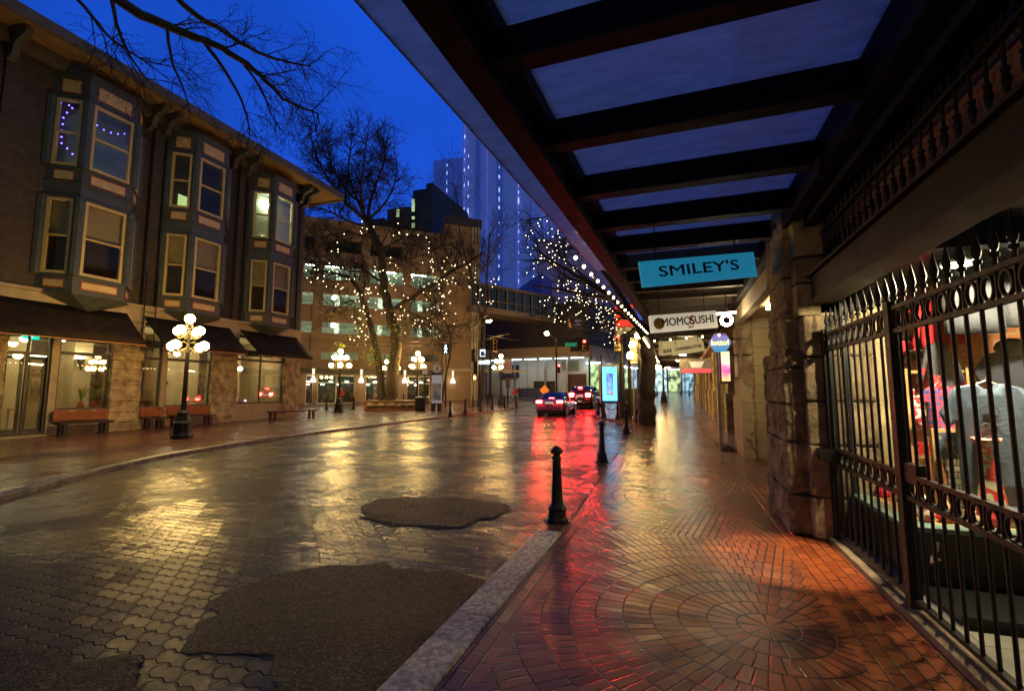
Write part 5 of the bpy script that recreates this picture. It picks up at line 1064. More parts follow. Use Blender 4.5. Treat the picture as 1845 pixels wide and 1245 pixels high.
# signs on the dark wall
pw = PD(1047, 583, 59); r_ = empty('wall_sign', 'dark wall sign with an orange stroke, left of the pale lease sign', 'sign', pw); q = MB(); pw.y = C0.y-.02
p = PD(1036, 580, 60.3); f0 = C0.y+(C1.y-C0.y)*((p.x-C0.x)/(C1.x-C0.x))
q = MB(); q.box(p.x-1.2, f0-.12, p.z-.9, p.x+1.2, f0-.02, p.z+1.0); q.build('board', pm('sign_dark', (.04,.035,.07), None, 1, .5), r_)
q = MB(); q.prism([(p.x-1.1, p.z+.4), (p.x-.85, p.z+.5), (p.x-.6, p.z-.6), (p.x-.9, p.z-.6)], f0-.16, f0-.13); q.build('orange_stroke', pm('orange_mark', (.6,.2,.03), None, 1, .5, emis=(.6,.2,.03), es=.3), r_)
q = MB()
for z_, w_ in ((.22, .85), (-.28, .7)): q.box(p.x-.15, f0-.15, p.z+z_-.1, p.x-.15+w_, f0-.125, p.z+z_+.08)
q.build('faded_lettering', pm('violet_text', (.3,.28,.5), None, 1, .5, emis=(.3,.28,.5), es=.15), r_)
p = PD(1084, 586, 63); tt = (p.x-C0.x)/(C2.x-C0.x); pc2 = C0.lerp(C2, max(.02, min(.6, tt)))
r_ = empty('lease_sign', 'pale rectangular lettered sign on the dark cladding', 'sign', (pc2.x, pc2.y, p.z)); dv = (C2-C0).normalized(); nv = Vector((dv.y, -dv.x, 0))
rot = Matrix((dv, Vector((0,0,1)), nv)).transposed().to_4x4(); q = MB(); q.m = Matrix.Translation(pc2+Vector((0,0,p.z))+nv*.05) @ rot
q.box(-1.3, -.75, 0, 1.9, .75, .1); q.build('board', pm('lease_board', (.45,.33,.36), (.4,.3,.32), 2, .5), r_)
text_obj('lettering', 'ADHM', 1.0, pc2+Vector((0,0,p.z))+dv*.3+nv*.16, rot, brn, r_, .01, fat=.02, sx_=.95)
# ================================================================== TOWERS
tw = empty('blue_glass_tower', 'tall violet blue floodlit tower with vertical rows of lights', 'building', (-40, 140, 0))
Tm = pm('tower_glass', (.10,.14,.34), (.08,.11,.28), .03, .3, spec=.8, emis=(.03,.07,.5), es=.26); Tm2 = pm('tower_glass2', (.12,.15,.36), (.09,.12,.3), .03, .3, spec=.8, emis=(.06,.11,.5), es=.3)  # emission stands in for the glow and haze over the tower
def pt(px, py, d): p = PD(px, py, d); return p
a, b = pt(781, 290, 175), pt(838, 290, 172); prismz([Vector((a.x, a.y, 0)), Vector((b.x, b.y, 0)), Vector((b.x, b.y+30, 0)), Vector((a.x-10, a.y+30, 0))], 0, a.z).build('slab_wing', Tm, tw)
a, b = pt(834, 255, 160), pt(1135, 255, 150); A_, B_ = Vector((a.x, a.y, 0)), Vector((b.x, b.y, 0)); zt_ = 100
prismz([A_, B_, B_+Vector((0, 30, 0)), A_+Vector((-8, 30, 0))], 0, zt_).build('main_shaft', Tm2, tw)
dv = (B_-A_).normalized(); nv = Vector((dv.y, -dv.x, 0)); LL = (B_-A_).length
for i, u in enumerate((.015, .1, .155, .235, .345, .42, .5, .58, .66, .8)):
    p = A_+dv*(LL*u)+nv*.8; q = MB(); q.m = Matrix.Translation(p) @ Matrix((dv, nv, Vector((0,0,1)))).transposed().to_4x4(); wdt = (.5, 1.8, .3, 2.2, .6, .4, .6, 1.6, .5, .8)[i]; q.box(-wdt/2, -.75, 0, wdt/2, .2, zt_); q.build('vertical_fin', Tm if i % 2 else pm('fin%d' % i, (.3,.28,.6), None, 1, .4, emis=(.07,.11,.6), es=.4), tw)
ll = em('tower_light', (.35, .5, 1), 1.1, False)
for u, zs in ((.235, (22, 78, 3.2)), (.352, (22, 70, 2.6)), (.02, (24, 90, 3.5)), (.045, (24, 80, 4))):
    z = zs[0]; p = A_+dv*(LL*u)+nv*1.6
    q = MB()
    while z < zs[1]: z += zs[2]*random.uniform(.8, 1.6); q.ball((p.x, p.y, z), random.uniform(.08, .3), 6, 4, random.uniform(1.5, 6))
    q.build('light_column', ll, tw)
p = pt(808, 290, 171); q = MB()
for z in range(26, 86, 3): q.ball((p.x, p.y-1, z+random.random()), .18, 6, 4, random.uniform(2, 6))
q.build('light_column', ll, tw)
a, b = pt(1000, 555, 90), pt(905, 553, 92); c = pt(971, 492, 90)
q = MB(); q.add([(b.x, b.y, 5), (c.x+.5, c.y, 5), (c.x+.5, c.y, c.z), (b.x, b.y, a.z+2), (b.x, b.y+8, 5), (c.x+.5, c.y+8, 5), (c.x+.5, c.y+8, c.z), (b.x, b.y+8, a.z+2)], [(0,1,2,3),(7,6,5,4),(0,4,5,1),(1,5,6,2),(2,6,7,3),(3,7,4,0)])
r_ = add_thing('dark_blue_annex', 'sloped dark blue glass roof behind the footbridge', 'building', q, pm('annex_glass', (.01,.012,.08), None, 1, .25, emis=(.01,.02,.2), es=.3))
pb1, pb2 = pt(968, 560, 98), pt(1130, 520, 96)
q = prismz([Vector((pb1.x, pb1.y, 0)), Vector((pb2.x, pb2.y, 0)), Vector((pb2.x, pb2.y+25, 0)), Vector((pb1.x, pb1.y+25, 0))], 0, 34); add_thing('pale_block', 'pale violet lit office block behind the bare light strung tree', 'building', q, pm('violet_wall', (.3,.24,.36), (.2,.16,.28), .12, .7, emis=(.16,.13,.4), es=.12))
dt = empty('dark_tower', 'stepped dark office tower with a few lit windows behind the garage', 'building', (-55, 100, 0))
for (x0_, x1_, py, d) in ((655, 700, 398, 108), (698, 746, 378, 110), (744, 772, 344, 111), (768, 781, 331, 110)):
    a, b = pt(x0_, py, d), pt(x1_, py, d); q = MB(); q.box(a.x, a.y, 0, b.x, a.y+20, a.z); q.build('tower_block', M['tower'], dt)
for px, py, h in ((757, 372, .5), (757, 383, .9), (730, 393, .9), (757, 401, .3), (757, 414, .5)):
    p = pt(px, py, 109); q = MB(); q.box(p.x-.3, p.y-3.2, p.z-h, p.x+.3, p.y-2.9, p.z+h); q.build('lit_window', em('win%d%d' % (px, py), (.7, 1, .5), .45), dt)
# hoarding, bin, construction signs in the side street
p = PD(958, 712, 56); z = zt(p.y)
r_ = empty('blue_hoarding', 'blue construction hoarding in front of the white store wall', 'barrier', (p.x, p.y, z)); q = MB(); q.box(p.x-1.7, p.y, z, p.x+1.9, p.y+.5, z+1.15); q.build('panel', pm('blue_board', (.03,.04,.25), (.02,.03,.18), 2, .5), r_)
for i in range(4): q = MB(); q.box(p.x-1.6+i*1.1, p.y-.06, z, p.x-1.5+i*1.1, p.y, z+1.25); q.build('post', M['black'], r_)
p = PD(981, 708, 50); z = zt(p.y); r_ = empty('work_sign', 'orange diamond road work sign behind the purple car', 'sign', (p.x, p.y, z))
q = MB(); q.prism([(p.x, z+.5), (p.x+.55, z+1.05), (p.x, z+1.6), (p.x-.55, z+1.05)], p.y, p.y+.04); q.build('board', pm('orange_reflective', (.9,.25,.03), None, 1, .4, emis=(.9,.2,.02), es=.4), r_); q = MB(); q.tube([(p.x, p.y+.06, z), (p.x, p.y+.06, z+1.2)], .03, 5); q.build('stand', M['chrome'], r_)
p = PD(928, 703, 57); z = zt(p.y); r_ = empty('barricade', 'small red and white striped barricade left of the blue hoarding', 'barrier', (p.x, p.y, z)); q = MB(); q.box(p.x-.4, p.y, z+.3, p.x+.4, p.y+.06, z+1.1); q.build('board', printmat('stripe_board', (.6,.05,.04), (.6,.5,.45), 3, .5), r_)
for s_ in (-1, 1): q = MB(); q.box(p.x+.3*s_-.04, p.y+.07, z, p.x+.3*s_+.04, p.y+.12, z+.9); q.build('leg', M['white'], r_)
q = MB(); p = PD(906, 700, 66); q.box(p.x-2.4, p.y, zt(p.y), p.x+3, p.y+.3, zt(p.y)+3.2); add_thing('roller_wall', 'pale corrugated wall across the side street', 'wall', q, M['concrete'])

# ================================================================== TREES
class Tree:
    def __init__(s, seed): s.r = random.Random(seed); s.thick = MB(); s.twig = MB(); s.sites = []
    def limb(s, pts, r0, r1, kids=3, L=1.6, lv=3, up=.25, start=.25, every=1, spread=.75):
        pts = [Vector(p) for p in pts]; P = []                      # smooth the polyline
        for i in range(len(pts)-1):
            p0, p1, p2, p3 = pts[max(i-1,0)], pts[i], pts[i+1], pts[min(i+2, len(pts)-1)]
            for k in range(4):
                t_ = k/4; P.append(.5*((2*p1)+(p2-p0)*t_+(2*p0-5*p1+4*p2-p3)*t_*t_+(3*p1-p0-3*p2+p3)*t_**3)+Vector([s.r.uniform(-1,1) for _ in range(3)])*r0*.18)
        P.append(pts[-1]); n = len(P)
        s.thick.tube(P, [r0+(r1-r0)*i/(n-1) for i in range(n)], 8 if r0 > .2 else 6)
        for i in range(int(n*start), n, every or 1):
            d = (P[min(i+1,n-1)]-P[i-1]).normalized(); s.sites.append(P[i])
            for k in range(kids if s.r.random() < s.dens else 0):
                rv = Vector([s.r.gauss(0,1) for _ in range(3)]); rv = (rv-d*rv.dot(d)).normalized()
                s.branch(P[i], (d*(1-spread*.6)+rv*spread+Vector((0,0,up))).normalized(), L*s.r.uniform(.6, 1.25), min(r1*.9, .05)*s.r.uniform(.6, 1.2)+.004, lv, up)
    def branch(s, p, d, L, r, lv, up):
        n = 3 if lv > 1 else 2; P = [p.copy()]; q = p.copy()
        for i in range(n):
            d = (d+Vector([s.r.gauss(0, .18) for _ in range(3)])+Vector((0,0,up*.12))).normalized(); q = q+d*(L/n); P.append(q.copy())
            if lv > 0:
                for k in range(2 if s.r.random() < s.fork else 1):
                    rv = Vector([s.r.gauss(0,1) for _ in range(3)]); rv = (rv-d*rv.dot(d)).normalized()
                    s.branch(q, (d*.72+rv*.62+Vector((0,0,up*.4))).normalized(), L*s.r.uniform(.45, .72), r*.6, lv-1, up)
        s.sites.append(q.copy()); s.twig.tube(P, [max(r*(1-.7*i/n), s.mn) for i in range(n+1)], 3, False)
    mn = .008; dens = .8; fork = .25
    def make(s, name, label, base, group=None):
        r_ = empty(name, label, 'tree', base, 0, group); s.thick.build('trunk', M['bark'], r_, smooth=True); s.twig.build('crown', M['barkd'], r_); return r_
def L_(pts, d0, d1=None):
    d1 = d0 if d1 is None else d1; n = len(pts); return [PD(x, y, d0+(d1-d0)*i/max(1, n-1)) for i, (x, y) in enumerate(pts)]
T1 = Tree(5); T1.mn = .010; T1.dens = .8; T1.fork = .30; D = 36
T1.limb(L_([(703,738),(706,700),(711,650),(712,605),(704,565),(696,540),(690,505),(689,470),(682,440),(668,415),(660,398)], D), .50, .20, 1, 2.2, 3, start=.6)
T1.limb(L_([(689,736),(686,690),(679,640),(672,598),(660,560),(648,525),(628,502),(600,492),(566,488)], D, D+2), .34, .07, 2, 2.0, 3, start=.6)
for pts, d1, r0 in (([(704,562),(735,540),(775,518),(815,490),(850,470),(868,455)], D-2, .22), ([(690,510),(660,492),(630,488),(600,478),(560,470)], D+3, .12), ([(686,455),(705,440),(740,425),(772,432),(788,470)], D+1, .10),
                    ([(668,415),(655,385),(640,350),(628,310),(632,262)], D-1, .16), ([(664,402),(630,372),(600,335),(575,295),(563,258)], D-3, .14), ([(662,400),(668,360),(682,320),(694,285),(690,258)], D+3, .14),
                    ([(660,400),(690,370),(708,340),(716,300)], D+1, .11), ([(655,408),(620,395),(590,380),(560,372)], D-2, .10), ([(660,398),(650,350),(655,300),(660,255)], D-3, .12), ([(672,430),(630,420),(590,425),(562,440)], D-2, .09),
                    ([(686,470),(720,470),(760,460),(800,440)], D+2, .09), ([(700,555),(730,560),(775,580),(800,600)], D-2, .08), ([(652,540),(625,545),(600,560)], D, .06), ([(640,360),(605,315),(590,270)], D, .10)):
    T1.limb(L_(pts, D, d1), r0, .045, 3, 1.35, 3, up=.15)
T1.make('bare_tree', 'tall bare double trunked plaza tree wrapped in tiny warm lights', PD(703, 738, D))
# a few leaves left low on the tree
q = MB(); rr_ = random.Random(9)
for cx_, cy_, n_ in ((612,632,40),(700,600,60),(668,640,70),(690,650,60),(730,590,50),(780,615,40),(735,640,45),(640,600,50),(655,555,40),(870,640,12),(605,560,25)):
    for i in range(n_):
        p = PD(cx_+rr_.gauss(0,13), cy_+rr_.gauss(0,11), D-rr_.uniform(.5, 2.5)); a = Vector([rr_.gauss(0,1) for _ in range(3)]).normalized(); b = a.orthogonal().normalized(); s_ = rr_.uniform(.06, .13)
        q.add([p-a*s_, p+b*s_*.7, p+a*s_, p-b*s_*.7], [(0,1,2,3)])
lf = q.build('leaves', M['leaf'], bpy.data.objects['bare_tree'])
T2 = Tree(11); T2.mn = .005; T2.dens = .4; T2.fork = .15; D2 = 21.5
T2.limb(L_([(1166,768),(1166,730),(1167,690),(1166,650),(1165,620),(1160,595)], D2), .42, .3, 0)
for pts, d1, r0 in (([(1163,610),(1140,575),(1105,540),(1060,510),(1010,480),(965,450)], D2-1.5, .2), ([(1161,602),(1125,570),(1080,552),(1030,545),(985,556)], D2+1, .12), ([(1160,598),(1130,550),(1095,500),(1050,450),(1010,405),(985,388)], D2-1, .14),
                    ([(1100,538),(1050,530),(1000,520),(960,515)], D2-2, .09), ([(1080,520),(1030,480),(990,440),(950,400)], D2+1, .08), ([(1140,575),(1110,575),(1080,590),(1050,600)], D2-1, .07), ([(1125,545),(1090,480),(1050,430)], D2+2, .08), ([(1060,510),(1020,500),(985,470),(945,470)], D2+1, .07), ([(1150,590),(1130,600),(1110,612)], D2-.5, .06)):
    T2.limb(L_(pts, D2, d1), r0, .03, 3, 1.15, 3, up=.2)
T2.make('bare_tree', 'bare street tree with dark thick trunk beside the far canopy, crown full of lights', PD(1166, 768, D2))
# tree on the plaza beyond the left edge of the frame: its boughs reach over the view
T3 = Tree(21); T3.mn = .0035; T3.dens = .42; T3.fork = .12; b0 = Vector((-13.6, 1.4, 0)); D3 = 10.5
T3.limb([b0, b0+Vector((.1,.1,2.5)), b0+Vector((.3,.2,5)), b0+Vector((.9,.9,7.2))], .34, .24, 0)
tp = b0+Vector((.9,.9,7.2))
T3.limb([tp]+L_([(60,-160),(200,-10),(300,48),(370,75),(430,105),(480,148),(520,185),(572,205)], D3, D3+1.5), .15, .02, 2, 1.0, 3, up=-.25, start=.35)
T3.limb([tp]+L_([(120,-190),(330,10),(400,55),(465,95),(520,112),(560,120)], D3+1.5, D3+2), .10, .015, 2, .9, 3, up=-.25, start=.45)
T3.limb(L_([(365,72),(400,120),(430,170),(445,210),(450,245)], D3+.5, D3+1.2), .05, .012, 2, .8, 3, up=-.3)
T3.limb(L_([(200,-10),(215,60),(240,110),(270,150)], D3, D3+.5), .05, .012, 2, .9, 3, up=-.3)
T3.limb([tp]+L_([(-60,-200),(60,-80),(150,10),(200,70),(260,110)], D3-1, D3), .08, .014, 2, 1.0, 3, up=-.3, start=.5)
T3.limb(L_([(300,48),(310,110),(330,160),(345,210)], D3+.3, D3+.8), .04, .01, 2, .8, 3, up=-.3)
T3.limb(L_([(430,105),(470,160),(490,210),(515,245)], D3+1, D3+1.4), .035, .01, 2, .7, 3, up=-.3)
T3.make('bare_tree', 'overhanging bare tree whose twigs cross the sky above the corner building', b0)
T4 = Tree(31); T4.mn = .010; T4.dens = .5; T4.fork = .15
T4.limb(L_([(795,722),(803,670),(812,625),(806,590),(780,550),(758,520)], 37), .16, .05, 2, 1.6, 3, start=.4)
T4.limb(L_([(808,600),(830,585),(850,590)], 37), .06, .03, 3, 1.2, 2, start=.2); T4.limb(L_([(811,630),(780,612),(750,600)], 37), .06, .03, 2, 1.4, 2, start=.2)
T4.make('bare_sapling', 'thin leaning bare tree between the map stand and the garage corner', PD(795, 722, 37))
T5 = Tree(41); T5.mn = .013; T5.dens = .5; T5.fork = .15
T5.limb(L_([(868,726),(870,650),(874,560),(878,480),(882,420)], 50), .2, .06, 2, 3.0, 3, start=.55)
T5.limb(L_([(872,600),(850,500),(830,430),(822,350),(815,330)], 50), .12, .04, 2, 2.4, 3, start=.5)
T5.make('bare_tree', 'slender bare tree rising before the blue tower at the garage corner', PD(868, 726, 50))
# fairy lights in the trees
def fairy(label, group, pts, d0, d1, step, rad, jit, seed):
    rg = random.Random(seed); P = L_(pts, d0, d1); out = []
    for a, b in zip(P, P[1:]):
        n = max(1, round((b-a).length/step))
        for i in range(n): out.append(a+(b-a)*(i/n)+Vector([rg.gauss(0, jit) for _ in range(3)]))
    out.append(P[-1]); out = out[:100]
    return light_string(label, group, out, rad, M['bulb'], M['barkd'], 'fairy_light_string', .008)
G1 = 'fairy light strings on the big plaza tree'
for i, (lab, pts) in enumerate((('across the top of the trunk fork', [(678,405),(655,411),(640,432),(620,443),(600,458),(596,478),(607,490)]), ('drooping toward the corner building eave', [(545,492),(570,498),(600,508),(640,512),(660,520)]), ('low swag left of the two trunks', [(552,500),(590,516),(625,520),(655,523),(690,516)]),
    ('hanging column left of the thinner trunk', [(655,515),(662,545),(652,575),(645,600),(655,618),(648,560)]), ('second hanging column over the shop windows', [(640,585),(636,600),(648,540),(668,530),(655,600),(659,622)]), ('arching over the right half of the crown', [(700,408),(735,420),(765,428),(775,455),(785,482),(784,500)]),
    ('winding along the long right limb', [(705,560),(735,545),(700,520),(740,505),(770,520),(800,500),(820,485),(850,470),(848,500),(858,530)]), ('cluster under the long right limb', [(790,540),(810,520),(785,505),(800,550),(820,575),(805,560),(770,560),(760,530),(790,580)]), ('round the upper trunk', [(690,480),(675,492),(705,470),(712,500),(685,512),(720,490),(700,505)]),
    ('trailing below the fork', [(665,545),(700,560),(740,575),(770,590),(795,600),(760,560),(730,600)]), ('loop in the middle of the crown', [(760,470),(790,492),(830,500),(800,470),(845,480),(815,510),(780,490)]), ('fringe at the right end toward the footbridge', [(855,520),(880,515),(895,505),(880,530),(890,548),(862,545)]))):
    fairy('tiny warm lights on the big plaza tree, '+lab, G1, pts, D-1.5, D-1+(i % 3)*1.2, .42, .027, .28, 50+i)
G2 = 'fairy light strings on the canopy side tree'
for i, (lab, pts) in enumerate((('topmost string by the canopy edge', [(970,402),(985,395),(1005,418),(990,440),(1015,430),(1030,452),(1000,460)]), ('left upper string before the tower', [(948,425),(965,418),(957,445),(975,455),(995,440),(972,475),(1000,470)]), ('string along the middle bough', [(955,482),(985,478),(1005,470),(1030,480),(1055,500),(1075,520),(1100,540)]),
    ('dense string in the crown centre', [(1000,520),(1020,512),(1045,520),(1030,535),(1060,540),(1045,510),(1020,540),(1075,545)]), ('second dense string in the crown centre', [(1010,505),(1035,528),(1055,515),(1070,530),(1050,548),(1025,525),(1090,555),(1100,565)]), ('lowest left string', [(975,553),(990,540),(1010,555),(1000,575),(992,572),(1015,562),(1018,580)]),
    ('low swag over the dark building', [(1035,548),(1040,570),(1060,565),(1065,585),(1080,560),(1090,580),(1100,600)]), ('right string near the festoon bulbs', [(1085,545),(1105,560),(1115,575),(1100,585),(1120,592),(1105,605),(1125,600)]), ('farthest string dropping toward the signals', [(1070,540),(1085,565),(1095,590),(1098,612),(1112,622)]))):
    fairy('tiny warm lights on the canopy side tree, '+lab, G2, pts, D2-1, D2+(i % 3)*.8-.5, .19, .016, .16, 90+i)

# ================================================================== BOLLARDS, CHAINS
BO = empty('bollard', 'nearest black iron bollard on the kerb, where the granite ends', 'bollard', (0,0,0), 0, 'iron bollards of the street')
q = MB(); q.lathe((0,0,0), [(.14, 0), (.14, .05), (.12, .07), (.115, .16), (.13, .18), (.09, .22), (.075, .26), (.052, .78), (.066, .79), (.066, .81), (.045, .84)], 8); q.build('post', M['iron'], BO)
q = MB(); q.lathe((0,0,0), [(.045, .84), (.085, .87), (.09, .885), (.06, .92), (.03, .95), (.004, .96)], 8); q.build('finial', M['iron'], BO)
q = MB(); q.lathe((0,0,0), [(.175, -.02), (.175, .012)], 8); q.build('base_plate', M['iron'], BO)
register(BO)
def gp(px, py, dz=0):
    z = 0; 
    for i in range(60):
        d = ray(px, py); t_ = (z+dz-HC)/d.z; Y = d.y*t_; z = z*.7+.3*zt(Y)
    return Vector((d.x*t_, Y, z))
spots = [((-1.50, 5.98), None), ((-1.72, 11.25), 'second bollard along the right hand kerb'), ((-1.85, 18.15), 'third bollard on the right, before the wrapped tree trunk')]
chainp = [(811,751),(838,746),(865,742),(887,739),(909,736),(930,733)]
for i, (px, py) in enumerate(chainp): p = gp(px, py); spots.append(((p.x, p.y), ['first', 'second', 'third', 'fourth', 'fifth', 'sixth'][i]+' bollard from the left of the chained row on the plaza corner'))
for (px, py, lab) in ((852, 733, 'bollard standing behind the chained row, by the signal pole'), (878, 729, 'bollard behind the chained row, near the corner lamp'), (588, 738, 'bollard just left of the person in red'), (637, 737, 'bollard just right of the person in red'), (727, 729, 'bollard behind the planter by the garage shops')): p = gp(px, py); spots.append(((p.x, p.y), lab))
for i, (x, y) in enumerate(((-4.3, 27.2), (-5.0, 29.5), (-3.3, 25.2), (-2.75, 24.4))): spots.append(((x+.3, y), ['bollard at the kerb bulge behind the second car', 'bollard nearest the dark red car', 'left bollard in front of the glowing advertisement', 'right bollard in front of the glowing advertisement'][i]))
for i, px in enumerate((1184, 1197, 1227, 1242, 1256)): p = PD(px, 709, 62); spots.append(((p.x, p.y), ['leftmost', 'second', 'middle', 'fourth', 'rightmost'][i]+' of the five bollards at the far end of the covered sidewalk'))
for i, ((x, y), lab) in enumerate(spots):
    if lab is None: BO.location = (x, y, zt(y))
    else: copy_thing(BO, (x, y, zt(y)+(.0)), random.uniform(0, .7), lab)
def chain(a, b, label, sag=.28, za=.72):
    q = MB(); a = Vector((a[0], a[1], zt(a[1])+za)); b = Vector((b[0], b[1], zt(b[1])+za)); n = 14
    P = [a.lerp(b, i/n)-Vector((0,0,sag*(1-(2*i/n-1)**2))) for i in range(n+1)]; q.tube(P, .022, 5)
    return add_thing('chain', label, 'chain', q, M['iron'], 'chains hung between bollards')
cs = [gp(*p) for p in chainp]
for i in range(5): chain(cs[i], cs[i+1], ['first', 'second', 'third', 'fourth', 'last'][i]+' chain from the left of the row on the plaza corner')
a_ = gp(637, 737); chain(a_, gp(663, 736), 'chain running from the bollard right of the person to the planter')
chain((-3.0, 25.2), (-2.45, 24.4), 'short chain below the glowing advertisement', .2); chain((-4.0, 27.2), (-3.0, 25.2), 'chain between the kerb bulge bollards left of the advertisement')
# ================================================================== CARS
def loft(q, secs):
    n = len(secs[0]); vs = [p for s_ in secs for p in s_]; fs = []
    for i in range(len(secs)-1):
        for j in range(n): fs.append((i*n+j, i*n+(j+1)%n, (i+1)*n+(j+1)%n, (i+1)*n+j))
    fs += [tuple(range(n-1, -1, -1)), tuple((len(secs)-1)*n+j for j in range(n))]; return q.add(vs, fs)
def car(label, loc, rz, paint, suv=False, brk=True):
    r_ = empty('suv' if suv else 'sedan', label, 'car', (0,0,0)); W = .9; k = 1.22 if suv else 1
    st = [(0, .45, .80, .74), (.06, .32, .98, .83), (.5, .24, 1.03, .89), (1.3, .22, .99, .905), (2.8, .22, .95, .905), (3.6, .23, .88, .89), (4.25, .28, .76, .83), (4.45, .36, .66, .74), (4.5, .42, .6, .6)]
    if suv: st = [(0, .5, .95, .8), (.05, .36, 1.08, .88), (.5, .3, 1.12, .92), (1.3, .28, 1.1, .93), (2.9, .28, 1.08, .93), (3.7, .3, 1.04, .91), (4.3, .34, .9, .86), (4.5, .42, .78, .7)]
    secs = []
    for y, zb, zt2, hw in st: secs.append([(-hw*.85, y, zb), (-hw, y, zb+.16), (-hw, y, zt2-.16), (-hw*.9, y, zt2), (0, y, zt2+.04), (hw*.9, y, zt2), (hw, y, zt2-.16), (hw, y, zb+.16), (hw*.85, y, zb)])
    q = loft(MB(), secs); b_ = q.build('body', paint, r_, smooth=True)
    if suv: gh = [(.08, 1.08, .82, 1.1, .80), (.3, 1.08, .85, 1.62, .64), (.8, 1.08, .86, 1.72, .66), (2.2, 1.06, .86, 1.72, .66), (2.8, 1.05, .86, 1.6, .62), (3.5, 1.03, .8, 1.06, .72)]
    else: gh = [(.55, .99, .76, 1.01, .74), (.95, .99, .80, 1.27, .62), (1.35, .97, .82, 1.42, .58), (2.4, .94, .82, 1.43, .58), (2.8, .92, .82, 1.30, .6), (3.45, .88, .76, .92, .72)]
    secs = [[(-hb, y, zb), (-(hb*.45+ht*.55), y, zb+(z1-zb)*.55), (-ht, y, z1-.02), (-ht*.6, y, z1+.015), (0, y, z1+.03), (ht*.6, y, z1+.015), (ht, y, z1-.02), (hb*.45+ht*.55, y, zb+(z1-zb)*.55), (hb, y, zb)] for y, zb, hb, z1, ht in gh]
    q = loft(MB(), secs); q.build('glasshouse', CARGLASS, r_, smooth=True)
    g = gh[2:4] if not suv else gh[1:5]
    secs = [[(-ht*1.02, y, z1-.03), (-ht*.6, y, z1+.025), (0, y, z1+.045), (ht*.6, y, z1+.025), (ht*1.02, y, z1-.03), (ht, y, z1-.045), (-ht, y, z1-.045)] for y, zb, hb, z1, ht in g]
    loft(MB(), secs).build('roof', paint, r_, smooth=True)
    for sgn in (-1, 1):
        for i, j in ((0, 2), (3, 5)):
            a, b = gh[i], gh[j]; q = MB(); q.bar((sgn*a[2], a[0], a[1]), (sgn*b[4]*1.0, b[0], b[3]-.02), .05, .04) if i == 0 else q.bar((sgn*b[2], b[0], b[1]), (sgn*a[4], a[0], a[3]-.02), .05, .04); q.build('pillar', paint, r_)
        q = MB(); q.bar((sgn*.84, 1.95, gh[3][1]), (sgn*.62, 1.95, gh[3][3]-.03), .06, .04); q.build('pillar', paint, r_)
        q = MB(); q.box(sgn*.9, 2.9, .98*k**.3, sgn*1.06, 3.05, 1.1*k**.3); q.build('wing_mirror', paint, r_, bevel=.02)
        for y in (.85, 3.65):
            R_ = .33*k**.5; q = MB(); q.m = Matrix.Translation((sgn*.80, y, R_)) @ Matrix.Rotation(PI/2, 4, 'Y'); q.lathe((0,0,0), [(R_*.6, -.11), (R_*.96, -.1), (R_, -.05), (R_, .05), (R_*.96, .1), (R_*.6, .11)], 18); wh = q.build('wheel', M['black'], r_)
            q = MB(); q.m = Matrix.Translation((sgn*.80, y, R_)) @ Matrix.Rotation(PI/2, 4, 'Y'); q.lathe((0,0,0), [(R_*.62, -.112), (R_*.62, .112)], 14); q.build('rim', M['chrome'], wh)
            q = MB(); q.m = Matrix.Translation((sgn*.74, y, R_)) @ Matrix.Rotation(PI/2, 4, 'Y'); q.lathe((0,0,0), [(R_*1.16, -.17), (R_*1.16, .17)], 20); q.build('wheel_arch', M['black'], r_)
        z0 = .80 if not suv else .92
        q = MB(); q.box(sgn*.46, -.02, z0, sgn*.82, .12, z0+.14 if not suv else z0+.28); q.build('tail_light', M['taillamp'] if brk else pm('lens', (.3,.01,.01), None, 1, .3), r_, bevel=.02)
        q = MB(); q.box(sgn*.5, 4.38, .62*k, sgn*.8, 4.46, .74*k); q.build('headlight', em('headlamp_'+('s' if suv else 'c')+str(sgn), (1, .9, .7), 6), r_, bevel=.02)
    q = MB(); q.box(-.16, .62 if not suv else .2, 1.07 if not suv else 1.6, .16, .66 if not suv else .24, 1.10 if not suv else 1.64); q.build('brake_light', M['taillamp'], r_)
    q = MB(); q.box(-.8, -.07, .34*k, .8, .1, .60*k); q.build('bumper', paint, r_, bevel=.04)
    q = MB(); q.box(-.26, -.04, .74*k, .26, -.005, .88*k); q.build('number_plate', pm('plate', (.7,.68,.6), None, 1, .4, emis=(.8,.75,.6), es=.25), r_)
    q = MB(); q.box(-.78, .1, .14, .78, 4.3, .3); q.build('underbody', M['black'], r_)
    r_.location = loc; r_.rotation_euler = (0, 0, rz); return r_
CARGLASS = pm('car_glass', (.01,.01,.012), None, 1, .06, spec=.8)
car('purple blue sedan braking with red tail lights lit', (-7.35, 27.6, zt(28)-.07), R(1), pm('violet_paint', (.34,.08,.24), None, 1, .22, metal=.5, coat=1))
car('dark red sport utility car braking in front of the purple sedan', (-7.0, 35.2, zt(35)-.06), R(-4), pm('dark_red_paint', (.07,.012,.012), None, 1, .25, metal=.3, coat=1), True)
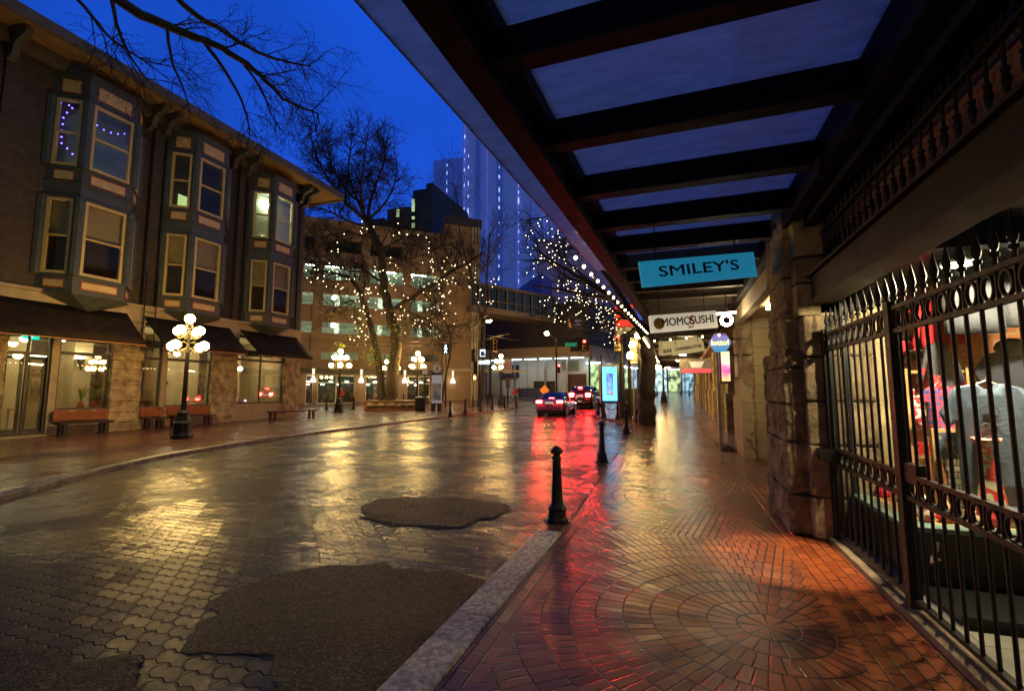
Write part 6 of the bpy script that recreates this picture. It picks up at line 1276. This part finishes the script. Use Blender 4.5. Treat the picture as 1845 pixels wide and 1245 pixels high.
# ================================================================== PERSON
pp = gp(612, 733)
pe = empty('person', 'person in a red jacket and dark trousers walking across the plaza', 'person', pp)
def skinned(name, m, verts, edges, radii, parent, root=0, sub=2):
    me = bpy.data.meshes.new(name); me.from_pydata([tuple(v) for v in verts], edges, []); o = bpy.data.objects.new(name, me); S.collection.objects.link(o); me.materials.append(m)
    sm = o.modifiers.new('skin', 'SKIN'); sm.use_smooth_shade = True
    for i, r in enumerate(radii): me.skin_vertices[0].data[i].radius = (r, r)
    me.skin_vertices[0].data[root].use_root = True
    o.modifiers.new('sub', 'SUBSURF').levels = sub; o.modifiers['sub'].render_levels = sub
    o.parent = parent; o.matrix_parent_inverse = wmat(parent).inverted(); return o
def pv(*l): return [Vector((pp.x+a, pp.y+b, pp.z+c)) for a, b, c in l]
t = NT('person_clothes'); s_ = t.new('SeparateXYZ'); t.l(t.coord(), s_.inputs[0]); t.l(t.mix(t.math('GREATER_THAN', s_.outputs[2], pp.z+.93), t.mix(t.math('GREATER_THAN', s_.outputs[2], pp.z+.1), (.01,.01,.01), (.02,.02,.03)), t.mix(t.math('GREATER_THAN', s_.outputs[2], pp.z+1.5), (.45,.02,.015), (.45,.28,.2))), t.b.inputs['Base Color'])
skinned('body', t.m, pv((0,0,.95),(0,0,1.15),(0,0,1.40),(0,0,1.50),(0,.01,1.62),(0,.01,1.72), (-.19,0,1.40),(-.27,.05,1.15),(-.22,-.12,.95),(-.2,-.16,.86), (.19,0,1.40),(.26,.04,1.15),(.28,.0,.92),(.28,.0,.84), (-.09,0,.9),(-.16,-.02,.5),(-.26,0,.1),(-.34,-.04,.05), (.09,0,.9),(.2,.02,.5),(.24,.02,.1),(.16,-.02,.04)),
        [(0,1),(1,2),(2,3),(3,4),(4,5),(2,6),(6,7),(7,8),(8,9),(2,10),(10,11),(11,12),(12,13),(0,14),(14,15),(15,16),(16,17),(0,18),(18,19),(19,20),(20,21)],
        [.15,.14,.16,.06,.09,.07,.075,.06,.045,.035,.075,.06,.045,.035,.1,.07,.045,.04,.1,.07,.045,.04], pe)
q = MB(); q.ball((pp.x, pp.y+.03, pp.z+1.68), .105, 10, 7); q.build('hair', M['barkd'], pe, smooth=True)
# ================================================================== PLANTER, MAP STAND, AD KIOSK, POSTS
p0 = PD(700, 742, 34.2); zz = zt(p0.y); dv = Vector((math.cos(YAW), math.sin(YAW), 0)); fv = Vector((-math.sin(YAW), math.cos(YAW), 0))
def obm(c, z): q = MB(); q.m = Matrix(((dv.x, fv.x, 0, c.x), (dv.y, fv.y, 0, c.y), (0, 0, 1, z), (0, 0, 0, 1))); return q
r_ = empty('brick_planter', 'dark red brick planter ringed with rounded stones at the foot of the big tree', 'planter', (p0.x, p0.y, zz))
q = obm(p0, zz); q.box(-1.9, .3, 0, 1.9, 3.2, .62); q.build('brick_box', M['brickr'], r_); q = obm(p0, zz); q.box(-2.0, .2, .62, 2.0, 3.3, .72); q.build('coping', M['stoned'], r_)
for i in range(5):
    q = obm(p0, zz); q.ball((-1.3+.72*i, .02, .36), .38, 12, 8, .55); o = q.build('boulder', M['stoned'], r_, smooth=True)
q = obm(p0, zz); q.box(-1.6, -.25, 0, 1.9, .2, .2); q.build('plinth', M['brickr'], r_)
c = PD(786, 733, 33.3); c.z = zt(c.y)
r_ = empty('map_stand', 'tall street map stand topped by a round information disc', 'sign', c)
q = obm(c, c.z); q.box(-.36, 0, 0, .36, .16, .55); q.build('base', M['black'], r_); q = obm(c, c.z); q.box(-.36, 0, .56, .36, .16, 2.55); q.build('panel', pm('map_panel', (.42,.42,.48), (.36,.38,.45), 1, .4, emis=(.42,.42,.52), es=.22), r_)
q = obm(c, c.z); q.box(-.37, -.01, 2.56, .37, .17, 2.72); q.build('header', M['black'], r_)
q = obm(c, c.z); q.box(-.32, -.012, .75, .32, -.004, 1.95); q.build('map', printmat('map_print', (.5,.5,.55), (.2,.35,.6), 2.4, .52), r_)
cc = Matrix.Translation(c+Vector((0,0,3.02))) @ Matrix(((dv.x, 0, -fv.x, 0), (dv.y, 0, -fv.y, 0), (0, 1, 0, 0), (0,0,0,1)))
q = MB(); q.m = cc; q.lathe((0,0,-.03), [(.3, 0), (.3, .06)], 24); q.build('disc', pm('disc_grey', (.4,.38,.36), None, 1, .5, emis=(.4,.36,.33), es=.15), r_)
text_obj('lettering', 'i', .55, Vector((0,0,0)), cc @ Matrix.Translation((0,0,.035)), blk, r_, .004, fat=.02, shear=.2)
q = MB(); p = gp(786, 747); q.tube([p, p+Vector((0,0,.62))], .045, 6); add_thing('white_post', 'short white marker post in front of the map stand', 'post', q, M['white'])
def sign_post(label, px, py, d, top, boards, rad=.035, name='sign_post', mat=None):
    """boards: (px, py, w, h, colour, [text, size, colour])"""
    c = PD(px, py, d); c.z = zt(c.y); r_ = empty(name, label, 'sign', c); tz = PD(px, top, d).z
    q = MB(); q.tube([c, (c.x, c.y, tz)], rad, 7); q.build('pole', mat or M['iron'], r_)
    for (bx, by, w2, h2, col, tx) in boards:
        b = PD(bx, by, d)-fv*.06; k = d/840; q = MB(); q.m = Matrix(((dv.x, fv.x, 0, b.x), (dv.y, fv.y, 0, b.y), (0, 0, 1, b.z), (0, 0, 0, 1)))
        q.box(-w2*k/2, -.01, -h2*k/2, w2*k/2, .02, h2*k/2); q.build('board', pm('signcol%d%d' % (bx, by), col, None, 1, .5, emis=col, es=.12), r_)
        mm = Matrix.Translation(b-fv*.014) @ Matrix(((dv.x, 0, -fv.x, 0), (dv.y, 0, -fv.y, 0), (0, 1, 0, 0), (0,0,0,1)))
        if tx and tx[0] == 'no':
            q = MB(); q.m = mm; q.ring((0,0,0), tx[1]*k, tx[1]*k, .004, (1,0,0), (0,1,0), 20, tx[1]*k*.22); a_ = tx[1]*k*.7; q.bar((-a_, a_, 0), (a_, -a_, 0), tx[1]*k*.2, .003); q.build('prohibition_ring', redink, r_)
            text_obj('lettering', tx[2], tx[1]*k*1.2, Vector((0,0,0)), mm, blk, r_, .001)
        elif tx: text_obj('lettering', tx[0], tx[1]*k, Vector((0,0,0)), mm, tx[2], r_, .002, fat=.004)
    return r_
sign_post('pole with a red and white no parking board by the map stand', 764, 735, 34, 660, [(766, 668, 9, 12, (.55,.5,.45), ('no', 3.2, 'P'))])
sign_post('pole with a large square no turn board beside the corner lamp', 915, 732, 38, 648, [(915, 660, 15, 26, (.4,.33,.24), ('no', 5.5, 'U')), (915, 690, 8, 20, (.08,.05,.04), None)], .07)
q = MB(); p = PD(757, 738, 33.5); p.z = zt(p.y); q.lathe(p, [(.33, 0), (.38, .1), (.38, .85), (.42, .9), (.3, 1.0), (.1, 1.05)], 12); add_thing('litter_bin', 'round dark litter bin between the planter and the map stand', 'bin', q, M['iron'])
# advertisement kiosk
k0 = Vector((-3.55, 25.9, zt(25.9))); r_ = empty('ad_kiosk', 'glowing pale blue telephone advertisement panel in a black frame on legs', 'sign', k0)
def km(): q = MB(); q.m = Matrix(((dv.x, fv.x, 0, k0.x), (dv.y, fv.y, 0, k0.y), (0, 0, 1, k0.z), (0, 0, 0, 1))); return q
a, b = PD(1087, 722, 25.3), PD(1113, 660, 25.3); zb_, zt_2 = a.z-k0.z, b.z-k0.z; ka = (a-k0).dot(dv); kb = (b-k0).dot(dv)
q = km(); q.box(ka-.1, .0, zb_-.14, kb+.36, .28, zt_2+.16); q.build('frame', M['black'], r_, bevel=.02)
q = km(); q.box(ka, -.03, zb_, kb, -.004, zt_2); q.build('screen', em('ad_screen', (.10, .48, .95), 2.6), r_)
cw = (ka+kb)/2; ch = (zb_+zt_2)/2
q = km(); q.box(cw-.19, -.045, ch-.62, cw+.19, -.034, ch+.56); q.build('phone_outline', pm('phone_frame', (.01,.02,.05), None, 1, .4), r_, bevel=.004)
t = NT('phone_screen'); s_ = t.new('SeparateXYZ'); t.l(t.coord(), s_.inputs[0]); cr = t.new('ValToRGB'); cr.color_ramp.elements[0].color = (.9,.2,.1,1); cr.color_ramp.elements[1].color = (.01,.12,.7,1); e1 = cr.color_ramp.elements.new(.45); e1.color = (.25,.5,.95,1)
t.l(t.rng(t.math('ADD', s_.outputs[2], t.math('MULTIPLY', t.noise(t.coord(), 3, 2), 2.2)), k0.z+ch+.3, k0.z+ch+1.7, 0, 1), cr.inputs[0]); t.l(cr.outputs[0], t.b.inputs['Emission Color']); t.b.inputs['Emission Strength'].default_value = 1.0; t.b.inputs['Base Color'].default_value = (0,0,0,1)
q = km(); q.box(cw-.16, -.052, ch-.58, cw+.16, -.047, ch+.52); q.build('phone_picture', t.m, r_)
for x in (ka+.05, kb+.2): q = km(); q.box(x-.05, .08, 0, x+.05, .2, zb_-.1); q.build('leg', M['black'], r_)
for i, (px, top, w_) in enumerate(((1085, 638, .04), (1123, 560, .11), (1136, 600, .09), (1143, 605, .04))):
    d = 25.2; c = PD(px, 757, d); c.z = zt(c.y); q = MB(); q.tube([c, (c.x, c.y, PD(px, top, d).z)], w_, 8)
    add_thing('dark_post', ['thin dark pole at the left side of the advertisement', 'thick dark post carrying the grey beam', 'second dark post right of the thick one', 'slim pole of the stacked parking boards'][i], 'post', q, M['iron'] if i != 3 else M['chrome'])
sg = empty('parking_boards', 'stacked small parking boards with red and green rings on the slim pole', 'sign', PD(1140, 628, 25))
for i, (py, m) in enumerate(((616, redink), (635, redink), (648, M['green']))):
    b = PD(1141, py, 25.0)-fv*.1; mm = Matrix.Translation(b) @ Matrix(((dv.x, 0, -fv.x, 0), (dv.y, 0, -fv.y, 0), (0, 1, 0, 0), (0,0,0,1)))
    q = MB(); q.m = mm; q.box(-.17, -.2, -.02, .17, .2, 0); q.build('board', pm('pale_board%d' % i, (.4,.38,.33), None, 1, .5), sg); q = MB(); q.m = mm; q.ring((0,.04,.008), .1, .1, .006, (1,0,0), (0,1,0), 18, .03); q.build('ring_mark', m, sg); text_obj('lettering', 'P', .13, Vector((0,.04,.01)), mm, blk, sg, .001)
bm_a, bm_b = PD(1108, 596, 25.2), PD(1185, 596, 25.2); q = MB(); q.bar(bm_a, bm_b, .2, .42); add_thing('grey_beam', 'grey steel beam spanning from the thick post toward the canopy', 'beam', q, pm('grey_beam', (.12,.115,.11), (.08,.08,.08), 2, .5))
rp_ = empty('red_screen', 'glowing red gridded panel above the grey beam', 'sign', PD(1124, 568, 25.6)); q = obm(PD(1124, 568, 25.6), 0); z0, z1 = PD(1124, 590, 25.6).z, PD(1124, 548, 25.6).z
q.box(-.45, 0, z0, .5, .06, z1); q.build('face', em('red_face', (1, .04, .02), 1.2), rp_)
for i in range(4): q = obm(PD(1124, 568, 25.6), 0); z = z0+(z1-z0)*i/3; q.box(-.5, -.05, z-.03, .55, -.01, z+.03); q.build('bar', M['black'], rp_)
for i, (px, w_, h_) in enumerate(((1128, .3, 1.55), (1140, .34, 1.6), (1149, .2, 1.5))):
    c = PD(px, 752, 26.0); z = zt(c.y); q = obm(c, z); q.box(-w_, 0, .1, w_, .5, h_); q.box(-w_+.03, -.02, .15, w_-.03, 0, h_-.6); q.box(-w_+.04, .05, 0, -w_+.1, .4, .1); q.box(w_-.1, .05, 0, w_-.04, .4, .1)
    add_thing('utility_box', ['left', 'middle', 'right'][i]+' dark utility box right of the advertisement panel', 'box', q, pm('box_dark%d' % i, (.04,.035,.03), (.025,.02,.018), 4, .5), bevel=.02)
# ================================================================== TRAFFIC SIGNALS, ROAD LAMPS, WIRES
def signal(parent, px, py, d, lit=(0,), cas=(.45,.22,.02), s_=1.0, red=None):
    b = PD(px, py, d); q = obm(b, b.z); q.box(-.17*s_, 0, -.5*s_, .17*s_, .25, .5*s_); hd = q.build('signal_head', pm('sig%d%d' % (px, py), cas, None, 1, .5), parent)
    for i in range(3):
        c = b+Vector((0,0,(.32-.32*i)*s_))-fv*.03; mm = Matrix.Translation(c) @ Matrix(((dv.x, 0, -fv.x, 0), (dv.y, 0, -fv.y, 0), (0, 1, 0, 0), (0,0,0,1)))
        q = MB(); q.m = mm; q.lathe((0,0,0), [(.11*s_, 0), (.1*s_, .02)], 12); q.build('lens', M['redlamp'] if i in lit else M['black'], hd)
        q = MB(); q.m = mm; q.lathe((0,0,-.02), [(.13*s_, 0), (.13*s_, .14), (.12*s_, .14), (.12*s_, 0)], 12); q.build('visor', M['black'], hd)
d = 39.; c = gp(863, 741); c = PD(863, 741, 38.5); c.z = zt(c.y)
r_ = empty('signal_pole', 'tall dark signal pole with a long arm at the plaza corner', 'traffic signal', c)
q = MB(); q.lathe(c, [(.2, 0), (.2, .3), (.13, .4), (.09, 8)], 10); q.build('pole', M['iron'], r_)
q = MB(); q.tube([PD(863, 616, 38.5), PD(890, 608, 38.3), PD(916, 602, 38)], .06, 6); q.build('arm', M['iron'], r_)
q = MB(); q.tube([PD(863, 598, 38.5), PD(866, 588, 38.5), PD(872, 581, 38.4), PD(880, 579, 38.3)], .05, 6); q.build('lamp_arm', M['iron'], r_)
b = PD(881, 579, 38.2); q = MB(); q.ball(b, .22, 10, 6, .5); q.build('road_lamp', M['sodium'], r_)
signal(r_, 892, 622, 38.2, (), (.5,.25,.03)); signal(r_, 853, 640, 38.2, (), (.02,.02,.02)); signal(r_, 857, 662, 38.2, (), (.02,.02,.02))
b = PD(869, 636, 38.2); q = obm(b, b.z); q.box(-.2, 0, -.3, .25, .1, .3); q.build('walk_signal', em('walk_face', (.7, .85, 1), 1.0), r_); q = obm(b, b.z); q.box(-.12, -.02, -.22, .16, -.005, .1); q.build('symbol', M['black'], r_)
b = PD(872, 653, 38.2); q = obm(b, b.z); q.box(-.45, 0, -.16, .5, .05, .16); q.build('street_name_board', em('name_face', (.75, .85, .95), .9), r_)
b = PD(855, 680, 38.2); q = obm(b, b.z); q.box(-.22, 0, -.26, .22, .12, .26); q.build('hand_signal', M['black'], r_)
q = obm(b, b.z)
q.box(-.09, -.03, -.18, .09, -.01, .02)
for i in range(4): q.box(-.09+.048*i, -.03, .02, -.054+.048*i, -.01, .14+(.03 if i in (1, 2) else 0))
q.bar((.09, -.02, -.1), (.15, -.02, .0), .03, .02); q.build('red_hand', em('red_hand', (1, .16, .04), 16), r_)
r_ = empty('walk_signal', 'white lit walking figure signal hung before the sapling', 'traffic signal', PD(803, 629, 36.5)); b = PD(803, 629, 36.5); q = obm(b, b.z); q.box(-.3, 0, -.42, .3, .2, .42); q.build('housing', M['black'], r_)
q = obm(b, b.z); q.ball((0,-.02,.25), .07, 8, 5); q.bar((0,-.02,.2), (0,-.02,-.05), .12, .03); q.bar((0,-.02,-.05), (-.1,-.02,-.32), .06, .03); q.bar((0,-.02,-.05), (.09,-.02,-.32), .06, .03); q.bar((0,-.02,.15), (.14,-.02,.0), .04, .03); q.bar((0,-.02,.15), (-.13,-.02,.02), .04, .03); q.build('walking_figure', em('walk_white', (.8,.9,1), 4), r_)
q = MB(); cb_ = PD(803, 735, 36.7); cb_.z = zt(cb_.y); q.tube([cb_, PD(803, 628, 36.7)], .06, 6); q.build('pole', M['iron'], r_)
d = 51.; c = PD(1003, 714, d); c.z = zt(c.y); r_ = empty('signal_pole', 'signal pole across the junction with a green street name board', 'traffic signal', c)
q = MB(); q.tube([c, (c.x, c.y, PD(1003, 608, d).z)], .1, 8); q.build('pole', M['iron'], r_)
q = MB(); q.tube([PD(1003, 622, d), PD(1030, 616, d), PD(1052, 613, d)], .06, 6); q.tube([PD(1003, 618, d), PD(1052, 610, d)], .03, 5); q.build('arm', M['iron'], r_)
q = MB(); q.tube([PD(1003, 612, d), PD(996, 606, d), PD(987, 602, d)], .05, 6); q.build('lamp_arm', M['iron'], r_)
q = MB(); q.ball(PD(985, 601, d-.2), .26, 10, 6, .8); q.build('road_lamp', M['sodium'], r_)
signal(r_, 1053, 621, d-.5, (0,), (.6,.22,.03), 1.15); signal(r_, 1007, 664, d-.4, (0,), (.3,.02,.02), 1.0)
b = PD(1052, 621, d); q = obm(b, b.z); q.box(-1.5, 0, -.75, .55, .05, .7); q.build('backing_board', M['black'], r_)
b = PD(1029, 621, d-.2); q = obm(b, b.z); q.box(-.65, -.02, -.2, .65, .03, .2); q.build('street_name_board', M['green'], r_); text_obj('lettering', 'W. Waters St', .3, Vector((0,0,0)), Matrix.Translation(b-fv*.03) @ Matrix(((dv.x, 0, -fv.x, 0), (dv.y, 0, -fv.y, 0), (0, 1, 0, 0), (0,0,0,1))), F['white'], r_, .002, sx_=.62)
r_ = empty('traffic_signal', 'yellow cased signal with a red light beside the thick post', 'traffic signal', PD(1113, 618, 25.5)); signal(r_, 1113, 618, 25.4, (0,), (.5,.28,.03), .85)
q = MB(); q.tube([PD(1113, 612, 25.5), PD(1123, 610, 25.3)], .03, 5); q.build('bracket', M['iron'], r_)
d = 52; c = PD(883, 722, d); c.z = zt(c.y); r_ = empty('road_lamp_post', 'plain tall post rising between the corner lamp and the pole arm', 'post', c); q = MB(); q.lathe(c, [(.3, 0), (.3, .5), (.15, .8), (.1, 6.5)], 8); q.build('pole', M['iron'], r_); q = MB(); q.box(c.x-.1, c.y-.1, c.z+6.5, c.x+.1, c.y+.1, c.z+6.7); q.build('cap', M['iron'], r_)
for i, (a, b, d0, d1) in enumerate((((535, 607), (865, 604), 34, 38), ((535, 611), (865, 613), 34, 38.2), ((864, 600), (1110, 606), 38, 26))):
    A_, B_ = PD(*a, d0), PD(*b, d1); q = MB(); q.tube([A_.lerp(B_, k/10)-Vector((0,0,.5*(1-(k/5-1)**2))) for k in range(11)], .018, 4); add_thing('overhead_wire', ['upper wire crossing before the garage', 'lower wire crossing before the garage', 'wire running from the signal pole to the canopy side'][i], 'wire', q, M['black'], 'overhead wires')
